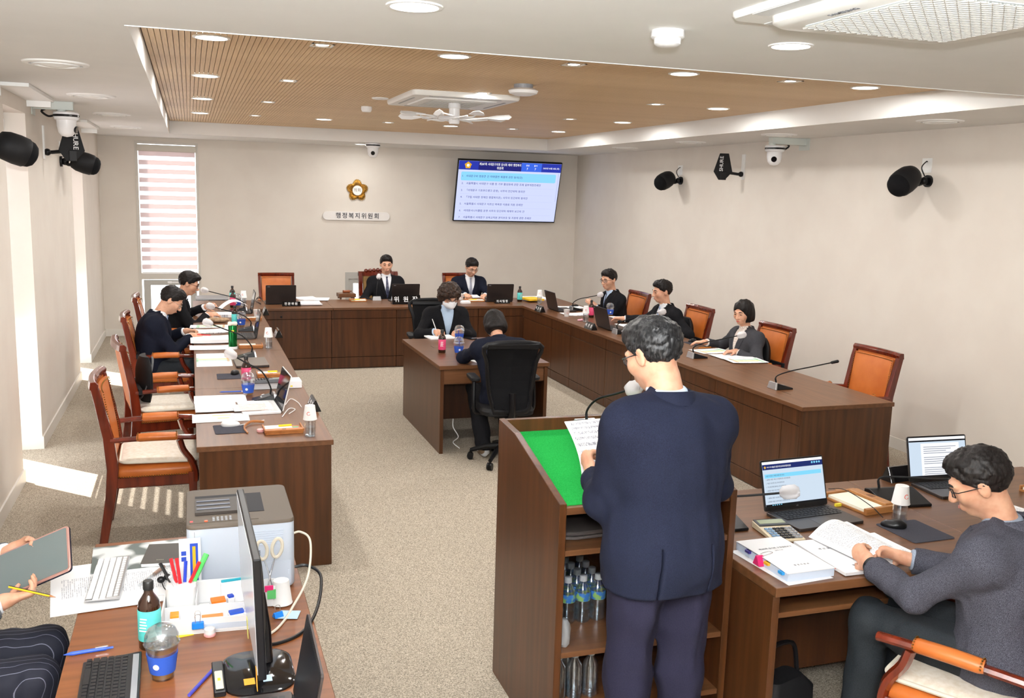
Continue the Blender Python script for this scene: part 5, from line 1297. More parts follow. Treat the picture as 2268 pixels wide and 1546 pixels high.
# conference microphone: wedge base, gooseneck, head with or without a gauze cover
def mic(label, bx, by, rz, head, cover=True, z=DT, big=False):
    t = thing('gooseneck_microphone', label, 'microphone', (bx, by, z), rz, 'gooseneck conference microphones')
    hl = Matrix.Rotation(-rz, 3, 'Z') @ Vector((head[0]-bx, head[1]-by, head[2]-z))
    if big: MB().slab([(-.09, 0), (.1, 0), (.1, .042), (.06, .05), (-.09, .012)], -.12, .12).build('base', blackp, t, bev=.003); top = (-.06, .07, .048)
    else:
        MB().loft([[(-.055, -.085, 0), (.055, -.085, 0), (.055, -.08, .012), (-.055, -.08, .012)], [(-.055, .06, 0), (.055, .06, 0), (.045, .055, .05), (-.045, .055, .05)]]).build('base', blackp, t, bev=.003); top = (0, .035, .045)
        MB().loft([[(-.057, .06, 0), (.057, .06, 0), (.047, .052, .054), (-.047, .052, .054)], [(-.057, .075, .0), (.057, .075, 0), (.047, .066, .052), (-.047, .066, .052)]]).build('rear_trim', silver, t, bev=.002)
        MB().box(-.02, .02, -.03, -.015, .0275, .029).build('button', greyp, t)
    tv = Vector(top); up = tv+Vector((0, 0, .07)); dv = hl-tv
    pts = curve_pts([tv, tv+Vector((0, .0, .05)), tv+Vector((dv.x*.22, dv.y*.22, max(.07, dv.z*.55))), tv+dv*.62+Vector((0, 0, dv.z*.16)), hl], 5)
    MB().tube(pts, [.0065]*4+[.005]*(len(pts)-4), 7).build('gooseneck', blackm, t, smooth=True)
    d = (pts[-1]-pts[-3]).normalized()
    MB().tube([hl-d*.03, hl-d*.022, hl+d*.03, hl+d*.036], [.006, .011, .012, .006], 10).build('head', blackm, t, smooth=True)
    if cover:
        q = d.to_track_quat('Z', 'Y').to_matrix().to_4x4(); b = MB(Matrix.Translation(hl) @ q)
        b.loft([[((r+.003*math.sin(5*a+i))*math.cos(a), (r+.003*math.cos(4*a+i*2))*math.sin(a), z_) for a in [2*math.pi*k/16 for k in range(16)]] for i, (r, z_) in enumerate(((.01, -.04), (.026, -.025), (.033, 0), (.03, .028), (.016, .044), (.002, .046)))])
        b.build('gauze_cover', film_m, t, smooth=True)
    return t
def V3(xy, z): return (xy[0], xy[1], z)
def YP(xz, y): return (xz[0], y, xz[1])
L = -HP     # left desk: sitters look towards +x
mic('covered gooseneck microphone nearest the front on the left desk', *(0.438,6.295), L, YP((0.227,1.067), 6.25))
mic('covered gooseneck microphone on the left desk between the tan box and the closed laptop', *(0.417,7.964), L, YP((0.115,1.039), 7.95))
mic('covered gooseneck microphone on the left desk behind the green tumbler', *(0.497,9.482), L, YP((0.164,0.999), 9.4))
mic('covered gooseneck microphone farthest back on the left desk', *(0.512,11.003), L, YP((0.133,0.983), 11.0))
mic('thin microphone in front of the chairman', *(2.238,11.998), math.pi, YP((2.301,1.027), 12.15))
mic('covered gooseneck microphone before the man gesturing at the right desk', *(4.480,10.703), HP, YP((4.619,0.978), 10.3))
mic('covered gooseneck microphone before the man reaching across the right desk', *(4.196,8.803), HP, YP((4.583,0.982), 8.65))
mic('covered gooseneck microphone before the woman in the grey jacket', *(4.259,7.336), HP, YP((4.649,0.951), 7.25))
mic('bare gooseneck microphone at the near end of the right desk', *(4.201,5.980), HP, YP((4.615,0.947), 5.9), False)
mic('covered gooseneck microphone on the lectern', 1.62, 3.66, .0, (1.69, 3.4, 1.372), z=1.122, big=False)
mic('gooseneck microphone on a black unit left of the front open laptop', 2.12, 3.42, .0, (2.405, 3.3, .91), big=True)
mic('gooseneck microphone on a black unit right of the capped bottle', 3.17, 3.5, -.1, (3.36, 3.3, .90), big=True)
# --- left desk
wbottle('water bottle under a paper cup at the near corner of the left desk', *(0.617,5.319))
wbottle('water bottle under a paper cup beside the tan box on the left desk', *(0.623,8.425))
wbottle('water bottle under a paper cup at the far end of the left desk', *(0.571,11.496))
bottle('brown bottle with pink label behind the blue-sleeved cup on the left desk', *(0.351,6.886), .9, col=pink_l)
bottle('brown bottle with teal label beside the green tumbler', *(0.403,9.874), .9, col=teal_l)
bottle('brown bottle with pink label at the far end of the left desk', *(0.444,11.376), .9, col=pink_l)
bottle('brown bottle with teal label hidden behind the far pink one', *(0.459,11.871), .9, col=teal_l)
iced('iced drink in a blue sleeve near the front microphone of the left desk', *(0.341,6.485), fill=.03)
iced('iced drink in a blue sleeve behind the green tumbler', *(0.460,9.769), fill=.03)
iced('iced drink in a blue sleeve at the far end of the left desk', *(0.496,11.415), fill=.03)
pcup('plain white paper cup behind the middle laptop of the left desk', *(0.657,10.510))
plate('black name plate at the near end of the left desk', *(0.721,6.007), L, txt='김 양 희', w=.2)
plate('black name plate beside the middle paper cup of the left desk', *(0.761,9.092), L, txt='주 이 삭', w=.2)
plate('black name plate at the far end of the left desk', *(0.764,10.728), L, txt='서 호 성', w=.2)
laptop('white laptop open on the left desk, sheets lying on its keys', *(0.504,6.086), L+.06, lid=104, body='white_plastic', keys='white_plastic', screen=gloss_b)
laptop('grey laptop open in the middle of the left desk', *(0.551,9.123), L, lid=100)
laptop('grey laptop open at the far end of the left desk', *(0.622,10.950), L, lid=100)
t = thing('laptop', 'closed dark laptop lying on the left desk', 'laptop', V3((0.429,7.675), DT), L+.03)
MB().prism(rrect(.36, .25, .012, 3), .002, .013).build('base', lapg, t, bev=.002); MB().prism(rrect(.36, .25, .012, 3), .0135, .021).build('lid', pm('lid_taupe', srgb(116,106,98), .4, .3), t, bev=.002)
mousepad('grey mouse mat under the white mouse', *(0.184,5.572), L+.05); mouse('white mouse on the near mat of the left desk', *(0.194,5.647), L+.1, z=DT+.003, m='white_plastic')
mousepad('black mouse mat under the black mouse on the left desk', *(0.241,7.179), L); mouse('black mouse on the left desk mat', *(0.290,7.259), L+1.3, z=DT+.003, m='black_plastic')
def tray(label, x, y, rz, w=.2, d=.15, tabs=True, lidh=.02):
    t = thing('desk_tray', label, 'tray', (x, y, DT), rz)
    MB().prism(rrect(w, d, .006, 2), 0, .012).build('base', tan_l, t, bev=.001)
    for s in (-1, 1): MB().box(s*w/2-.004, s*w/2+.004, -d/2, d/2, .012, .028).build('rim', tan_l, t, bev=.001)
    MB().box(-w/2, w/2, -d/2, -d/2+.045, .012, .026).build('pen_lid', tan_l, t, bev=.002)
    MB().box(-w/2+.008, w/2-.055, -d/2+.05, d/2-.005, .0125, .02).build('memo_pad', memo, t)
    if tabs:
        for k, c in enumerate(((226,60,80), (240,200,50), (80,160,220), (90,190,90))): MB().box(w/2-.05, w/2-.015, -d/2+.055+.014*k, -d/2+.066+.014*k, .0125, .015).build('index_tab', MATS.get('tab%d' % k) or pm('tab%d' % k, srgb(*c), .6), t)
        MB().cyl((-w*.1, d*.2, .026), (w*.25, d*.22, .026), .006, n=8).build('highlighter', MATS.get('marker_yellow') or pm('marker_yellow', srgb(250,200,20), .4), t)
    MB().cb((0, -d/2+.022, .0265), (.022, .014, .001)).build('crest', MATS.get('crest_brown') or pm('crest_brown', srgb(110,64,30), .5), t)
    return t
tray('tan leather tray with memo pad and index tabs beside the near water bottle', *(0.479,5.465), .03, w=.215)
tray('tan leather tray with highlighters behind the white box on the left desk', *(0.543,7.159), .0, w=.2)
t = tray('tan leather tray standing beside the middle water bottle', *(0.474,8.497), .0, w=.2, tabs=False)
tray('tan leather tray behind the middle iced drink', *(0.588,10.298), .0, w=.2, tabs=False)
t = thing('white_box', 'white carton box with yellow sticker on the left desk', 'box', V3((0.547,6.736), DT), .03)
MB().box(-.17, .17, -.07, .07, 0, .05).build('carton', paper_w, t, bev=.002); MB().box(.09, .105, -.0706, -.07, .01, .02).build('sticker', pm('sticker_yellow', srgb(240,220,60), .6), t)
t = thing('telephone_handset', 'grey desk telephone handset lying on the white carton', 'telephone', V3((0.485,6.647), DT+.0505), .08)
MB().loft([[(-.1, -.026, 0), (-.1, .026, 0), (-.1, .024, .022), (-.1, -.024, .022)], [(.1, -.03, 0), (.1, .03, 0), (.1, .028, .03), (.1, -.028, .03)]]).build('body', pm('phone_grey', srgb(96,98,102), .4), t, bev=.004)
for i in range(5):
    for j in range(3): MB().cb((-.085+.02*i, -.014+.014*j, .026+.004*(i/5)), (.014, .009, .005)).build('key', keym, t)
MB().box(.03, .085, -.02, .02, .0265, .0295).build('display', pm('phone_display', srgb(140,146,140), .3), t)
t = thing('tumbler', 'tall green metal tumbler with a white cap on the left desk', 'tumbler', V3((0.322,8.423), DT))
MB().lathe([(.002, 0), (.034, 0), (.036, .006), (.036, .2), (.033, .208), (.002, .21)], 28).build('body', green_m, t, smooth=True)
MB().tube([(.028*math.cos(a), .028*math.sin(a), .222+.004*math.sin(3*a)) for a in [2*math.pi*k/18 for k in range(18)]], .014, 8, closed=True).build('cap', pm('cream_cap', srgb(236,228,212), .7), t, smooth=True)
MB().box(-.01, .01, -.0372, -.036, .15, .17).build('sticker', MATS['sticker_yellow'], t); MB().lathe([(.0362, .0), (.0375, .004), (.0375, .022), (.0362, .024)], 24).build('foot_band', whitep, t)
t = flat('pink_pot', 'small pink round pot beside the near tan tray', 'pot', *(0.352,5.471), 0, [(.02*math.cos(a*.4), .02*math.sin(a*.4)) for a in range(16)], .018, pm('pink_plastic', srgb(240,176,176), .4), bev=.003)
cord = MB()
for k in range(3): cord.tube(curve_pts([V3((0.387,5.673), DT+.006+.004*k), V3((0.311,5.667), DT+.014+.003*k), V3((0.267,5.565), DT+.006+.004*k), V3((0.280,5.444), DT+.005)], 5), .0045, 6)
tag(cord.build('leather_strap', tan_l, smooth=True), 'coiled tan leather strap beside the near mouse mat', 'strap')
c1 = MB()
for pts in ([(556,895), (590,878), (612,885), (640,892), (690,905)], [(560,888), (600,874), (640,890), (672,905)], [(575,896), (600,882), (628,878)], [(615,930), (640,912), (655,910)], [(665,905), (690,885), (660,888)]): pass
c1.tube(curve_pts([V3((0.359,6.296), DT+.004), V3((0.450,6.434), DT+.012), V3((0.490,6.340), DT+.02), V3((0.441,6.224), DT+.006), V3((0.384,6.236), DT+.012), V3((0.437,6.408), DT+.02), V3((0.489,6.256), DT+.004)], 6), .0028, 6)
c1.tube(curve_pts([V3((0.504,5.801), DT+.004), V3((0.562,5.975), DT+.014), V3((0.601,5.980), DT+.006), V3((0.552,5.876), DT+.004)], 6), .0028, 6)
c1.tube(curve_pts([V3((0.554,6.134), DT+.004), V3((0.601,6.261), DT+.014), V3((0.638,6.171), DT+.008), V3((0.648,6.048), DT+.004)], 6), .0028, 6)
tag(c1.build('charging_cable', whitep, smooth=True), 'tangled white charging cable around the white laptop', 'cable')
tag(MB().tube(curve_pts([V3((0.246,5.613), DT+.012), V3((0.312,5.689), DT+.004), V3((0.392,5.741), DT+.004)], 6), .0025, 6).build('mouse_cable', whitep, smooth=True), 'white cable of the near mouse', 'cable')
sheetp('printed sheets with a blue pen across the top on the left desk', *(0.157,6.392), L, page_x, .22, .33, th=.006)
sheetp('stapled report pages stacked near the second armchair', *(0.122,6.130), L+.02, page_x, .25, .25, z=DT+.007, th=.004, curl=.002)
sheetp('page with yellow highlighted lines at the near edge of the left desk', *(0.145,5.864), L, page_y, .21, .33, z=DT+.001, th=.003)
sheetp('printed page lying on the white laptop keyboard', *(0.344,6.045), L+.05, printed('ruled_page', line=.018, dens=.35, axis=1, inkc=srgb(210,160,140)), .19, .24, z=DT+.0175, th=.001)
t = thing('pen', 'blue ballpoint pen on the printed sheets of the left desk', 'pen', V3((0.242,6.578), DT+.011), -.02)
MB().cyl((-.07, 0, 0), (.06, 0, 0), .0045, n=8).cyl((-.085, 0, 0), (-.07, 0, 0), .0012, .0045, n=8).build('barrel', pm('pen_blue', srgb(50,90,200), .35), t); MB().cyl((.06, 0, 0), (.072, 0, 0), .004, n=8).build('push_button', whitep, t)
sheetp('colour chart sheet with green bars on the left desk', *(0.152,7.909), L, page_c, .6, .27, th=.0012)
sheetp('loose printed sheet on top of the colour chart', *(0.155,8.497), L, page_x, .22, .38, z=DT+.002, th=.003, curl=.004)
sheetp('thick open report under the hand with the red pen', *(0.143,8.852), L, page_x, .26, .34, z=DT+.006, th=.03, curl=.004)
sheetp('open report page folded over beyond the red pen', *(0.172,9.465), L+.2, page_x, .24, .36, z=DT, th=.008, curl=.012)
sheetp('report page with a green mark beyond the man in navy', *(0.180,9.837), L-.05, page_c, .2, .42, z=DT, th=.002)
t = thing('pen', 'red ballpoint pen in the hand of the man in navy', 'pen', (.09, 8.93, .80), .2)
MB().cyl((-.06, 0, .0), (.05, 0, -.012), .0045, n=8).cyl((.05, 0, -.012), (.064, 0, -.014), .0045, .001, n=8).build('barrel', pm('pen_red', srgb(220,40,50), .35), t)
sheetp('paper stack under the pointing hand at the far left desk', *(0.290,10.625), L, page_x, .24, .36, th=.03)
b = MB()
b.sheet(lambda u, v: (-.02+.3*u, (v-.5)*.22, .03+.11*math.sin(u*2.6)*(1-.3*u)), 12, 4, .001)
tag(b.build('turned_page', paper_w, loc=V3((0.302,11.014), DT), rot=(0, 0, .1), smooth=True), 'white page lifted by the man in the black suit', 'papers')
t = thing('tan_pouch', 'crumpled tan glove or pouch on the left desk', 'pouch', V3((0.262,10.126), DT), .2)
b = MB(); b.ell((0, 0, .025), (.1, .05, .026), 16, 8); b.ell((-.06, .03, .03), (.06, .03, .022), 12, 6); b.ell((-.07, -.02, .035), (.05, .02, .02), 12, 6); b.build('body', noisy(pm('tan_suede', srgb(170,140,110), .9), srgb(150,122,94), srgb(186,158,128), sc=30, bump=.5), t, smooth=True)
# printer on its stand in the far left corner
t = thing('corner_printer', 'grey printer in the far left corner beyond the left desk', 'printer', (.245, 13.2, 0)); t.scale = (.9, .9, .76)
MB().box(-.25, .25, -.25, .25, 0, .55).build('stand', greyp, t, bev=.01); MB().box(-.23, .23, -.22, .22, .55, .84).build('body', pm('printer_grey', srgb(190,190,192), .5), t, bev=.02, seg=2); MB().box(-.23, .23, -.22, .22, .842, .875).build('lid', pm('printer_top', srgb(168,168,170), .5), t, bev=.01); MB().box(-.05, .18, -.2215, -.2, .8, .84).build('paper_slot', blackm, t)
# --- head desk
laptop('dark laptop with its lid to the camera left of the gavel', 1.01, 11.62, math.pi, lid=100)
laptop('dark laptop with its lid to the camera before the chairman', 2.56, 11.72, math.pi, lid=100)
laptop('dark laptop with its lid to the camera before the man in the vest', 3.80, 11.66, math.pi-.05, lid=100)
plate('small black name plate in front of the left head-desk laptop', *(1.115,11.448), math.pi, txt='전문위원', w=.215, h=.055, size=.04)
plate('large black name plate in front of the chairman', *(2.533,11.557), math.pi, txt='위 원 장', w=.36, h=.11, size=.085)
plate('small black name plate in front of the man in the vest', *(3.783,11.501), math.pi, txt='의사팀장', w=.205, h=.055, size=.04)
t = thing('gavel', 'wooden gavel lying on its sounding block', 'gavel', V3((1.884,12.178), DT+.0725), .2)
gw = wood('gavel_wood', srgb(120,62,30), srgb(150,82,42), (3, 14, 14))
MB().tube([(-.045, 0, .02), (-.043, 0, .02), (-.03, 0, .02), (.03, 0, .02), (.043, 0, .02), (.045, 0, .02)], [.015, .02, .018, .018, .02, .015], 16).build('head', gw, t, smooth=True); MB().cyl((0, 0, .02), (.11, .1, .012), .007, n=10).build('handle', gw, t)
t = thing('sounding_block', 'square wooden gavel block on four feet', 'gavel block', V3((1.884,12.178), DT), .05)
MB().box(-.11, .11, -.09, .09, .025, .072).build('top', wood_x, t, bev=.003)
for sx in (-1, 1):
    for sy in (-1, 1): MB().lathe([(.002, 0), (.012, 0), (.014, .01), (.012, .026), (.002, .026)], 12, (sx*.085, sy*.065, 0)).build('foot', wood_x, t)
tray('tan tray with notes in front of the gavel block', *(1.988,11.894), math.pi, w=.2)
for k, (px_, py_, r, lb) in enumerate((((684,666), 0, .3, 'blank white sheets spread right of the left head-desk laptop'), ((705,667), 0, -.2, 'loose white sheets beside the gavel block'), ((690,676), 0, 0, 'white paper stack at the front edge of the head desk'))):
    sheetp(lb, *[(1.396,12.089), (1.520,12.079), (1.362,11.609)][k], math.pi+r, paper_w, .25, .3, z=DT, th=.004+.012*(k != 1), curl=.008)
sheetp('white sheets behind the large name plate', *(2.940,11.769), math.pi, paper_w, .3, .3, th=.012)
sheetp('papers under the writing hand of the man in the vest', *(3.606,12.136), math.pi+.2, page, .22, .3, th=.006, curl=.02)
tray('tan tray with note pad before the man in the vest', *(3.488,11.776), math.pi, w=.25)
t = thing('tissue_pack', 'small white tissue pack at the edge of the head desk', 'tissues', V3((3.304,11.541), DT), .1); MB().loft([[(x*k, y*k, z) for x, y in rrect(.13, .08, .02, 4)] for z, k in ((0, .95), (.012, 1), (.03, .9), (.038, .55))]).build('pack', paper_w, t, smooth=True)
pcup('white paper cup behind the curly-haired woman', *(3.356,11.941))
bottle('brown bottle with teal label at the right corner of the head desk', *(4.085,11.678), .2, col=teal_l)
sheetp('white document stack behind the teal bottle', *(4.407,11.970), math.pi, paper_w, .3, .3, th=.02)
sheetp('yellow-covered document stack at the corner of the desks', *(4.270,11.715), math.pi+.1, pm('yellow_cover', srgb(246,196,40), .6), .22, .3, z=DT+.021, th=.02)
b = MB()
for k in range(3): b.tube(curve_pts([V3((0.825,11.936), DT+.006), V3((0.790,12.134), DT+.02+.01*k), V3((0.722,11.756), DT+.03), V3((0.773,11.568), DT+.006+.008*k)], 5), .003, 6)
tag(b.build('cable_bundle', blackp, smooth=True), 'bundle of black cables at the left corner of the head desk', 'cable')
# --- right desk
plate('black name plate at the far corner of the right desk', *(3.989,10.646), HP, txt='이 종 석', w=.2)
plate('black name plate beside the middle laptop of the right desk', *(4.011,9.151), HP, txt='이 진 삼', w=.2)
laptop('dark laptop open before the man gesturing at the right desk', 4.2, 10.74, HP, lid=104)
laptop('dark laptop open before the man reaching across the right desk', 4.17, 9.16, HP, lid=104)
wbottle('water bottle under a paper cup near the far right name plate', *(4.266,11.411))
wbottle('water bottle under a paper cup by the middle laptop of the right desk', *(4.185,9.696))
pcup('plain paper cup between the two laptops of the right desk', *(4.145,10.168))
iced('iced drink behind the middle laptop of the right desk', *(4.692,10.149), fill=.06)
bottle('bottle with pink label behind the paper cup of the right desk', *(4.408,10.058), HP, col=pink_l)
t = thing('pink_tissue', 'crumpled pink sweet wrapper beside the middle name plate', 'wrapper', V3((4.147,9.776), DT)); MB().ell((0, 0, .01), (.03, .02, .01), 7, 4).ell((.03, .01, .012), (.02, .015, .012), 6, 4).build('wrapper', pm('pink_paper', srgb(240,180,196), .7), t)
for a, lb in ((((4.505,10.957)), 'papers before the man gesturing at the right desk'), (((4.319,10.313)), 'papers between the laptops of the right desk'), (((4.791,9.936)), 'papers under the reaching arm on the right desk'), (((4.581,9.320)), 'note pad beside the mouse on the right desk')):
    sheetp(lb, *a, HP, page_x, .22, .32, th=.008, curl=.006)
mouse('black mouse on the right desk before the reaching man', *(4.592,9.611), HP, m='black_plastic')
mouse('black mouse at the far end of the right desk', *(4.607,11.041), HP, m='black_plastic')
mousepad('dark mouse mat under the hand of the woman in grey', *(4.664,8.076), HP); mouse('black mouse under the hand of the woman in grey', *(4.676,8.159), HP+.4, z=DT+.003, m='black_plastic')
for k, (a, r, mt, lb) in enumerate((((4.580,7.633), .1, page_c, 'printed sheet with a pencil on it before the woman in grey'), ((4.612,7.330), .0, page_x, 'middle printed sheet fanned before the woman in grey'), ((4.606,7.097), -.1, page_c, 'nearest printed sheet fanned before the woman in grey'))):
    sheetp(lb, *a, HP+r, mt, .24, .34, z=DT+.0025*k, th=.0015, curl=.003)
t = thing('pencil', 'orange pencil on the sheets before the woman in grey', 'pencil', V3((4.606,7.785), DT+.009), .2); MB().cyl((-.08, 0, 0), (.07, 0, 0), .004, n=6).build('shaft', pm('pencil_orange', srgb(226,140,50), .5), t); MB().cyl((.07, 0, 0), (.085, 0, 0), .004, .0005, n=6).build('tip', tan_l, t)
tag(MB().box(0, .004, -.3, .0, 0, .0008).build('cable_slot', wood_g, loc=V3((4.152,6.067), DT), rot=(0, 0, .0)), 'dark cable slot in the near right desk top', 'slot')
# --- middle table
bottle('brown bottle with pink label on the middle table', *(2.072,7.956), -.3, col=pink_l)
iced('iced drink with a blue straw on the middle table', *(2.187,7.819), .2, fill=.06, straw=True)
iced('second iced drink farther back on the middle table', *(2.386,8.523), fill=.06)
sheetp('open white notebook under the writing hands at the middle table', *(2.270,8.794), math.pi+.1, paper_w, .26, .2, th=.012)
sheetp('white sheet under the arm of the woman with bobbed hair', *(2.307,7.549), .2, page, .21, .29, th=.002)
t = thing('smartphone', 'dark phone lying on the middle table', 'phone', V3((2.539,8.698), DT), .4); MB().prism(rrect(.075, .155, .01, 4), 0, .009).build('body', gloss_b, t, bev=.002)
t = thing('pen', 'white pen in the hand of the woman in the mask', 'pen', (2.245, 8.84, .80), 0); MB().cyl((0, 0, .0), (-.03, .06, .11), .004, n=8).build('barrel', whitep, t)
t = thing('network_box', 'small black box hanging under the middle table top', 'device', (2.27, 7.42, .545), 0); MB().box(-.09, .09, -.05, .05, 0, .028).build('body', blackp, t, bev=.003); b = MB()
for k in range(3): b.box(-.07, .03-.01*k, -.0508, -.05, .006+.007*k, .009+.007*k)
stuff(b.build('status_print', pm('pale_teal_print', srgb(120,170,170), .5), t))
tag(MB().tube(curve_pts([(2.06, 7.5, .25), (2.04, 7.42, .2), (2.08, 7.4, .12), (2.05, 7.45, .06), (2.1, 7.42, .012)], 6), .004, 6).build('hanging_cable', whitep, smooth=True), 'white cord hanging under the middle table', 'cable')
# --- lectern
b = MB(); b.sheet(lambda u, v: ((u-.5)*.2+.01*math.sin(v*3), .0+.06*v-.05*math.sin(v*3.1)*.4, .27*v), 6, 10, .004)
b.build('speech_sheets', page_s)
o = bpy.data.objects['speech_sheets']; tag(o, 'white speech sheets held up by the man at the lectern', 'papers'); o.location = (1.475, 3.16, 1.05); o.rotation_euler = (-.42, 0, .12)
t = thing('folder', 'dark rounded grey folder on the top shelf of the lectern', 'folder', (1.43, 3.3, .849), .05); MB().prism(rrect(.32, .3, .09, 6), .0, .012).build('lower_board', pm('folder_grey', srgb(92,86,84), .5), t, bev=.003); MB().prism(rrect(.318, .298, .09, 6), .013, .03).build('upper_board', pm('folder_dark', srgb(74,68,66), .55), t, bev=.005)
t = thing('pen_light', 'small lilac stick on the right of the lectern shelf', 'pen', (1.87, 3.15, .855), .2); MB().cyl((-.03, 0, 0), (.03, 0, .0), .006, n=10).build('barrel', pm('lilac', srgb(170,160,226), .4), t)
lab_b = noisy(pm('water_label', srgb(70,140,210), .5), srgb(60,126,204), srgb(150,196,110), (1, 1, 1), 40, 1, .5, .6)
def mk_pack(label_col=None):
    t = mk_water(); t.name = 'water_bottle'
    MB().lathe([(.0318, .09), (.0326, .092), (.0326, .122), (.0318, .124)], 20).build('label_wrap', lab_b, t, smooth=True) if label_col else None
    MB().lathe([(.002, .168), (.0155, .168), (.0155, .19), (.013, .192), (.002, .192)], 18).build('cap', pm('pale_cap', srgb(220,228,236), .4) if 'pale_cap' not in MATS else MATS['pale_cap'], t, smooth=True)
    return t
pack = proto('pack', mk_pack)
for j in range(4):
    for i in range(4):
        if j == 0 and i < 1: continue
        pack('small labelled water bottle in the wrapped lectern pack, %s row, %s from the left' % (('front', 'second', 'third', 'rear')[j], ('first', 'second', 'third', 'fourth')[i]), 1.33+.066*i, 3.30+.066*j, .3*i, z=.4455, group='water bottles on the middle lectern shelf', label_col=1)
t = tag(MB().loft([[(x*k, y, z) for x, y, z in ()] for k in ()] or [[(1.28, 3.26, .66), (1.53, 3.26, .655), (1.53, 3.262, .655), (1.28, 3.262, .66)], [(1.28, 3.53, .668), (1.53, 3.53, .668), (1.53, 3.532, .664), (1.28, 3.532, .664)]]).build('shrink_wrap', clearish('shrink_film', (.95, .97, .98, 1), .12, .5, .1)), 'clear shrink film over the bottle pack in the lectern', 'film')
for j in range(3):
    for i in range(3):
        if i == 2 and j: continue
        pack('plain pale-capped water bottle on the bottom lectern shelf, %s row, %s from the left' % (('front', 'middle', 'rear')[j], ('first', 'second', 'third')[i]), 1.31+.068*i, 3.16+.068*j, 0, z=.2005, group='water bottles on the bottom lectern shelf')
bag_m = mixed('crumpled_bag', (.9, .92, .94, 1), .4, .15)
for k, (x, y, lb) in enumerate(((1.312, 3.21, 'crumpled clear plastic bag left of the wrapped bottle pack'), (1.308, 3.12, 'smaller clear plastic bag at the front of the lectern shelf'))):
    t = thing('plastic_bag', lb, 'bag', (x, y, .4455)); b = MB(); rs = []
    for i in range(7):
        z = (.0, .02, .06, .1, .13, .15, .155)[i]*(1-.3*k); r = (.018, .026, .026, .025, .02, .012, .003)[i]
        rs.append([(r*(1+.15*math.sin(5*a+i))*math.cos(a), r*1.3*(1+.12*math.cos(4*a+2*i))*math.sin(a), z) for a in [2*math.pi*q/18 for q in range(18)]])
    b.loft(rs); b.build('bag', bag_m, t, smooth=True)
# --- witness table on the right
def board(name, c, s=1): return emis(name, c, s)
l_scr = emis('laptop_screen_pale', srgb(206,222,238), .95); l_nav = emis('laptop_screen_navy', srgb(24,40,104)); l_sky = emis('laptop_screen_sky', srgb(130,212,246)); l_ink = emis('laptop_screen_ink', srgb(90,100,120)); l_wht = emis('laptop_screen_white', srgb(244,246,250)); l_blk = emis('laptop_taskbar', srgb(16,18,24)); l_gold = emis('laptop_gold', srgb(224,180,70))
def agenda(t, R, w, hh):
    def rect(nm, x0, x1, z0, z1, m, y=-.0022): b = MB(R); b.box(x0, x1, y-.0003, y, z0, z1); return b.build(nm, m, t)
    x0, x1 = -w/2+.008, w/2-.008; z1 = hh-.008
    rect('browser_bar', x0, x1, z1-.012, z1, l_wht); rect('page_header', x0, x1, z1-.036, z1-.012, l_nav); rect('highlight_row', x0+.008, x1-.012, z1-.074, z1-.056, l_sky); rect('taskbar', x0, x1, .022, .03, l_blk)
    F = R @ Matrix.Translation((0, -.0026, 0)) @ Matrix.Rotation(HP, 4, 'X')
    b = MB(F); letters(b, '제287회 서대문구의회 임시회 제1차 행정복지위원회', .0105, (x0+.055, z1-.026, 0), align='LEFT', width=.105, extrude=.0001); letters(b, '의원 요청님', .007, (x0+.024, z1-.025, 0), align='LEFT', extrude=.0001); stuff(b.build('header_text', l_wht, t))
    b = MB(F)
    for k, s in enumerate(AG+['서울특별시 서대문구 공동주택 경비원 등 인권증진에 관한 조례']): letters(b, '%d. %s' % (k+1, s), .0085, (x0+.012, z1-.065-.0165*k, 0), align='LEFT', width=.004*len(s)-.01, extrude=.0001)
    stuff(b.build('agenda_lines', l_ink, t))
    b = MB(F); b.prism([(x0+.014+x, z1-.025+y) for x, y in star5(.007, .0045)], 0, .0003); b.build('screen_crest', l_gold, t)
    for k in range(4): b = MB(F); b.prism([(x1-.06+.014*k+.005*math.cos(a*.5), z1-.021+.005*math.sin(a*.5)) for a in range(12)], 0, .0003); b.build('page_icon', l_sky, t)
    b = MB(R); [b.box(x0+.035+.012*k, x0+.041+.012*k, -.003, -.0026, .024, .028) for k in range(5)]; stuff(b.build('taskbar_icons', l_sky, t))
    b = MB(R @ Matrix.Translation((0, -.0014, .0125)) @ Matrix.Rotation(HP, 4, 'X')); letters(b, 'LG', .009, (.004, 0, 0), extrude=.0002); b.build('maker_badge', greyp, t)
def docview(t, R, w, hh):
    def rect(nm, x0, x1, z0, z1, m, y=-.0022): b = MB(R); b.box(x0, x1, y-.0003, y, z0, z1); return b.build(nm, m, t)
    x0, x1 = -w/2+.008, w/2-.008; z1 = hh-.008
    rect('browser_bar', x0, x1, z1-.014, z1, l_wht); rect('viewer_bar', x0, x1, z1-.022, z1-.014, l_blk); rect('document_page', x0+.07, x1-.04, .03, z1-.03, l_wht); rect('taskbar', x0, x1, .022, .03, l_blk)
    b = MB(R)
    for k in range(14):
        if k in (4, 9): continue
        b.box(x0+.085, x1-.06-.03*(k % 3), -.003, -.0026, z1-.05-.0105*k, z1-.0475-.0105*k)
    stuff(b.build('document_text', l_ink, t))
laptop('open laptop showing the blue agenda page on the right front table', *(2.605,3.506), .07, lid=106, screen=l_scr, content=agenda)
laptop('open laptop showing a white document, right of the man in tweed', 3.6, 3.70, -.06, lid=104, screen=l_scr, content=docview)
t = thing('calculator', 'beige and black desk calculator beside the agenda laptop', 'calculator', (2.34, 3.26, DT), -.1); t.scale = (1.35, 1.2, 1)
MB().slab([(-.08, 0), (.085, 0), (.085, .03), (-.08, .012)], -.055, .055).build('body', pm('calculator_beige', srgb(222,206,176), .5), t, bev=.003)
sl_ = Matrix.Rotation(.109, 4, 'X')
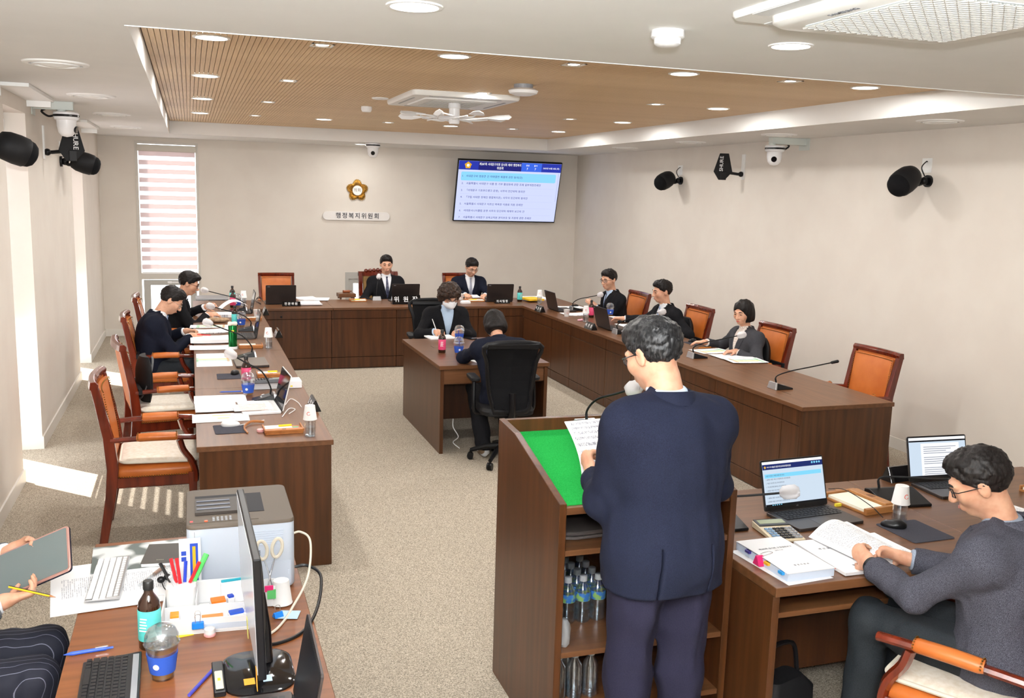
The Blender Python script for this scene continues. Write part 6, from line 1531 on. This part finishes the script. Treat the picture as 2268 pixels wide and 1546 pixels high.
MB(Matrix.Translation((0, 0, .021)) @ sl_).box(-.053, .053, .03, .083, .0, .004).build('head_panel', blackp, t, bev=.001); MB(Matrix.Translation((0, 0, .021)) @ sl_).box(-.045, .045, .045, .076, .004, .0046).build('display', pm('lcd_green', srgb(150,156,120), .25), t)
ckey = None
for i in range(7):
    for j in range(5):
        mt = keym if 1 < i < 5 else (greyp if i > 4 else pm('key_blue', srgb(130,160,190), .5) if 'key_blue' not in MATS else MATS['key_blue'])
        MB().loft([[(a*k, b*k, q) for a, b in ((-.0055, -.0055), (.0055, -.0055), (.0055, .0055), (-.0055, .0055))] for q, k in ((0, 1), (.005, .85))]).build('key', mt, t, loc=(-.042+.014*i, -.068+.018*j, .0135+.109*(.012+.018*j)))
# thick bound stack with clips and tabs
st = thing('document_stack', 'thick clipped document stack with coloured tabs at the front table corner', 'papers', (2.175, 2.985, DT), .02); st.scale = (1, 1.15, 1)
b = MB(); b.prism([(-.105, -.149), (.105, -.149), (.105, .149), (-.105, .149)], 0, .03); b.build('leaves', pm('leaf_edges', srgb(214,226,244), .8), st)
page_285 = printed('report_cover', rows=(5, .01)); f = lambda u, v: ((u-.5)*.214, (v-.5)*.3, .033+.004*(1-u)*math.sin(v*3)); MB().sheet(f, 6, 6, .002).build('cover_sheet', paper_w, st, smooth=True)
b = MB(); letters(b, '제285회 정기회 구정업무보고', .013, (0, .05, .0375), extrude=.0001); letters(b, '(2022. 9. 15)', .008, (0, .028, .0375), extrude=.0001); letters(b, '행정지원과', .011, (0, -.1, .0365), spacing=1.5, extrude=.0001); stuff(b.build('cover_print', MATS['dark_ink'], st))
MB().slab([(-.02, .002), (.02, .002), (.006, .04), (-.006, .04)], -.128, -.098).build('binder_clip', pm('clip_pink', srgb(216,40,110), .4), st, bev=.002)
MB().tube(curve_pts([(-.1, .012, .04), (-.06, .018, .042), (-.05, .004, .042), (-.1, -.008, .04)], 4), .0012, 5).build('clip_wire', chrome, st)
for k, (c, y) in enumerate((((50,40,120), .07), ((240,180,40), -.04), ((40,150,220), -.12))): MB().box(-.116, -.1, y-.012, y+.012, .02, .03).build('page_tab', pm('ptab%d' % k, srgb(*c), .5), st)
for k, (c, y) in enumerate((((230,220,60), .09), ((140,200,80), .04), ((240,60,110), .0), ((250,110,60), -.03), ((230,60,60), -.13))): MB().box(.1, .118, y-.012, y+.012, .012+.003*k, .014+.003*k).build('page_tab', pm('rtab%d' % k, srgb(*c), .5), st)
sheetp('white sheet slipped under the clipped document stack', 2.15, 2.97, .08, paper_w, .21, .36, th=.001, name='paper_sheet')
t = sheetp('open budget report lying before the man in tweed', 2.43, 2.965, -.02, paper_w, .21, .34, th=.012, curl=.003, name='open_report')
b = MB(); letters(b, '예 산 설 명 서', .016, (-.01, .07, .0145), extrude=.0001); letters(b, '행정지원과', .013, (0, -.11, .0155), extrude=.0001); stuff(b.build('cover_print', MATS['dark_ink'], t))
b = MB(); b.sheet(lambda u, v: ((u-.5)*.21, (v-.5)*.297+.0, .02+.06*math.sin(min(1, u*1.1)*2.4)*(.6+.4*v)), 12, 4, .001)
tag(b.build('turned_page', page, loc=(2.535, 3.02, DT), rot=(0, 0, .12), smooth=True), 'page being turned in the hands of the man in tweed', 'papers')
sheetp('printed page to the right of the turned page', 2.65, 3.0, .05, page, .21, .297, th=.006, curl=.003)
sheetp('printed page at the right edge beside the man in tweed', *(3.596,3.203), .2, page, .21, .297, th=.003)
def memo_box(label, x, y, rz):
    t = thing('memo_box', label, 'tray', (x, y, DT), rz); ow = MATS.get('oak_box') or wood('oak_box', srgb(150,98,52), srgb(176,122,70), (3, 14, 14), .4)
    MB().box(-.11, .11, -.075, .075, 0, .01).build('base', ow, t, bev=.001)
    for s in (-1, 1): MB().box(-.11, .11, s*.07-.005, s*.07+.005, .01, .03).build('side', ow, t, bev=.001)
    MB().box(.05, .11, -.064, .064, .0101, .036).build('pen_lid', ow, t, bev=.003); MB().box(-.1, .045, -.062, .062, .0101, .022).build('memo_pad', memo, t)
    MB().cb((.08, .0, .0364), (.03, .02, .0008)).build('crest', MATS['crest_brown'], t)
    return t
memo_box('wooden memo box with cream pad between the laptops of the front table', 2.955, 3.51, .1).scale = (.85, 1.85, 1)
memo_box('wooden memo box at the right edge of the photo', 4.02, 3.42, .0)
flat('wood_coaster', 'small square wooden coaster behind the memo box', 'coaster', *(3.006,3.668), -.2, rrect(.09, .07, .005, 2), .012, MATS['oak_box'], bev=.001)
wbottle('capped water bottle with ring-marked paper cup beside the man in tweed', *(2.942,3.231), .3)
mousepad('dark grey mouse mat before the man in tweed', 2.95, 3.14, .02, .22, .24); mouse('black mouse on the mat before the man in tweed', *(2.893,3.208), .9, z=DT+.003, m='black_plastic')
tag(MB().tube(curve_pts([V3((2.913,3.299), DT+.012), V3((2.923,3.402), DT+.035), V3((2.916,3.570), DT+.055), V3((2.940,3.720), DT+.012)], 6), .002, 6).build('mouse_cable', blackp, smooth=True), 'black mouse cable over the wooden memo box', 'cable')
t = tag(MB().tube(curve_pts([V3((2.878,3.628), DT+.006), V3((2.920,3.624), DT+.014), V3((2.899,3.560), DT+.008), V3((2.847,3.519), DT+.005)], 6), .003, 6).build('network_cable', pm('cable_blue', srgb(50,110,220), .4), smooth=True), 'blue network cable at the side of the agenda laptop', 'cable'); MB().cb(V3((2.838,3.515), DT+.006), (.03, .014, .012)).build('plug', MATS['sticker_yellow'], t)
plate('black name plate behind the document laptop', *(3.443,3.798), .1, w=.2, h=.075)
# watch on the man's wrist moves with him
P_, I_ = ppl['tweed']; W_ = I_['ARM'][0][2]; E_ = I_['ARM'][0][1]; d_ = Vector(nrm(W_-E_)); c_ = Vector(W_)-d_*.012
q_ = d_.to_track_quat('Z', 'Y').to_matrix().to_4x4(); b = MB(Matrix.Translation(c_) @ q_); b.lathe([(.031, -.011), (.034, -.011), (.034, .011), (.031, .011)], 24); wt = b.build('watch', blackp, P_, smooth=True)
b = MB(Matrix.Translation(c_) @ q_); b.box(-.037, -.03, -.018, .018, -.018, .018); b.build('watch_face', gloss_b, wt, bev=.002)
t = thing('black_bag', 'black bag on the floor under the front table', 'bag', (2.22, 3.0, 0), .3); MB().loft([[(x*k, y*k, z) for x, y in rrect(.3, .16, .05, 4)] for z, k in ((0, .9), (.04, 1), (.2, .95), (.25, .6))]).build('body', blackm, t, smooth=True); MB().tube(curve_pts([(-.1, 0, .24), (-.08, .02, .36), (.08, .02, .36), (.1, 0, .24)], 5), .01, 6).build('strap', blackp, t, smooth=True)
# --- operator's table, lower left
t = thing('laser_printer', 'pale blue-grey laser printer with dark top on the foreground table', 'printer', (.14, 3.445, DT))
pb_ = pm('printer_pale', srgb(206,216,230), .4); pt_ = pm('printer_taupe', srgb(92,82,72), .55, spec=.3); X0, X1, Y0, Y1, H_ = -.18, .18, -.205, .205, .251
b = MB(); b.loft([[(x*k, y*k, z) for x, y in rrect(.36, .41, .025, 5)] for z, k in ((0, .97), (.01, 1), (H_-.012, 1))]); b.build('body', pb_, t, smooth=True)
fr_ = MB(); fr_.loft([[(x, y, H_-.0118) for x, y in rrect(.362, .412, .026, 5)], [(x, y, H_-.004) for x, y in rrect(.362, .412, .026, 5)], [(x*.985, y*.985, H_) for x, y in rrect(.362, .412, .026, 5)]]); fr_.build('top_cover', pt_, t, smooth=True)
MB().box(-.15, .085, -.095, .12, H_, H_+.0012).build('output_well', pm('well_dark', (.01, .01, .014), .55, spec=.2), t)
MB().slab([(-.095, H_+.0012), (.09, H_+.0012), (.09, H_+.002), (-.095, H_+.0105)], -.15, .03).build('output_ramp', pm('ramp_taupe', srgb(62,56,52), .5, spec=.3), t)
for k in range(3): MB().box(-.145, -.03, -.06+.05*k, -.05+.05*k, H_+.0095-.0022*k, H_+.0112-.0022*k).build('ramp_rib', pm('rib_blue', srgb(90,96,112), .4) if 'rib_blue' not in MATS else MATS['rib_blue'], t)
MB().box(-.17, .06, -.175, -.105, H_, H_+.0015).build('control_panel', pt_, t)
for i in range(5):
    for j in range(3): MB().lathe([(.001, 0), (.0042, 0), (.0042, .003), (.001, .003)], 10, (-.09+.014*i, -.165+.015*j, H_+.0015)).build('button', greyp, t)
MB().lathe([(.001, 0), (.006, 0), (.006, .003), (.001, .003)], 12, (-.115, -.165, H_+.0015)).build('stop_button', pm('button_orange', srgb(236,100,60), .4), t); MB().box(-.168, -.158, -.165, -.15, H_+.0015, H_+.002).build('red_badge', MATS['pen_red'], t)
for k in range(7): MB().box(.04, .14, Y0-.0025, Y0+.001, .165+.008*k, .168+.008*k).build('vent_rib', pb_, t)
for k in range(7): MB().box(.05, .062, Y0-.0015, Y0+.001, .10+.007*k, .1025+.007*k).build('vent_slot', blackm, t)
MB().box(.03, .165, Y0-.0012, Y0, .015, .1).build('side_hatch', pm('hatch', srgb(198,208,222), .4), t); MB().box(.155, .16, Y0-.003, Y0, .05, .07).build('hatch_latch', pb_, t); MB().box(-.155, -.153, Y0-.0008, Y0, .02, H_-.02).build('seam', greyp, t)
tag(MB().tube(curve_pts([(.325, 3.42, .87), (.36, 3.42, .875), (.39, 3.38, .85), (.36, 3.2, .79), (.29, 3.05, .746), (.24, 2.93, .746), (.19, 2.86, .746)], 8), .0042, 7).build('usb_cable', pm('cable_beige', srgb(226,218,200), .5), smooth=True), 'beige cable looping from the foreground printer', 'cable')
tag(MB().tube(curve_pts([(.325, 3.30, .79), (.37, 3.3, .79), (.41, 3.24, .77), (.37, 3.02, .75), (.3, 2.86, .747), (.2, 2.8, .75), (.17, 2.78, .8)], 8), .0055, 7).build('power_cable', blackp, smooth=True), 'thick black power cable from the foreground printer', 'cable')
# monitor seen edge-on
t = thing('desktop_monitor', 'thin black monitor seen edge-on beside the printer', 'monitor', (.142, 2.75, DT), .02)
MB().loft([[(x*k, y*k, z) for x, y in rrect(.2, .26, .07, 6)] for z, k in ((0, 1), (.006, 1.0), (.012, .9))]).build('stand_base', gloss_b, t, loc=(.01, -.1, 0), smooth=True)
MB().tube([(.035, -.06, .01), (.035, -.03, .1), (.022, 0, .2)], [.022, .02, .02], 10).build('stand_neck', gloss_b, t, smooth=True)
M_ = Matrix.Translation((0, 0, .085)) @ Matrix.Rotation(-.03, 4, 'Y')
b = MB(M_); b.slab([(-.31, 0), (.31, 0), (.31, .345), (-.31, .345)], -.006, .016); b.build('housing', blackp, t, bev=.004, seg=2)
b = MB(M_); b.loft([[(.016, y, z+.172) for y, z in rrect(.54, .27, .05, 4)], [(.028, y, z+.172) for y, z in rrect(.4, .2, .06, 4)]]); b.build('rear_shell', blackm, t, bev=.003)
b = MB(M_); b.box(-.0075, -.006, -.302, .302, .014, .337); b.build('screen', pm('screen_grey', srgb(176,178,180), .2, emit=srgb(120,124,128), es=.5), t)
for k, (y, z, c) in enumerate(((.05, -.012, (230,226,120)), (-.27, -.012, (250,170,60)))):
    b = MB(M_); b.box(-.009, -.0075, y-.015, y+.015, z-.03, z+.03); b.build('sticky_note', pm('note%d' % k, srgb(*c), .7), t)
MB().cb((-.02, -.17, .0135), (.03, .035, .001)).build('sticky_note', MATS['note1'], t); MB().cb((.03, -.165, .0135), (.025, .035, .001)).build('sticky_note', pm('note_blue', srgb(190,216,240), .7), t)
mk2 = emis('operator_screen', srgb(40,42,46), .6)
laptop('dark laptop cut off by the bottom edge, right of the monitor', .235, 2.32, -HP-.02, lid=100, screen=mk2)
# keyboards
t = thing('black_keyboard', 'black desktop keyboard at the bottom left of the photo', 'keyboard', (-.25, 2.6, DT), -HP+.02)
MB().slab([(-.075, 0), (.085, 0), (.085, .026), (-.075, .014)], -.225, .225).build('case', pm('keyboard_black', (.012, .012, .014), .4), t, bev=.005, seg=2)
MB().box(-.21, .21, .062, .08, .0235, .0255).build('media_strip', greyp, t)
keyboard_keys(t, 22, 6, .0195, .016, .0155, .008, pm('key_black', (.014, .014, .016), .25), .0185, -.066, -.215)
t = thing('white_keyboard', 'slim white and silver keyboard lying on papers', 'keyboard', (-.307, 3.44, DT+.012), -HP-.03)
MB().slab([(-.055, 0), (.055, 0), (.055, .012), (-.055, .005)], -.185, .185).build('case', silver, t, bev=.002)
keyboard_keys(t, 17, 5, .0212, .0185, .0185, .003, pm('key_white', srgb(244,244,244), .4), .0085, -.053, -.18)
sheetp('printed pages under the white keyboard, hanging over the table edge', -.33, 3.42, .12, page_x, .32, .42, z=DT, th=.004)
sheetp('magazine with a grey photo behind the white keyboard', -.2, 3.66, .05, noisy(pm('magazine', srgb(150,160,160), .3), srgb(96,106,104), srgb(226,230,230), sc=9, detail=1, lo=.45, hi=.55), .36, .26, z=DT+.005, th=.003)
sheetp('printed page with a table under the clear pen', -.16, 3.42, .1, page_x, .2, .3, z=DT+.0045, th=.002)
sheetp('long white pad at the edge of the papers by the brown bottle', -.22, 3.28, .1, paper_w, .3, .12, z=DT, th=.003)
t = thing('notebook', 'dark pocket notebook marked 2023 beside the printer', 'notebook', (-.13, 3.62, DT+.009), -.12)
MB().box(-.062, .062, -.095, .095, 0, .012).build('pages', paper_w, t); MB().box(-.065, .065, -.098, .098, .0121, .0145).build('cover', pm('notebook_cover', srgb(62,56,50), .5), t, bev=.001); lettering('2023', .014, pm('notebook_print', srgb(170,165,150), .5), t, (0, -.07, .0152), extrude=.0001)
t = thing('plastic_pack', 'crumpled clear wrapper between notebook and printer', 'wrapper', (-.075, 3.5, DT+.008), .3); MB().loft([[(x*k+.004*math.sin(9*y*30), y*k, z) for x, y in rrect(.05, .14, .015, 5)] for z, k in ((0, 1), (.012, .9), (.02, .5))]).build('wrap', bag_m, t, smooth=True)
t = thing('pen', 'clear brown-tipped pen lying across the table page', 'pen', (-.165, 3.42, DT+.016), 1.1); MB().cyl((-.08, 0, 0), (.02, 0, 0), .006, n=10).build('barrel', clear_p, t, smooth=True); MB().cyl((.02, 0, 0), (.09, 0, 0), .0065, n=10).build('cap', pm('cap_brown', srgb(150,120,104), .4), t, smooth=True)
t = thing('earphones', 'black earphones lying on the table page', 'earphones', (-.13, 3.36, DT+.012), 0); MB().ell((0, 0, .012), (.014, .012, .012)).ell((.02, .02, .012), (.012,)*3).tube(curve_pts([(0, 0, .01), (.01, -.05, .004), (.02, -.08, .003)], 5), .002, 5).build('bud', blackp, t, smooth=True)
t = bottle('large brown bottle with teal label on the foreground table', *(-0.149,2.901), -.5, col=teal_l); t.scale = (1.0, 1.0, 1.05)
iced('iced tea in a blue sleeve on the foreground table', *(-0.108,2.697), -.1, fill=.085)
t = thing('pen', 'blue ballpoint pen at the left of the foreground table', 'pen', V3((-0.319,2.906), DT+.006), .1)
MB().cyl((-.05, 0, 0), (.045, 0, 0), .006, n=10).cyl((-.072, 0, 0), (-.05, 0, 0), .001, .006, n=10).build('barrel', MATS['pen_blue'], t, smooth=True); MB().cyl((.045, 0, 0), (.065, 0, 0), .0035, n=8).build('push_button', MATS['pen_blue'], t); MB().box(.015, .05, -.002, .002, .006, .009).build('clip', chrome, t)
t = thing('ruler_pen', 'thin violet-blue stick leaning across the foreground table', 'pen', V3((0.004,2.644), DT+.005), 1.1); MB().cyl((-.09, 0, 0), (.08, 0, 0), .005, n=8).build('barrel', pm('stick_violet', srgb(70,70,170), .4), t)
t = thing('stapler_case', 'black and cream cutter box at the bottom edge of the photo', 'box', V3((0.043,2.628), DT), .02)
MB().box(-.016, .016, -.09, .09, 0, .018).build('case', blackp, t, bev=.003); MB().box(-.011, .011, -.08, .02, .0181, .024).build('cream_strip', pm('cream_strip', srgb(214,212,196), .5), t, bev=.002); MB().box(-.004, .004, -.04, -.025, .0241, .0246).build('sticker', MATS['sticker_yellow'], t)
t = flat('pink_pot', 'small white and pink pot before the white organizer', 'pot', *(0.025,2.927), 0, [(.018*math.cos(a*.4), .018*math.sin(a*.4)) for a in range(16)], .01, MATS['pink_plastic'], bev=.002); MB().lathe([(.002, .0101), (.0165, .0101), (.0165, .024), (.014, .026), (.002, .026)], 20).build('lid', whitep, t, smooth=True)
flat('sticky_note', 'yellow sticky note flag before the white organizer', 'note', *(-0.049,2.948), .2, [(-.025, -.008), (.025, -.008), (.025, .008), (-.025, .008)], .001, pm('note_gold', srgb(250,206,50), .7))
flat('sticky_note', 'pale blue note lying right of the monitor', 'note', *(0.276,3.013), -.3, [(-.032, -.03), (.034, -.03), (.034, .03), (-.032, .03)], .0012, MATS['note_blue'])
t = thing('binder_clip', 'blue binder clip under the pale blue note', 'clip', V3((0.241,3.008), DT), .4); MB().slab([(-.012, 0), (.012, 0), (.003, .016), (-.003, .016)], -.015, .015).build('body', pm('clip_blue', srgb(20,120,210), .4), t); MB().tube(curve_pts([(-.008, .0, .015), (-.008, .004, .036), (.008, .004, .036), (.008, 0, .015)], 4), .001, 5).build('wire', chrome, t)
# white organizer with pens, packets and scissors
OX, OY = .035, 3.065
t = thing('desk_organizer', 'white divided desk organizer full of small packets', 'organizer', (OX, OY, DT), -.06)
for x0, x1, y0, y1, z in ((-.15, .15, -.118, -.113, .05), (-.15, .15, .103, .108, .085), (-.15, -.145, -.113, .103, .065), (.145, .15, -.113, .103, .065), (-.05, -.046, -.02, .103, .07), (-.145, .145, -.018, -.014, .05)): MB().box(x0, x1, y0, y1, .0045, z).build('wall', whitep, t, bev=.001)
MB().box(-.15, .15, -.118, .108, 0, .004).build('floor_plate', whitep, t)
MB().prism(rrect(.094, .085, .02, 5, -.097, .055), .005, .1).build('pen_cup', whitep, t, bev=.002)
MB().box(-.025, .12, -.119, -.118, .012, .03).build('label_strip', MATS['hatch'], t)
def stick(name, label, cat, a, b, r, col, cap=None):
    o = thing(name, label, cat, a); v = Vector(b)-Vector(a); m = MATS.get(col[0]) or pm(col[0], srgb(*col[1]), .4)
    MB().cyl((0, 0, 0), tuple(v*.8), r, n=8).build('barrel', m, o, smooth=True); MB().cyl(tuple(v*.8), tuple(v), r*1.06, n=8).build('cap', cap or m, o, smooth=True)
pc = lambda dx, dy: (OX-.097+dx, OY+.06+dy)
for lb, dx, dy, tx, ty, h_, c in (('first red pen standing in the white pen cup', -.012, .01, -.02, .03, .12, ('ink_red', (220,30,40))), ('second red pen standing in the white pen cup', .0, .0, -.012, .03, .125, ('ink_red', (220,30,40))), ('black marker standing at the left of the pen cup', -.03, .02, -.04, .02, .1, ('ink_black', (20,20,22))), ('blue pen standing in the middle of the pen cup', .014, .01, .006, .02, .105, ('ink_blue', (30,60,180))), ('red cap marker leaning right in the pen cup', .03, .0, .04, .02, .1, ('ink_red', (220,30,40))), ('white marker leaning left at the front of the pen cup', -.014, -.02, -.02, -.02, .07, ('ink_white', (226,226,230)))):
    a = pc(dx, dy); stick('pen', lb, 'pen', (a[0], a[1], DT+.1), (a[0]+tx*.8, a[1]+ty, DT+.1+h_*.62), .0055, c, None)
stick('cutter', 'green cutter knife standing in the pen cup', 'cutter', (*pc(.042, .01), DT+.1), (*pc(.085, .05), DT+.175), .009, ('cutter_green', (90,200,100)))
t2 = thing('pencil_packet', 'white and blue pencil packet standing against the printer', 'packet', (-.03, 3.213, DT+.0), (-.06, 0, 0)); MB().box(-.035, .035, -.006, .006, 0, .215).build('sleeve', paper_w, t2); MB().box(.0, .026, -.0075, -.006, .03, .2).build('blue_panel', pm('packet_blue', srgb(30,66,170), .5), t2); MB().slab([(-.0088, .05), (-.0076, .05), (-.0076, .19), (-.0088, .19)], .008, .018).build('pencil_picture', pm('packet_yellow', srgb(246,176,30), .5), t2); MB().box(-.028, -.012, -.0068, -.006, .14, .155).build('badge', MATS['packet_blue'], t2); MB().box(-.028, -.012, -.0068, -.006, .16, .175).build('badge', MATS['packet_blue'], t2)
for k, (lb, x, y, w_, h_, z_, c, a) in enumerate((('orange and white packet with a blue plus in the organizer', .02, .02, .05, .04, .05, (240,120,30), .1), ('small blue packet beside the orange one', .06, .03, .022, .022, .055, (40,70,180), .3), ('orange tape roll cover at the front of the organizer', .0, -.06, .07, .03, .03, (240,150,80), .0), ('crumpled blue packet at the front of the organizer', .075, -.055, .05, .03, .036, (50,90,200), .2), ('teal box cutter lying on the back of the organizer', .08, .085, .1, .012, .088, (40,160,180), .12), ('orange striped index block at the left of the organizer', -.115, -.05, .03, .04, .045, (246,150,40), .0), ('pale purple packet at the right of the organizer', .12, -.05, .04, .05, .04, (220,214,236), -.2))):
    o = thing('packet', lb, 'packet', (OX+x, OY+y, DT+.005), a); MB().box(-w_/2, w_/2, -h_/2, h_/2, 0, z_-.012).build('card', paper_w, o, bev=.002); MB().box(-w_/2+.002, w_/2-.002, -h_/2+.002, h_/2-.002, z_-.0118, z_-.004).build('print', pm('packet_print%d' % k, srgb(*c), .5), o, bev=.001)
o = thing('binder_clip', 'blue binder clip on the front wall of the organizer', 'clip', (OX-.045, OY-.122, DT+.02), 0); MB().box(-.018, .018, -.006, .008, 0, .022).build('body', MATS['clip_blue'], o, bev=.002)
for s in (-1, 1): MB().tube(curve_pts([(-.006, s*.004, .02), (-.008, s*.012, .05), (.008, s*.012, .05), (.006, s*.004, .02)], 4), .001, 5).build('wire', chrome, o)
pcup('upside-down paper cup by the scissors behind the monitor', *(0.261,3.115), .4); o = bpy.data.objects[[k.name for k in bpy.data.objects if k.get('label') == 'upside-down paper cup by the scissors behind the monitor'][0]]; o.rotation_euler = (math.pi, 0, .4); o.location.z = DT+.081
o = thing('scissors', 'cream-handled scissors standing upright behind the monitor', 'scissors', (.225, 3.13, DT+.03), .2)
for s in (-1, 1):
    MB().tube([(s*.026+.018*math.cos(a), 0, .16+.032*math.sin(a)+.006*math.cos(a)*s) for a in [2*math.pi*k/18 for k in range(18)]], .006, 7, closed=True).build('handle', pm('scissor_cream', srgb(222,214,196), .4) if 'scissor_cream' not in MATS else MATS['scissor_cream'], o, smooth=True)
    MB().tube([(s*.02, 0, .13), (s*.004, 0, .08), (-s*.006, 0, .03), (-s*.008, 0, -.025)], [.006, .007, .006, .002], 6, flat=.4).build('blade', chrome, o, smooth=True)
o = thing('tool_cup', 'white pot holding the scissors behind the monitor', 'pot', (.225, 3.13, DT)); MB().lathe([(.002, 0), (.035, 0), (.037, .07), (.034, .07), (.032, .004), (.002, .004)], 24).build('pot_wall', whitep, o, smooth=True); MB().box(-.012, .016, -.045, -.037, .03, .06).build('green_flag', pm('flag_green', srgb(90,180,100), .6), o); MB().box(-.02, .008, -.042, -.036, .055, .075).build('pink_flag', MATS['clip_pink'], o)
# tablet and pencil held at the left edge
o = thing('tablet', 'tablet in a dark cover held at the left edge of the photo', 'tablet', (-.53, 3.38, .86), (0, 0, 0)); o.rotation_euler = (math.radians(40), math.radians(-24), -.2)
MB().prism(rrect(.26, .18, .012, 4), 0, .008).build('body', pm('tablet_rose', srgb(206,160,150), .3, .5), o, bev=.002); MB().prism(rrect(.262, .182, .012, 4), -.005, -.0002).build('cover', navyd_m, o, bev=.001); MB().prism(rrect(.245, .165, .006, 3), .0081, .0092).build('screen', pm('tablet_screen', srgb(112,122,122), .1), o)
o = thing('pencil', 'yellow and black striped pencil in the hand at the left edge', 'pencil', (-.52, 3.22, .825), (.1, .25, -.25)); MB().cyl((-.07, 0, 0), (.06, 0, 0), .004, n=6).build('shaft', MATS['marker_yellow'], o); MB().box(-.07, .06, -.0015, .0015, .003, .0043).build('stripe', blackp, o); MB().cyl((.06, 0, 0), (.08, 0, 0), .004, .0006, n=6).build('tip', tan_l, o)
